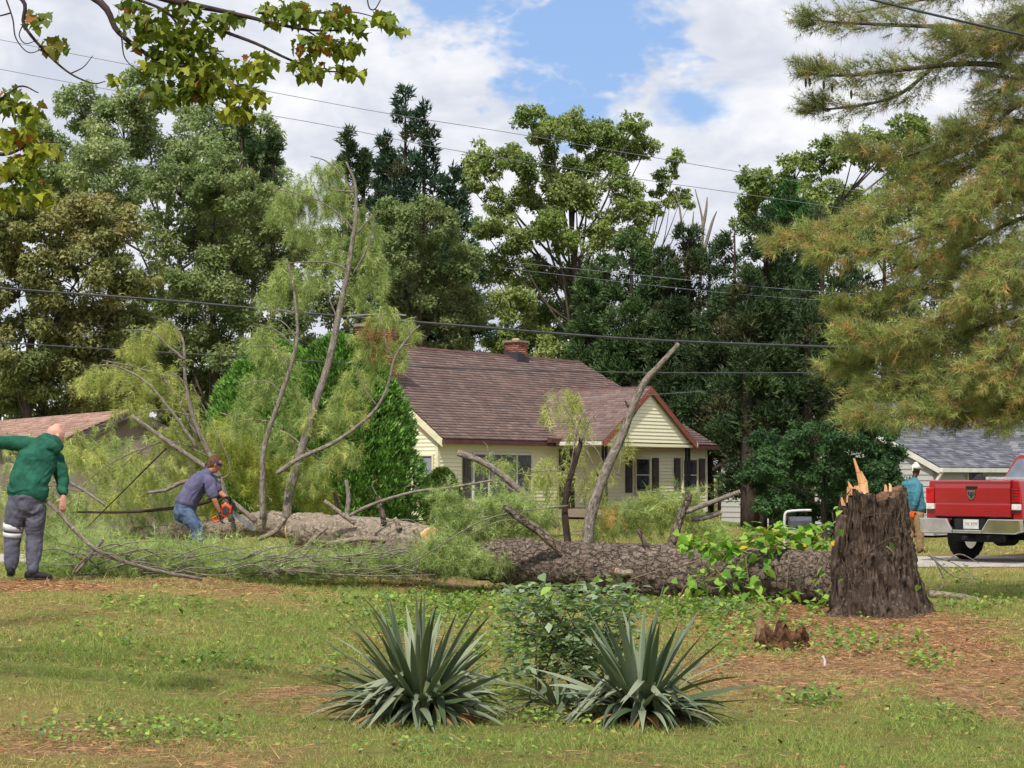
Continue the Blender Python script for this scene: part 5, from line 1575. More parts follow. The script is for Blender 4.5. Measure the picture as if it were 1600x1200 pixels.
# a few leaves of the same creeper left on the stump
for px, py, col in ((1384, 854, 1), (1391, 848, 2), (1306, 815, 1), (1313, 798, 3), (1309, 828, 0), (1318, 905, 1), (1302, 845, 4), (1436, 915, 3), (1310, 792, 3)):
    p = U(px, py, STUMP.y - .44); put_leaf(stump, VLEAF[col], p, rg.uniform(0, 2 * PI), rg.uniform(.2, 1.0), rg.normal(0, .4), rg.uniform(.06, .1))
# bare vine roots over the butt of the trunk
for pts in ([(1270, 868), (1276, 885), (1290, 905), (1300, 912)], [(1262, 872), (1280, 890), (1305, 895)], [(1245, 872), (1270, 880), (1300, 885)], [(1232, 868), (1231, 900), (1228, 925)], [(1285, 868), (1270, 890), (1250, 880)], [(1240, 890), (1275, 905), (1295, 908)],
            [(1060, 885), (1100, 872), (1130, 858)], [(985, 905), (1040, 888), (1100, 872)], [(1060, 935), (1080, 908), (1130, 905)]):
    a = Acc(); a.tube(path(pts, 20.42 + .95 * (1300 - pts[0][0]) / 150), [.006, .005, .004], 5); a.build('bare_stem', BSTEM, vr, smooth=True)

# ------------------------------------------------------------------ the maple overhead: trunk outside the frame at left
MD = 10.2
mb_ = Vector((-5.0, 10.6, float(gz(-5.0, 10.6))))
maple = empty('maple_tree', mb_); tag(maple, 'maple whose leafy boughs hang into the top left corner', 'tree')
a = Acc()
a.tube([mb_ - Vector((0, 0, .3)), mb_ + Vector((.05, 0, 2.2)), mb_ + Vector((-.1, .1, 5.0)), mb_ + Vector((.1, 0, 7.5))], [.24, .19, .14, .05], 12, .15)
mlimbs = [([mb_ + Vector((0, 0, 3.9)), U(-120, -120, MD + .4), U(150, -40, MD), U(260, -2, MD - .1), U(360, 20, MD), U(470, 45, MD), U(530, 48, MD)], [.05, .03, .012, .004]),
          ([mb_ + Vector((0, 0, 3.6)), U(-60, -90, MD + .2), U(140, -8, MD), U(185, 50, MD), U(240, 90, MD), U(300, 108, MD), U(365, 108, MD)], [.045, .022, .010, .003]),
          ([mb_ + Vector((.05, 0, 3.4)), U(-160, -60, MD + .1), U(22, -10, MD), U(38, 40, MD), U(75, 85, MD), U(110, 115, MD), U(145, 130, MD), U(165, 127, MD)], [.03, .012, .006, .0025]),
          ([U(285, -8, MD), U(320, 35, MD), U(400, 68, MD), U(450, 92, MD), U(500, 110, MD), U(555, 112, MD)], [.012, .008, .003]),
          ([U(240, 90, MD), U(300, 110, MD - .05), U(310, 140, MD), U(330, 155, MD), U(390, 145, MD)], [.010, .006, .003]),
          ([U(205, -5, MD), U(262, 20, MD), U(290, 60, MD), U(310, 80, MD), U(350, 80, MD)], [.009, .006, .003]),
          ([mb_ + Vector((0, 0, 2.4)), U(-160, 250, MD), U(-20, 320, MD), U(40, 315, MD), U(80, 300, MD)], [.04, .02, .006, .003]),
          ([mb_ + Vector((0, 0, 2.6)), U(-150, 190, MD), U(-10, 240, MD), U(50, 225, MD), U(95, 222, MD)], [.035, .018, .006, .003]),
          ([mb_ + Vector((0, 0, 2.9)), U(-150, 130, MD), U(-20, 160, MD), U(30, 135, MD), U(60, 145, MD)], [.035, .018, .006, .003]),
          ([U(480, 48, MD), U(500, 60, MD), U(520, 68, MD), U(560, 65, MD)], [.005, .003, .002]),
          ([U(400, 20, MD), U(500, 20, MD), U(560, 20, MD), U(620, 40, MD)], [.008, .004, .002]),
          ([U(10, 0, MD), U(20, 30, MD), U(25, 60, MD), U(45, 82, MD), U(70, 75, MD)], [.005, .004, .002]),
          ([U(18, 20, MD), U(-5, 25, MD), U(-30, 20, MD)], [.005, .004, .003]),
          ([U(36, 38, MD), U(30, 55, MD), U(40, 68, MD), U(60, 62, MD)], [.004, .003, .002]),
          ([U(110, 115, MD), U(130, 105, MD), U(145, 87, MD)], [.004, .003, .002]),
          ([U(190, 58, MD), U(195, 90, MD), U(215, 110, MD), U(240, 122, MD)], [.005, .003, .002]),
          ([U(573, -8, MD), U(577, 12, MD), U(586, 14, MD), U(597, -5, MD)], [.004, .004, .003])]
for pts, rr_ in mlimbs:
    a.tube(pts, rr_, 6, smooth=6)
a.build('trunk', barkmat('maple_bark', (lin(46, 38, 40), lin(84, 72, 72), lin(64, 54, 56)), 22, .3, .4), maple, smooth=True)
rg = np.random.default_rng(9)
spots = []
for (px, py, rx_, ry_, n, cb) in ((230, 40, 46, 38, 50, 0), (290, 70, 55, 46, 74, 0), (270, 140, 60, 20, 30, 2), (370, 175, 30, 14, 18, 3), (250, 100, 34, 24, 22, 0), (330, 120, 56, 40, 70, 1), (385, 150, 34, 20, 34, 3), (310, 145, 30, 14, 14, 0), (400, 100, 34, 24, 26, 1), (450, 20, 50, 24, 40, 0), (520, 25, 34, 22, 28, 0), (560, 40, 24, 16, 12, 0), (600, 30, 24, 16, 16, 0), (628, 44, 8, 8, 3, 1),
                                   (490, 70, 40, 22, 24, 1), (540, 75, 26, 18, 14, 1), (480, 105, 34, 16, 22, 1), (545, 108, 26, 12, 14, 1), (55, 25, 24, 18, 8, 2), (85, 70, 26, 16, 9, 4), (180, 122, 20, 10, 5, 1), (290, 10, 30, 16, 14, 2), (350, 30, 34, 16, 16, 2), (200, 5, 24, 12, 8, 2),
                                   (15, 155, 30, 26, 22, 2), (45, 175, 24, 24, 16, 1), (30, 215, 40, 20, 26, 3), (60, 235, 34, 20, 26, 3), (20, 260, 34, 24, 26, 3), (10, 310, 30, 18, 18, 1), (60, 305, 30, 18, 18, 3), (40, 280, 34, 18, 18, 2)):
    for k in range(int(n * 2.5)):
        q = ball(1, rg, .5)[0]
        spots.append((px + q[0] * rx_, py + q[2] * ry_, MD + q[1] * .22, cb))
order = rg.permutation(len(spots)); rest = Acc(); nl = 0; RV = []; RT = []; RF = []
for idx in order:
    px, py, D, cb = spots[idx]
    p = U(px, py, D); s_ = rg.uniform(.043, .074)
    col = cb if rg.random() < .6 else rg.integers(0, 5)
    if rg.random() < .03: col = 5
    az, pit, ro = rg.uniform(0, 2 * PI), rg.uniform(.25, 1.2), rg.normal(0, .45)
    if nl < 300:
        put_leaf(maple, MLEAF[col], p, az, pit, ro, s_); nl += 1
    else:
        me = MLEAF[col]; M_ = (Matrix.Translation(p) @ (Matrix.Rotation(az, 4, 'Z') @ Matrix.Rotation(pit, 4, 'Y') @ Matrix.Rotation(ro, 4, 'X')) @ Matrix.Scale(s_, 4))
        vv = [M_ @ v.co for v in me.vertices]; rest.put(np.array(vv), np.array([tuple(q_.vertices) for q_ in me.polygons]), plain_tint(((104, 120, 42), (124, 136, 48), (90, 106, 42), (152, 158, 56), (116, 112, 48), (150, 94, 48))[col]))
o = rest.build('foliage', LEAF, maple); o['kind'] = 'stuff'

# ------------------------------------------------------------------ the big white pine at right: trunk outside the frame
PD = 22.0
pb = Vector((8.6, 23.0, float(gz(8.6, 23.0))))
pine = empty('white_pine', pb); tag(pine, 'tall pine sweeping browned green boughs in from the right edge', 'tree')
a = Acc(); nd = Acc()
a.tube([pb - Vector((0, 0, .3)), pb + Vector((0, 0, 4)), pb + Vector((.1, 0, 9)), pb + Vector((0, 0, 14))], [.34, .28, .2, .06], 16, .12)
TRK = lambda py: pb + Vector((0, 0, (HOR - py) / F * 23 + CZ - pb.z))
PG = [(132, 144, 82), (148, 158, 94), (116, 130, 74), (162, 166, 104)]
PBR = [(166, 144, 92), (182, 150, 100), (148, 134, 82), (156, 142, 88)]
PSKY = [(112, 124, 72), (124, 132, 80), (136, 130, 84), (98, 112, 66)]
boughs = [  # path px points, depth, spread px, shoots, brownness
    ([(1700, 60), (1560, 45), (1420, 40), (1310, 35), (1262, 30)], 22.0, 30, 150, .25), ([(1700, 130), (1540, 100), (1400, 110), (1310, 118), (1256, 105)], 21.8, 28, 190, .25),
    ([(1700, 70), (1580, 60), (1480, 90), (1400, 150), (1300, 170), (1270, 165)], 22.3, 34, 170, .3), ([(1700, 0), (1560, -20), (1440, 0), (1330, 20)], 22.5, 30, 110, .2),
    ([(1700, 200), (1560, 190), (1440, 235), (1390, 245), (1330, 225)], 22.0, 26, 110, .4), ([(1700, 10), (1600, 20), (1540, 60), (1480, 60)], 21.5, 36, 120, .2), ([(1720, 150), (1620, 150), (1540, 200), (1480, 215)], 21.6, 40, 170, .3),
    ([(1720, 260), (1560, 250), (1450, 290), (1330, 350), (1215, 378)], 22.0, 34, 330, .75), ([(1720, 300), (1600, 300), (1480, 350), (1380, 390), (1280, 395)], 21.7, 38, 330, .6), ([(1720, 330), (1600, 340), (1500, 390), (1420, 420)], 22.4, 44, 260, .5),
    ([(1720, 400), (1600, 400), (1480, 440), (1390, 470), (1310, 480)], 22.0, 34, 330, .45), ([(1720, 430), (1600, 450), (1500, 480), (1400, 530), (1320, 520)], 21.7, 32, 330, .45), ([(1720, 480), (1600, 490), (1480, 530), (1380, 560), (1305, 575)], 22.1, 32, 330, .35),
    ([(1720, 540), (1600, 540), (1500, 570), (1420, 600), (1340, 615)], 21.9, 30, 280, .4), ([(1720, 570), (1600, 580), (1500, 620), (1420, 650), (1335, 650)], 21.7, 30, 320, .45), ([(1720, 620), (1620, 620), (1540, 640), (1470, 655)], 22.3, 34, 260, .5),
    ([(1720, 230), (1620, 230), (1540, 300), (1500, 340)], 21.4, 46, 260, .7), ([(1720, 360), (1640, 380), (1560, 430), (1520, 470)], 21.3, 50, 300, .6), ([(1720, 480), (1640, 500), (1560, 560), (1530, 590)], 21.3, 46, 300, .7), ([(1720, 600), (1650, 610), (1590, 640), (1560, 660)], 21.5, 36, 220, .5),
    ([(1720, 90), (1640, 95), (1580, 130), (1540, 160)], 21.7, 48, 170, .3), ([(1720, 170), (1650, 190), (1600, 220), (1560, 250)], 21.9, 46, 190, .4), ([(1720, -10), (1640, 10), (1590, 50), (1560, 80)], 21.9, 50, 170, .25), ([(1720, 200), (1620, 200), (1520, 230), (1430, 270)], 22.2, 34, 190, .45),
    ([(1740, 560), (1690, 570), (1640, 600), (1590, 610)], 21.2, 46, 90, .7)]
for pts, D, spx, n, brn in boughs:
    pw = path(pts, D); st_ = np.array(TRK(pts[0][1] - 40))
    P = catmull([st_] + pw, 10)
    V, Fq, bk = tube(P, [.06, .035, .02, .006], 6, .1); a.put(V, Fq, None, bk)
    L0 = 10 + len(P) // 12
    n = int(n * (1.35 if pts[-1][1] < 240 else 1.25)); k = R.integers(L0, len(P), n); c = P[k]
    dirb = unit(P[np.minimum(k + 1, len(P) - 1)] - P[k - 1])
    fr = (k - L0) / (len(P) - L0)
    sp_ = spx * D / F * (1.15 - .65 * fr)
    q = rvec(n) * [1, 1.2, .8]; off = q * (sp_ * R.random(n) ** .6)[:, None]
    h = unit(dirb * .8 + unit(off) * .55 + .35 * rvec(n) + np.array([0, 0, .12]))
    P0 = c + off * .9
    for kk in range(0, n, 5):
        a.put(*[z_ for z_ in (lambda r_: (r_[0], r_[1], None, r_[2]))(tube(np.array([c[kk] - dirb[kk] * .12, (c[kk] + P0[kk]) / 2, P0[kk]]), [.006, .004, .003], 3))])
    isb = R.random(n) < brn * .42
    bt = np.where(isb[:, None], var(PBR, n, .14), var(PSKY if pts[-1][1] < 240 else PG, n, .14))
    ln = .17 * R.uniform(.6, 1.3, n)
    spikes(nd, P0, h, ln, .006, np.tile(np.array(lin(96, 78, 56)), (n, 1)))
    for t_ in range(4):
        Pk = P0 + h * (ln * (t_ + 1) / 4)[:, None]
        for j in range(11):
            d = unit(h * .8 + .9 * rvec(n)); spikes(nd, Pk, d, .115 * R.uniform(.7, 1.2, n), .0050, bt * R.uniform(.7, 1.3, (n, 1)))
a.build('trunk', BARK_TREE, pine, smooth=True)
nd.build('crown', NEEDLE, pine)
# cones hanging at the tip of the upper bough
m = MB()
for px, py in ((1259, 122), (1265, 121), (1287, 126), (1330, 140), (1300, 130)):
    p = U(px, py, 21.8); prof = [(0, .004), (.02, .014), (.05, .016), (.09, .012), (.115, .003)]
    for (z0, r0), (z1, r1) in zip(prof[:-1], prof[1:]):
        m.cyl((p.x, p.y, p.z - z0), (p.x, p.y, p.z - z1), r0, r1, 8)
o = m.build('cones', pm('pine_cone', lin(86, 70, 58), lin(60, 48, 40), 60, .8, .5), pine, world=True); o['kind'] = 'stuff'

# ------------------------------------------------------------------ overhead cables
CAB = pm('black_cable', lin(44, 46, 50), lin(60, 62, 66), 4, .5)
CABG = pm('grey_wire', lin(92, 96, 106), lin(110, 114, 122), 4, .5)


def cable(label, pts, D, r, mat=CAB):
    P = [np.array(p) for p in path(pts, D)]
    P = [2 * P[0] - P[1]] + P + [2 * P[-1] - P[-2]]
    a_ = Acc(); a_.tube(P, [r, r], 6, smooth=8)
    return tag(a_.build('overhead_cable', mat, smooth=True), label, 'cable', 'overhead cables')


cable('thickest black cable running right across above the roof ridge', [(-200, 431), (0, 450), (270, 470), (510, 492), (700, 507), (1000, 530), (1330, 543), (1455, 547), (1700, 550)], 34.0, .021)
cable('black cable crossing the brown roof slope below the thickest cable', [(-200, 520), (0, 535), (350, 556), (700, 575), (1000, 582), (1300, 582), (1470, 577), (1700, 568)], 35.0, .012)
cable('upper one of the two hair-thin wires against the sky', [(-200, 20), (0, 62), (420, 143), (610, 178), (800, 208), (1180, 273), (1500, 325)], 70.0, .011, CABG)
cable('lower one of the two hair-thin wires against the sky', [(-200, 68), (0, 108), (200, 145), (480, 190), (700, 233), (1000, 280), (1140, 300), (1500, 352)], 70.0, .011, CABG)
cable('black cable across the pine boughs in the top right corner', [(1200, -38), (1355, -2), (1480, 28), (1600, 55), (1720, 80)], 19.5, .013)
cable('upper thin wire in front of the dark cedars', [(900, 420), (1000, 430), (1160, 446), (1330, 459), (1500, 470)], 55.0, .009, CABG)
cable('lower thin wire in front of the dark cedars', [(900, 432), (1020, 446), (1160, 460), (1300, 470), (1500, 482)], 55.0, .007, CABG)
cable('faint wire low on the dark cedars above the porch gable', [(1000, 618), (1090, 612), (1240, 604), (1400, 590), (1600, 575)], 56.0, .007, CABG)

# ------------------------------------------------------------------ mailbox
mp_ = U(1226, 850, 33.0); mz = float(gz(mp_.x, 33.0)); mail = empty('mailbox', (mp_.x, 33.0, mz)); tag(mail, 'dark grey mailbox hung from a bent white pipe behind the vine', 'mailbox')
WHP = pm('white_pipe', lin(196, 196, 196), lin(176, 176, 178), 8, .5)
zt = U(1226, 799, 33.0).z - mz
m = MB(); m.tube(catmull([(0, 0, -.1), (0, 0, zt * .6), (0, 0, zt - .12), (.02, 0, zt - .03), (.08, 0, zt), (.25, 0, zt + .015), (.46, -.02, zt + .02)], 6), .022, 10); m.build('post', WHP, mail, smooth=True)
m = MB(); w_, h_, l_ = .10, .11, .36
arch = [(-w_, 0), (w_, 0)] + [(w_ * math.cos(t_), h_ + w_ * .7 * math.sin(t_)) for t_ in np.linspace(0, PI, 9)]
m.prism([(0.08, y_, zt - .27 + z_) for y_, z_ in arch], (0, 0, 0), (l_, 0, 0)); m.build('box', pm('mailbox_grey', lin(82, 84, 94), lin(70, 72, 82), 6, .45, metal=.3), mail)
m = MB(); m.prism([(0.44, y_ * 1.04, zt - .272 + z_ * 1.03) for y_, z_ in arch], (0, 0, 0), (.015, 0, 0)); m.build('door', pm('mailbox_door', lin(70, 70, 78), lin(60, 60, 68), 6, .45), mail)
m = MB()
for x_ in (.14, .38):
    m.cyl((x_, 0, zt + .0), (x_, 0, zt - .09), .008)
m.build('hanger', BLACKM, mail)

# ------------------------------------------------------------------ red pickup: local y forward, x right, origin on the ground below the tailgate
HEAD = rad(47.0)
tl = U(1461, 752, 34.6)
rv = Vector((math.cos(HEAD), -math.sin(HEAD), 0))
tc_ = tl + rv * .78
tz = float(gz(tc_.x, tc_.y)) + .012
TB_ = tl.z - tz                                        # height of the tailgate's top edge
truck = empty('pickup_truck', (tc_.x, tc_.y, tz), -HEAD); tag(truck, 'red pickup truck seen from behind, parked before the grey house', 'truck')
PAINT = pm('red_paint', lin(152, 22, 28), lin(144, 20, 26), 2, .22, spec=.5, coat=.8)
CHROME = pm('chrome', lin(214, 214, 210), lin(190, 190, 186), 3, .16, metal=1.0)
TYRE = pm('tyre_rubber', lin(26, 26, 27), lin(36, 35, 35), 30, .9, .4, 90)
UND = pm('dark_underbody', lin(24, 24, 25), lin(36, 34, 33), 8, .8)
REDL = pm('red_lens', lin(190, 14, 20), lin(150, 10, 16), 10, .2, spec=.5)
WHL = pm('clear_lens', lin(220, 214, 206), lin(190, 186, 180), 10, .25, spec=.5)
T = TB_; B0 = T - .63                                  # tailgate from B0 to T
m = MB(); m.prism([(-1.0, .04, B0 - .05), (-.995, .04, B0 + .2), (-.93, .04, T + .015), (-.79, .04, T + .02), (-.79, .04, B0 - .05)], (0, 0, 0), (0, 2.3, 0))
m.build('bed_side', PAINT, truck, bevel=.02)
m = MB(); m.prism([(1.0, .04, B0 - .05), (.79, .04, B0 - .05), (.79, .04, T + .02), (.93, .04, T + .015), (.995, .04, B0 + .2)], (0, 0, 0), (0, 2.3, 0))
m.build('bed_side', PAINT, truck, bevel=.02)
MB().box(-.79, .79, .1, 2.3, B0 - .04, B0 + .06).build('bed_floor', UND, truck)
m = MB()
pr = [(0, B0), (-.012, B0 + .02), (-.012, B0 + .22), (-.004, B0 + .235), (-.012, B0 + .26), (-.02, T - .12), (-.012, T - .04), (-.03, T - .005), (-.01, T + .018), (.06, T + .02), (.06, B0)]
m.prism([(-.775, y_, z_) for y_, z_ in pr], (0, 0, 0), (1.55, 0, 0)); tg = m.build('tailgate', PAINT, truck, bevel=.006)
MB().prism([(-.12, -.028, T - .10), (-.105, -.028, T - .135), (.105, -.028, T - .135), (.12, -.028, T - .10), (.10, -.028, T - .085), (-.10, -.028, T - .085)], (0, -.004, 0), (0, .01, 0)).build('handle', BLACKM, tg)
# shield badge with a horned head
MB().prism([(-.075, -.024, T - .16), (.075, -.024, T - .16), (.072, -.024, T - .25), (.045, -.024, T - .30), (0, -.024, T - .325), (-.045, -.024, T - .30), (-.072, -.024, T - .25)], (0, -.012, 0), (0, 0, 0)).build('badge', CHROME, tg)
m = MB()
m.prism([(-.018, -.037, T - .19), (.018, -.037, T - .19), (.026, -.037, T - .235), (.012, -.037, T - .295), (-.012, -.037, T - .295), (-.026, -.037, T - .235)], (0, -.006, 0), (0, 0, 0))
for s_ in (-1, 1):
    m.tube(catmull([(s_ * .018, -.04, T - .20), (s_ * .045, -.04, T - .185), (s_ * .058, -.04, T - .215), (s_ * .045, -.04, T - .25), (s_ * .034, -.04, T - .235)], 4), .008, 6)
m.build('badge_emblem', pm('badge_dark', lin(50, 50, 54), lin(66, 66, 70), 10, .35, metal=.7), tg)
for s_ in (-1, 1):
    tl_o = MB().box(s_ * .885 - .09, s_ * .885 + .09, -.015, .045, B0 + .24, T - .11).build('taillight', REDL, truck, bevel=.02)
    MB().box(s_ * .885 - .085, s_ * .885 + .085, -.018, .04, B0 + .13, B0 + .235).build('reverse_lens', WHL, tl_o, bevel=.01)
    if s_ > 0:
        for k in range(6):
            MB().box(.80, .97, -.025, -.016, B0 + .27 + k * .05, B0 + .278 + k * .05).build('lens_guard', BLACKM, tl_o)
# chrome bumper with the dropped step for the plate
bz = B0 - .02
up = [(-1.02, bz - .02), (-.42, bz - .02), (-.30, bz - .16)]
m = MB()
for s_ in (-1, 1):
    m.prism([(s_ * 1.03, -.16, bz - .005), (s_ * .43, -.19, bz - .005), (s_ * .30, -.19, bz - .20), (s_ * .30, -.19, bz - .265), (s_ * .95, -.17, bz - .265), (s_ * 1.03, -.13, bz - .23)], (0, 0, 0), (0, .16, 0))
m.box(-.30, .30, -.19, -.03, bz - .265, bz - .20)
m.build('bumper', CHROME, truck, bevel=.02)
MB().box(-.31, .31, -.10, -.03, bz - .20, bz - .01).build('plate_recess', UND, truck)
pl = MB().box(-.11, .20, -.125, -.115, bz - .185, bz - .02).build('licence_plate', pm('plate_white', lin(206, 206, 200), lin(190, 190, 186), 12, .6), truck)
m = MB()
for k in range(7):
    x_ = -.075 + k * .036 + (.02 if k > 2 else 0)
    m.box(x_, x_ + .006, -.128, -.1255, bz - .13, bz - .075).box(x_, x_ + .022, -.128, -.1255, bz - .082, bz - .075)
    m.box(x_ + (.016 if k % 2 else 0), x_ + (.022 if k % 2 else .006), -.1285, -.1256, bz - .11, bz - .075)
m.build('plate_lettering', SHUT, pl)
m = MB(); m.cyl((-.05, -.22, bz - .34), (-.05, .3, bz - .34), .035, .035, 10).box(-.5, .5, .1, .25, bz - .42, bz - .3); m.build('tow_hitch', UND, truck)
# wheels, axles, underbody
def wheel(x_, y_):
    r_, hw_ = .435, .155
    prof = [(-hw_ * .75, .24), (-hw_, .30), (-hw_, .37), (-hw_ * .85, r_ - .02), (-hw_ * .6, r_), (hw_ * .6, r_), (hw_ * .85, r_ - .02), (hw_, .37), (hw_, .30), (hw_ * .75, .24)]
    n_ = 36; V_ = []; F_ = []
    for k, (a_, b_) in enumerate(prof):
        for q_ in range(n_):
            t_ = 2 * PI * q_ / n_; rr2 = b_ - (.014 if (k in (3, 4, 5, 6) and q_ % 2) else 0)
            V_.append((a_, math.cos(t_) * rr2, math.sin(t_) * rr2))
    for k in range(len(prof) - 1):
        for q_ in range(n_):
            F_.append((k * n_ + q_, k * n_ + (q_ + 1) % n_, (k + 1) * n_ + (q_ + 1) % n_, (k + 1) * n_ + q_))
    w = empty('wheel'); w.parent = truck; w.location = (x_, y_, r_)
    MB().add(V_, F_).build('tyre', TYRE, w, smooth=True)
    s_ = 1 if x_ > 0 else -1
    rm = MB().cyl((-s_ * .10, 0, 0), (s_ * .09, 0, 0), .245, .245, 24)
    for k in range(5):
        t_ = 2 * PI * k / 5; rm.cyl((s_ * .09, 0, 0), (s_ * .11, math.cos(t_) * .2, math.sin(t_) * .2), .04, .03, 8)
    rm.build('rim', CHROME, w)


for x_ in (-.84, .84):
    for y_ in (1.05, 5.05):
        wheel(x_, y_)
m = MB(); m.cyl((-.8, 1.05, .43), (.8, 1.05, .43), .06, .06, 10).cyl((-.8, 5.05, .43), (.8, 5.05, .43), .06, .06, 10).cyl((0, .85, .43), (0, 1.25, .43), .17, .17, 12)
m.box(-.5, -.4, .1, 5.4, .55, .75).box(.4, .5, .1, 5.4, .55, .75).box(-.38, .38, 1.6, 3.8, .5, .72).box(-.95, .95, .15, .5, .62, B0 - .06).box(-.6, .6, 4.9, 5.5, .38, .7).cyl((.55, .2, .55), (.55, 2.2, .5), .05, .05, 8)
m.build('underbody', UND, truck)
# cab and bonnet
cz = T + .02
m = MB()
sec = lambda y_, zt_, wt: [(-1.0, y_, B0 - .05), (-1.0, y_, B0 + .35), (-.97, y_, cz), (-wt, y_, zt_ - .05), (-wt + .1, y_, zt_), (wt - .1, y_, zt_), (wt, y_, zt_ - .05), (.97, y_, cz), (1.0, y_, B0 + .35), (1.0, y_, B0 - .05)]
ZR = T + .52
secs = [sec(2.42, cz + .02, .97), sec(2.44, cz + .03, .95), sec(2.56, ZR - .03, .74), sec(2.8, ZR, .73), sec(3.9, ZR, .73), sec(4.5, cz + .06, .9), sec(4.8, cz - .02, .95), sec(5.8, cz - .08, .93), sec(5.92, cz - .25, .9)]
Vv = [v for s_ in secs for v in s_]; Ff = []
for k in range(len(secs) - 1):
    for q_ in range(10):
        Ff.append((k * 10 + q_, k * 10 + (q_ + 1) % 10, (k + 1) * 10 + (q_ + 1) % 10, (k + 1) * 10 + q_))
Ff += [tuple(reversed(range(10))), tuple(range(len(Vv) - 10, len(Vv)))]
m.add(Vv, Ff); m.build('cab', PAINT, truck, bevel=.02)
MB().prism([(-.86, 2.42, cz + .06), (.86, 2.42, cz + .06), (.66, 2.535, ZR - .1), (-.66, 2.535, ZR - .1)], (0, -.02, 0), (0, 0.0, 0)).build('rear_window', pm('tinted_glass', lin(120, 128, 140), lin(96, 104, 116), 2, .08, spec=.6), truck)
for s_ in (-1, 1):
    MB().prism([(s_ * .955, 2.8, cz + .05), (s_ * .955, 4.25, cz + .05), (s_ * .775, 3.9, ZR - .09), (s_ * .765, 2.85, ZR - .09)], (0, 0, 0), (s_ * .02, 0, 0)).build('side_window', GLASS, truck)
    MB().box(s_ * 1.08 - .08, s_ * 1.08 + .08, 4.15, 4.22, cz + .02, cz + .26).build('mirror', BLACKM, truck, bevel=.02)
# white rack bars lying on the bed, dark bag in it
rk = empty('ladder', truck.location, -HEAD); tag(rk, 'white ladder lying on the pickup bed behind the cab', 'ladder')
m = MB()
for x_ in (.05, .42):
    m.box(x_, x_ + .07, .35, 2.3, T + .03, T + .08)
m.build('rail', WHP, rk)
for k in range(6):
    MB().box(.12, .42, .5 + k * .3, .54 + k * .3, T + .04, T + .07).build('rung', WHP, rk)
bag = empty('dark_bag', truck.location, -HEAD); tag(bag, 'black rounded bundle showing above the pickup tailgate', 'bag')
P = catmull([(-.35, .8, B0 + .06), (-.33, .8, B0 + .3), (-.30, .8, T - .02), (-.24, .8, T + .10)], 8)
V, Fq, bk = tube(P, [.26, .27, .22, .06], 20, .12); obj_np('bundle', V, split_faces(Fq), UND, bag, smooth=True, world=False)

# ------------------------------------------------------------------ people
def loft(secs, n=18):
    """closed smooth volume through elliptical sections (centre, ra, rb, axis of ra)"""
    C = [np.array(s_[0], float) for s_ in secs]
    ra = [s_[1] for s_ in secs]; rb = [s_[2] for s_ in secs]; ax = [np.array(s_[3], float) for s_ in secs]
    T0 = unit(C[1] - C[0]); T1 = unit(C[-1] - C[-2])
    e0, e1 = min(ra[0], rb[0]), min(ra[-1], rb[-1])
    pre = [(C[0] - T0 * e0 * .95, ra[0] * .12, rb[0] * .12, ax[0]), (C[0] - T0 * e0 * .7, ra[0] * .68, rb[0] * .68, ax[0])]
    post = [(C[-1] + T1 * e1 * .7, ra[-1] * .68, rb[-1] * .68, ax[-1]), (C[-1] + T1 * e1 * .95, ra[-1] * .12, rb[-1] * .12, ax[-1])]
    S_ = pre + list(zip(C, ra, rb, ax)) + post
    Cc_ = np.array([s_[0] for s_ in S_]); T = unit(np.gradient(Cc_, axis=0))
    th = np.linspace(0, 2 * PI, n, endpoint=False); V = []
    for k, s_ in enumerate(S_):
        a_ = s_[3] - T[k] * np.dot(s_[3], T[k]); a_ = unit(a_); b_ = np.cross(T[k], a_)
        V.append(s_[0] + np.outer(np.cos(th) * s_[1], a_) + np.outer(np.sin(th) * s_[2], b_))
    m_ = len(S_); V = np.concatenate(V + [Cc_[:1], Cc_[-1:]])
    i = np.arange(m_ - 1)[:, None] * n; j = np.arange(n)[None, :]; j2 = (j + 1) % n
    F_ = [tuple(f) for f in np.stack([i + j, i + j2, i + n + j2, i + n + j], -1).reshape(-1, 4)]
    F_ += [(len(V) - 2, (q + 1) % n, q) for q in range(n)] + [(len(V) - 1, (m_ - 1) * n + q, (m_ - 1) * n + (q + 1) % n) for q in range(n)]
    return V, F_


def caps(*pr):
    """capsule chain: points with radii"""
    ax = np.array([.31, .77, .2])
    return loft([(p, r, r, ax) for p, r in pr], 14)


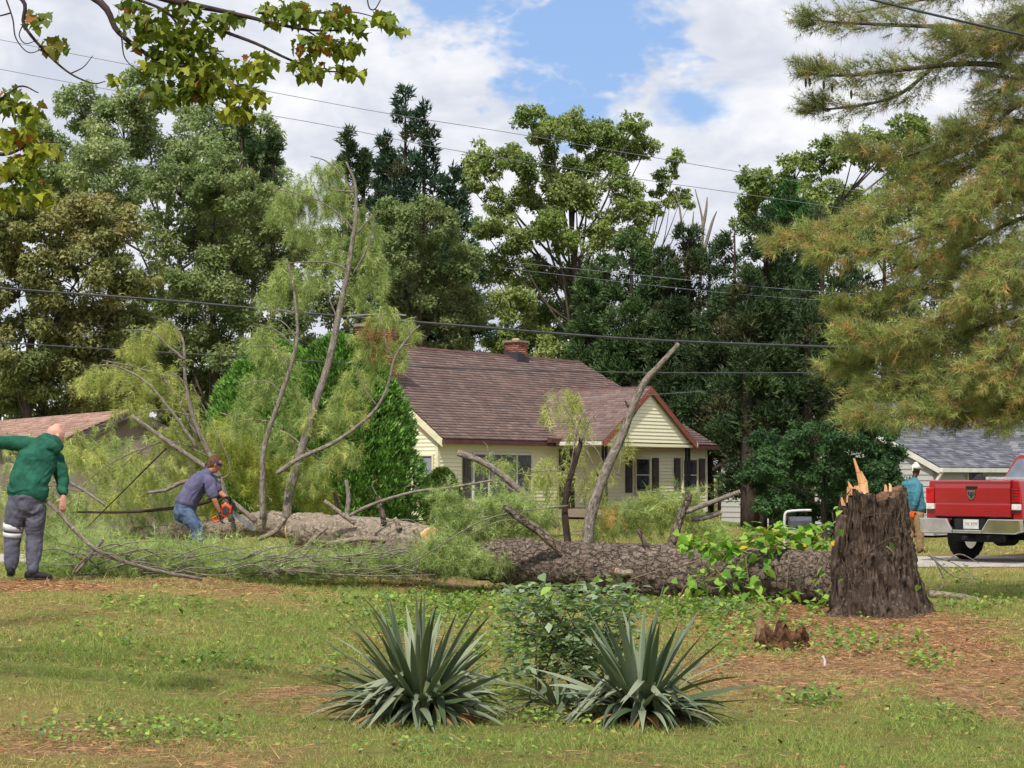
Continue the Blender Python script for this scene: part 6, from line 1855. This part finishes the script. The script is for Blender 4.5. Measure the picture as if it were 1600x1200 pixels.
def fuse(name, parts, mat, parent, voxel=.010, smooth=6, wrinkle=0.0, wscale=9.0):
    """melt volumes into one continuous skin"""
    V = []; F_ = []
    for v, f in parts:
        o = len(V); V += [tuple(x) for x in v]; F_ += [tuple(i + o for i in q) for q in f]
    me = bpy.data.meshes.new('tmp'); me.from_pydata(V, [], F_); me.update()
    ob = bpy.data.objects.new('tmp', me); COL.objects.link(ob)
    md = ob.modifiers.new('r', 'REMESH'); md.mode = 'VOXEL'; md.voxel_size = voxel; md.use_smooth_shade = True
    ms = ob.modifiers.new('s', 'SMOOTH'); ms.factor = .5; ms.iterations = smooth
    dg = bpy.context.evaluated_depsgraph_get(); dg.update()
    me2 = bpy.data.meshes.new_from_object(ob.evaluated_get(dg))
    bpy.data.objects.remove(ob); bpy.data.meshes.remove(me)
    nv = len(me2.vertices); co = np.empty(nv * 3, np.float32); me2.vertices.foreach_get('co', co); co = co.reshape(-1, 3).astype(float)
    if wrinkle:
        no = np.empty(nv * 3, np.float32); me2.vertices.foreach_get('normal', no); no = no.reshape(-1, 3)
        w_ = fbm(co * [wscale, wscale, wscale * 1.5] + 3 * fbm(co * 3, 2)[:, None], 3)
        co = co + no * ((1 - np.abs(w_) * 2.2)[:, None] * wrinkle)
    L = np.array(root_of(parent).location); co = co - L
    me2.vertices.foreach_set('co', co.astype(np.float32).ravel()); me2.name = name
    me2.polygons.foreach_set('use_smooth', np.ones(len(me2.polygons), bool)); me2.update()
    me2.materials.clear()
    return link(name, me2, mat, parent)


def v3(p):
    return np.array(p, float)


def hand(wr, d, pn, curl=.6, s_=1.0, spread=.16, side=1):
    """palm, four bent fingers and a thumb; d along the hand, pn out of the palm, side: thumb side sign"""
    d = unit(v3(d)); pn = unit(v3(pn) - d * np.dot(pn, d)); x = np.cross(d, pn) * side
    out = [loft([(wr, .027 * s_, .019 * s_, x), (wr + d * .04 * s_, .037 * s_, .016 * s_, x), (wr + d * .088 * s_, .041 * s_, .013 * s_, x)], 14)]
    for k, (o_, l_) in enumerate(((.030, .072), (.010, .082), (-.010, .077), (-.029, .060))):
        b_ = wr + d * .088 * s_ + x * o_ * s_; dd = unit(d + x * (o_ * spread * 14) + pn * .15 * curl)
        k1 = b_ + dd * l_ * .42 * s_; d2 = unit(dd + pn * curl); k2 = k1 + d2 * l_ * .34 * s_; d3 = unit(d2 + pn * curl * 1.1); k3 = k2 + d3 * l_ * .28 * s_
        out.append(caps((b_ - dd * .012, .0092 * s_), (k1, .0088 * s_), (k2, .0078 * s_), (k3, .0066 * s_)))
    t0 = wr + d * .022 * s_ + x * .022 * s_; t1 = t0 + unit(d * .5 + x + pn * .4) * .045 * s_; t2 = t1 + unit(d + x * .25 + pn * .5) * .034 * s_
    out.append(caps((t0, .013 * s_), (t1, .0105 * s_), (t2, .0082 * s_)))
    return out


def headparts(c, up, face, s_=1.0):
    up = unit(v3(up)); face = unit(v3(face) - up * np.dot(face, up)); x = np.cross(face, up)
    out = [loft([(c - up * .085 * s_ + face * .028 * s_, .048 * s_, .052 * s_, x), (c - up * .05 * s_ + face * .016 * s_, .062 * s_, .078 * s_, x), (c, .072 * s_, .094 * s_, x), (c + up * .045 * s_ - face * .006 * s_, .073 * s_, .094 * s_, x), (c + up * .075 * s_ - face * .008 * s_, .062 * s_, .08 * s_, x), (c + up * .096 * s_ - face * .008 * s_, .042 * s_, .055 * s_, x)], 24)]
    out.append(caps((c + face * .088 * s_ + up * .012 * s_, .010 * s_), (c + face * .108 * s_ - up * .022 * s_, .014 * s_)))        # nose
    for q in (-1, 1):
        out.append(loft([(c + x * q * .073 * s_ + up * .024 * s_, .010 * s_, .006 * s_, face), (c + x * q * .086 * s_ - face * .006, .019 * s_, .009 * s_, face), (c + x * q * .075 * s_ - up * .03 * s_, .009 * s_, .006 * s_, face)], 10))   # ears
        out.append(caps((c + face * .082 * s_ + up * .028 * s_ + x * q * .015, .012 * s_), (c + face * .076 * s_ + up * .026 * s_ + x * q * .045, .011 * s_)))  # brow
    out.append(caps((c + face * .086 * s_ - up * .052 * s_ - x * .02, .009 * s_), (c + face * .09 * s_ - up * .052 * s_, .0105 * s_), (c + face * .086 * s_ - up * .052 * s_ + x * .02, .009 * s_)))   # lips
    return out


def torso(j, lat, g=0.0, w=1.0):
    la = unit(v3(lat)); lp = unit(v3(j.get('plat', lat)))
    return loft([(j['pelvis'], .165 * w + g, .115 + g, lp), (j['waist'], .148 * w + g, .108 + g, unit(la + lp)), (j['chest'], .172 * w + g, .122 + g, la), (j['upper'], .165 * w + g, .105 + g, la), (j['neck'] * .75 + j['upper'] * .25, .085 + g, .07 + g, la)], 24)


def arm(j, sd, g=0.0, upto=1.0):
    a_, b_, c_ = j['sh' + sd], j['el' + sd], j['wr' + sd]
    pts = [(a_, .058 + g), ((a_ + b_) / 2, .050 + g), (b_, .043 + g)]
    if upto > .5:
        e = b_ + (c_ - b_) * min(1, (upto - .5) * 2)
        pts += [((b_ + e) / 2, .041 + g), (e, .041 - .014 * min(1, (upto - .5) * 2) + g)]
    else:
        e = a_ + (b_ - a_) * upto * 2; pts = [(a_, .062 + g), ((a_ + e) / 2, .056 + g), (e, .054 + g)]
    return caps((j['upper'] * .45 + a_ * .55, .062 + g), *pts)


def leg(j, sd, g=0.0, upto=1.0):
    a_, b_, c_ = j['hip' + sd], j['kn' + sd], j['an' + sd]
    e = b_ + (c_ - b_) * upto
    return caps((a_, .092 + g), (a_ * .5 + b_ * .5, .079 + g), (b_, .058 + g), (b_ * .62 + e * .38, .056 + g), (e, .038 + g * 1.2))


def shoe(name, an, toe, mat, parent, sole):
    d = v3(toe) - v3(an); dz = d[2]; d[2] = 0; d = unit(d); x = np.cross(d, [0, 0, 1.0]); gzv = an[2] - .085
    c0 = np.array([an[0], an[1], gzv])
    o = fuse(name, [loft([(c0 - d * .055 + [0, 0, .05], .034, .045, x), (c0 + d * .03 + [0, 0, .05], .042, .048, x), (c0 + d * .12 + [0, 0, .036], .046, .034, x), (c0 + d * .18 + [0, 0, .03], .04, .026, x)], 16), caps((an + [0, 0, -.02], .048), (an + [0, 0, .035], .05))], mat, parent, .009, 3)
    L = np.array(root_of(parent).location)
    so = loft([(c0 - d * .06 + [0, 0, .012], .036, .012, x), (c0 + d * .05 + [0, 0, .012], .045, .012, x), (c0 + d * .15 + [0, 0, .012], .048, .012, x), (c0 + d * .2 + [0, 0, .014], .036, .011, x)], 16)
    MB().add(so[0] - L, so[1]).build('sole', sole, o, smooth=True)
    return o


def cloth(name, c1, c2, sc=14, bump=.25, st=(1, 1, 1)):
    return pm(name, lin(*c1), lin(*c2), sc, .95, bump, 160, st, spec=.1)


SKIN1 = pm('fair_skin', lin(204, 152, 136), lin(192, 138, 122), 9, .55, .08, 80)
SKIN2 = pm('tanned_skin', lin(182, 126, 100), lin(168, 112, 88), 9, .55, .08, 80)
SKIN3 = pm('deep_skin', lin(58, 40, 34), lin(48, 33, 29), 9, .5, .08, 80)
SHOEB = pm('black_shoe', lin(22, 22, 24), lin(34, 34, 36), 20, .7, .2, 90)
SOLEM = pm('shoe_sole', lin(30, 30, 30), lin(46, 46, 46), 20, .8)
WHITEC = cloth('white_cloth', (206, 206, 210), (190, 190, 196))

# --- the man in the green hoodie, bending, seen from behind
D = 20.1
W3 = lambda px, py, dd=0.0, D_=D: v3(U(px, py, D_ + dd))
j = dict(pelvis=W3(41, 783), waist=W3(46, 752, .02), chest=W3(56, 722, .10), upper=W3(66, 704, .17), neck=W3(78, 692, .22), head=W3(86, 682, .30),
         shL=W3(38, 694, .06), elL=W3(0, 690, .02), wrL=W3(-32, 703, .06), shR=W3(89, 718, .24), elR=W3(97, 748, .26), wrR=W3(99, 777, .18),
         hipL=W3(28, 790, .0), knL=W3(20, 836, .04), anL=W3(17, 888, .0), toL=W3(17, 893, .3), hipR=W3(54, 792, .02), knR=W3(54, 838, .06), anR=W3(51, 893, .02), toR=W3(72, 903, .04), plat=(1, .05, 0))
lat = j['shR'] - j['shL']
gl = (j['anL'][2] + j['anR'][2]) / 2 - .085
p1 = empty('person', (float(j['pelvis'][0]), float(j['pelvis'][1]), float(gl))); tag(p1, 'bald person in green hoodie and grey sweatpants bending over a branch', 'person')
fd = unit(np.array([.75, .55, -.35]))
bp = [torso(j, lat, -.015), caps((j['upper'], .07), (j['neck'], .058), (j['head'] - [.01, .02, .07], .055))] + headparts(j['head'], (.28, .2, .93), fd, 1.04)
for s_ in 'LR':
    bp += [arm(j, s_, -.006), leg(j, s_, -.012)]
bp += hand(j['wrR'], (-.05, .05, -1), (-.4, .9, 0), .55, 1.05, side=-1) + hand(j['wrL'], (-.6, .2, -.5), (0, 0, -1), .9, 1.05)
fuse('body', bp, SKIN1, p1, .0085, 2)
HOOD = cloth('green_fleece', (46, 98, 80), (36, 80, 66), 10, .3)
hd = [torso(j, lat, .022, 1.06), arm(j, 'L', .02, .97), arm(j, 'R', .018, .82)]
hd[0] = loft([(j['pelvis'] * .62 + j['waist'] * .38, .205, .15, (1, .05, .05)), (j['waist'], .2, .148, (1, .1, -.05)), (j['chest'], .205, .15, lat), (j['upper'], .19, .13, lat), (j['neck'] * .8 + j['upper'] * .2, .10, .085, lat)], 24)
hd.append(caps((j['neck'] + [-.06, -.09, .02], .055), (j['neck'] + [.01, -.11, -.03], .065), (j['neck'] + [.075, -.07, -.07], .055)))
hd.append(caps((j['neck'] + [-.05, -.02, .05], .045), (j['neck'] + [.05, -.06, .02], .055), (j['neck'] + [.10, .0, -.04], .045)))
fuse('hoodie', hd, HOOD, p1, .011, 2, .017, 5)
rb_ = loft([(j['pelvis'] * .70 + j['waist'] * .30, .204, .152, (1, .05, .05)), (j['pelvis'] * .58 + j['waist'] * .42, .207, .154, (1, .05, .05))], 24)
fuse('hoodie_hem', [rb_], cloth('green_rib', (36, 96, 76), (30, 82, 64), 60, .4, (1, 1, .1)), p1, .009, 2)
PANT = cloth('grey_sweatpants', (98, 98, 112), (84, 84, 97), 12, .3)
pt = [loft([(j['hipL'] * .5 + j['hipR'] * .5 - [0, 0, .02], .165, .125, (1, .05, .0)), (j['pelvis'] + [0, 0, .06], .175, .135, (1, .05, 0))], 22), leg(j, 'L', .020, .88), leg(j, 'R', .020, .94)]
fuse('trousers', pt, PANT, p1, .011, 2, .016, 6)
for ya_, yb_, ra_, rb2 in ((819, 829, .109, .105), (832, 839, .101, .097)):    # the two white bands on the left leg
    k0 = W3(21.6 if ya_ < 825 else 20, ya_, .03); k1 = W3(20.4 if ya_ < 825 else 19.6, yb_, .035)
    V, Fq, bk = tube(np.array([k0, (k0 + k1) / 2, k1]), [ra_, (ra_ + rb2) / 2, rb2], 28, .03)
    obj_np('leg_band', V, split_faces(Fq), WHITEC, p1, smooth=True)
for s_ in 'LR':
    shoe('shoe', j['an' + s_], j['to' + s_], SHOEB, p1, SOLEM)
# cord of the hood and hem are part of the hoodie; the stubble-grey scalp stays skin

# --- the crouching worker with the chainsaw
D = 28.0
W3 = lambda px, py, dd=0.0, D_=D: v3(U(px, py, D_ + dd))
j = dict(pelvis=W3(289, 792), waist=W3(296, 776, .02), chest=W3(309, 757, .06), upper=W3(318, 746, .08), neck=W3(327, 736, .09), head=W3(336, 725, .11),
         shR=W3(328, 754, -.10), elR=W3(335, 781, -.16), wrR=W3(343, 800, -.10), shL=W3(328, 750, .24), elL=W3(343, 769, .26), wrL=W3(353, 777, .16),
         hipL=W3(286, 798, .12), knL=W3(311, 824, .16), anL=W3(297, 858, .12), toL=W3(315, 860, .12), hipR=W3(288, 800, -.08), knR=W3(310, 828, -.12), anR=W3(309, 864, -.10), toR=W3(330, 866, -.10), plat=(.15, 1, 0))
lat = (.1, 1, 0)
gl = float(min(j['anL'][2], j['anR'][2]) - .085)
p2 = empty('person', (float(j['pelvis'][0]), D, gl)); tag(p2, 'crouching person in purple t-shirt and jeans holding a chainsaw', 'person')
fd = unit(np.array([.85, .3, -.4]))
bp = [torso(j, lat, -.012), caps((j['upper'], .065), (j['neck'], .055), (j['head'] - [.02, .0, .06], .052))] + headparts(j['head'], (.33, .05, .94), fd, 1.02)
for s_ in 'LR':
    bp += [arm(j, s_, -.002), leg(j, s_, -.012)]
bp += hand(j['wrR'], (.1, .1, -1), (1, .2, 0), 1.0, 1.0) + hand(j['wrL'], (.7, -.1, -.4), (.2, -.2, -1), .9, 1.0)
fuse('body', bp, SKIN2, p2, .012, 3)
TEE = cloth('purple_shirt', (98, 96, 124), (84, 82, 108), 12, .25)
hd = [loft([(j['pelvis'] * .8 + j['waist'] * .2, .185, .155, lat), (j['waist'], .18, .15, lat), (j['chest'], .19, .145, lat), (j['upper'], .175, .12, lat), (j['neck'] * .6 + j['upper'] * .4, .09, .075, lat)], 24), arm(j, 'R', .022, .34), arm(j, 'L', .022, .34)]
fuse('shirt', hd, TEE, p2, .013, 2, .017, 6)
JEAN = cloth('blue_jeans', (66, 82, 112), (94, 110, 136), 8, .3)
fuse('jeans', [loft([((j['hipL'] + j['hipR']) / 2 - [0, 0, .03], .165, .14, lat), (j['pelvis'] + [.02, 0, .02], .168, .145, lat)], 22), leg(j, 'L', .018, .97), leg(j, 'R', .018, .97)], JEAN, p2, .013, 2, .016, 7)
c = j['head']; up = unit(np.array([.33, .05, .94])); fdv = unit(fd - up * np.dot(fd, up)); xx = np.cross(fdv, up)
fuse('hair', [loft([(c - fdv * .03 + up * .0, .084, .088, xx), (c - fdv * .015 + up * .05, .082, .1, xx), (c - fdv * .01 + up * .085, .062, .078, xx)], 20), caps((c - fdv * .07 - up * .02, .05), (c - fdv * .07 - up * .07, .04))], cloth('brown_hair', (112, 84, 64), (84, 62, 48), 40, .6, (1, 1, .3)), p2, .009, 3, .004, 20)
V, Fq, bk = tube(np.array([c + up * .004, c + up * .022, c + up * .04]), [.098, .1, .098], 28)
Vc = V - c; Vc = Vc + np.outer(Vc @ fdv, fdv) * .06 + np.outer(Vc @ xx, xx) * -.1
obj_np('headband', c + Vc, split_faces(Fq), cloth('purple_band', (84, 62, 106), (70, 50, 92), 12), p2, smooth=True)
MB().add(*(lambda q: (q[0] - np.array(p2.location), q[1]))(caps((c - fdv * .1 + up * .01, .018), (c - fdv * .13 - up * .05, .014), (c - fdv * .12 - up * .1, .008)))).build('headband_knot', MATS['purple_band'], p2, smooth=True)
GLV = cloth('dark_glove', (52, 52, 54), (72, 72, 72), 20)
fuse('glove', hand(j['wrL'], (.7, -.1, -.4), (.2, -.2, -1), .9, 1.18), GLV, p2, .009, 2)
fuse('glove', hand(j['wrR'], (.1, .1, -1), (1, .2, 0), 1.0, 1.18), GLV, p2, .009, 2)
for s_ in 'LR':
    shoe('boot', j['an' + s_], j['to' + s_], SHOEB, p2, SOLEM)
# the chainsaw
sw = empty('chainsaw', tuple(W3(354, 798, .0))); tag(sw, 'orange chainsaw in the gloved hands of the crouching worker', 'chainsaw')
ORG = pm('orange_plastic', lin(214, 84, 34), lin(196, 72, 28), 6, .4, spec=.5)
L0 = sw.location
sv = lambda px, py, dd=0.0: tuple(Vector(W3(px, py, dd)) - L0)
m = MB(); body_ = [sv(345, 790)[::2], sv(353, 785)[::2], sv(364, 792)[::2], sv(362, 801)[::2], sv(353, 809)[::2], sv(345, 806)[::2]]
m.prism([(x_, -.07, z_) for x_, z_ in body_], (0, 0, 0), (0, .14, 0)); m.build('motor_housing', ORG, sw, bevel=.02)
m = MB(); m.prism([(x_ * .6 + .0, -.085, z_ * .6 + .0) for x_, z_ in body_], (0, 0, 0), (0, .014, 0)); m.build('side_cover', pm('dark_plastic', lin(46, 44, 46), lin(60, 58, 58), 8, .5), sw, bevel=.01)
m = MB(); m.tube(catmull([sv(345, 805), sv(340, 806), sv(333, 810), sv(335, 815), sv(344, 813), sv(350, 808)], 6), .016, 10); m.build('rear_handle', ORG, sw, smooth=True)
m = MB(); m.tube(catmull([sv(345, 792, -.09), sv(343, 785, -.09), sv(350, 778, -.08), sv(356, 777, .0), sv(360, 780, .09), sv(358, 796, .1)], 6), .012, 10); m.build('front_handle', BLACKM, sw, smooth=True)
m = MB(); m.prism([(lambda q: (q[0], -.08, q[2]))(sv(362, 783)), (lambda q: (q[0], -.08, q[2]))(sv(366, 786)), (lambda q: (q[0], -.08, q[2]))(sv(370, 797)), (lambda q: (q[0], -.08, q[2]))(sv(366, 798))], (0, 0, 0), (0, .16, 0)); m.build('hand_guard', BLACKM, sw)
m = MB(); q0 = Vector(sv(362, 800)); q1 = Vector(sv(396, 826)); dv = (q1 - q0).normalized(); nv_ = Vector((-dv.z, 0, dv.x)) * .04
m.prism([q0 + nv_, q1 + nv_ * .9, q1 + dv * .03 + nv_ * .4, q1 + dv * .03 - nv_ * .4, q1 - nv_ * .9, q0 - nv_], (0, -.004, 0), (0, .004, 0)); br_ = m.build('guide_bar', pm('bar_steel', lin(150, 150, 150), lin(120, 120, 120), 10, .4, metal=.7), sw)

# --- the person in the teal shirt walking behind the stump
D = 38.5
W3 = lambda px, py, dd=0.0, D_=D: v3(U(px, py, D_ + dd))
j = dict(pelvis=W3(1432, 800), waist=W3(1430, 786), chest=W3(1427, 769, .0), upper=W3(1427, 757, .0), neck=W3(1429, 746, .02), head=W3(1431, 733.5, .05),
         shR=W3(1415, 757, .12), elR=W3(1408, 778, .20), wrR=W3(1412, 798, .24), shL=W3(1436, 758, -.12), elL=W3(1431, 781, -.22), wrL=W3(1427, 796, -.16),
         hipL=W3(1434, 804, -.06), knL=W3(1437, 832, -.06), anL=W3(1438, 857.5, -.04), toL=W3(1446, 862, .2), hipR=W3(1428, 804, .08), knR=W3(1424, 830, .14), anR=W3(1416, 857.5, .1), toR=W3(1424, 862, .3), plat=(.75, -.66, 0))
lat = (-.72, .7, 0)
gl = float(j['anL'][2] - .085)
p3 = empty('person', (float(j['pelvis'][0]), D, gl)); tag(p3, 'person in teal shirt, khaki trousers and white cap walking behind the stump', 'person')
fd = unit(np.array([.8, .6, 0]))
bp = [torso(j, lat, -.012), caps((j['upper'], .065), (j['neck'], .055), (j['head'] - [0, 0, .06], .052))] + headparts(j['head'], (.05, .03, 1), fd, 1.05)
for s_ in 'LR':
    bp += [arm(j, s_, -.002), leg(j, s_, -.012)]
bp += hand(j['wrL'], (-.25, .1, -1), (.5, .8, 0), .6, 1.05) + hand(j['wrR'], (.2, .3, -1), (.5, -.8, 0), .6, 1.05)
fuse('body', bp, SKIN3, p3, .013, 2)
TEAL = cloth('teal_shirt', (76, 128, 142), (62, 110, 124), 10, .25)
fuse('shirt', [loft([(j['pelvis'] + [0, 0, .05], .20, .15, lat), (j['waist'], .195, .15, lat), (j['chest'], .205, .15, lat), (j['upper'], .19, .125, lat), (j['neck'] * .6 + j['upper'] * .4, .09, .075, lat)], 24), arm(j, 'L', .022, .97), arm(j, 'R', .022, .97)], TEAL, p3, .014, 2, .010, 7)
KHA = cloth('khaki_trousers', (158, 130, 102), (140, 114, 88), 10, .25)
fuse('trousers', [loft([((j['hipL'] + j['hipR']) / 2 - [0, 0, .02], .165, .13, lat), (j['pelvis'] + [0, 0, .05], .175, .14, lat)], 22), leg(j, 'L', .022, .97), leg(j, 'R', .022, .97)], KHA, p3, .014, 2, .009, 8)
c = j['head']; up = np.array([.05, .03, 1.]); up = unit(up); fdv = unit(fd - up * np.dot(fd, up)); xx = np.cross(fdv, up)
cap_ = fuse('cap', [loft([(c + up * .035, .086, .108, xx), (c + up * .075, .08, .098, xx), (c + up * .105, .05, .062, xx)], 22), loft([(c + up * .035 + fdv * .07, .075, .012, xx), (c + up * .028 + fdv * .17, .055, .01, xx)], 18), caps((c + up * .03 - fdv * .1, .018), (c - up * .04 - fdv * .1, .016))], cloth('white_cap', (214, 208, 198), (196, 190, 180), 10), p3, .009, 2)
OGL = cloth('orange_glove', (222, 104, 48), (204, 90, 40), 12)
fuse('glove', hand(j['wrL'], (-.25, .1, -1), (.5, .8, 0), .6, 1.22), OGL, p3, .010, 2)
fuse('glove', hand(j['wrR'], (.2, .3, -1), (.5, -.8, 0), .6, 1.22), OGL, p3, .010, 2)
q = W3(1443, 795, -.02); L = np.array(p3.location)
m = MB(); m.box(q[0] - L[0] - .05, q[0] - L[0] + .05, q[1] - L[1] - .05, q[1] - L[1] + .04, q[2] - L[2] - .09, q[2] - L[2] + .09); m.build('belt_pouch', BLACKM, p3, bevel=.015)
for s_ in 'LR':
    shoe('shoe', j['an' + s_], j['to' + s_], pm('tan_boot', lin(120, 96, 72), lin(98, 78, 58), 14, .8), p3, SOLEM)

# white stick left in the straw
p = gp(1288, 1042); o = MB().tube(catmull([(p.x, p.y, p.z + .01), (p.x + .005, p.y + .01, p.z + .05), (p.x - .01, p.y + .02, p.z + .085)], 5), .009, 7).build('white_peg', WHP, smooth=True)
tag(o, 'short white peg standing in the pine straw below the stumps', 'peg')
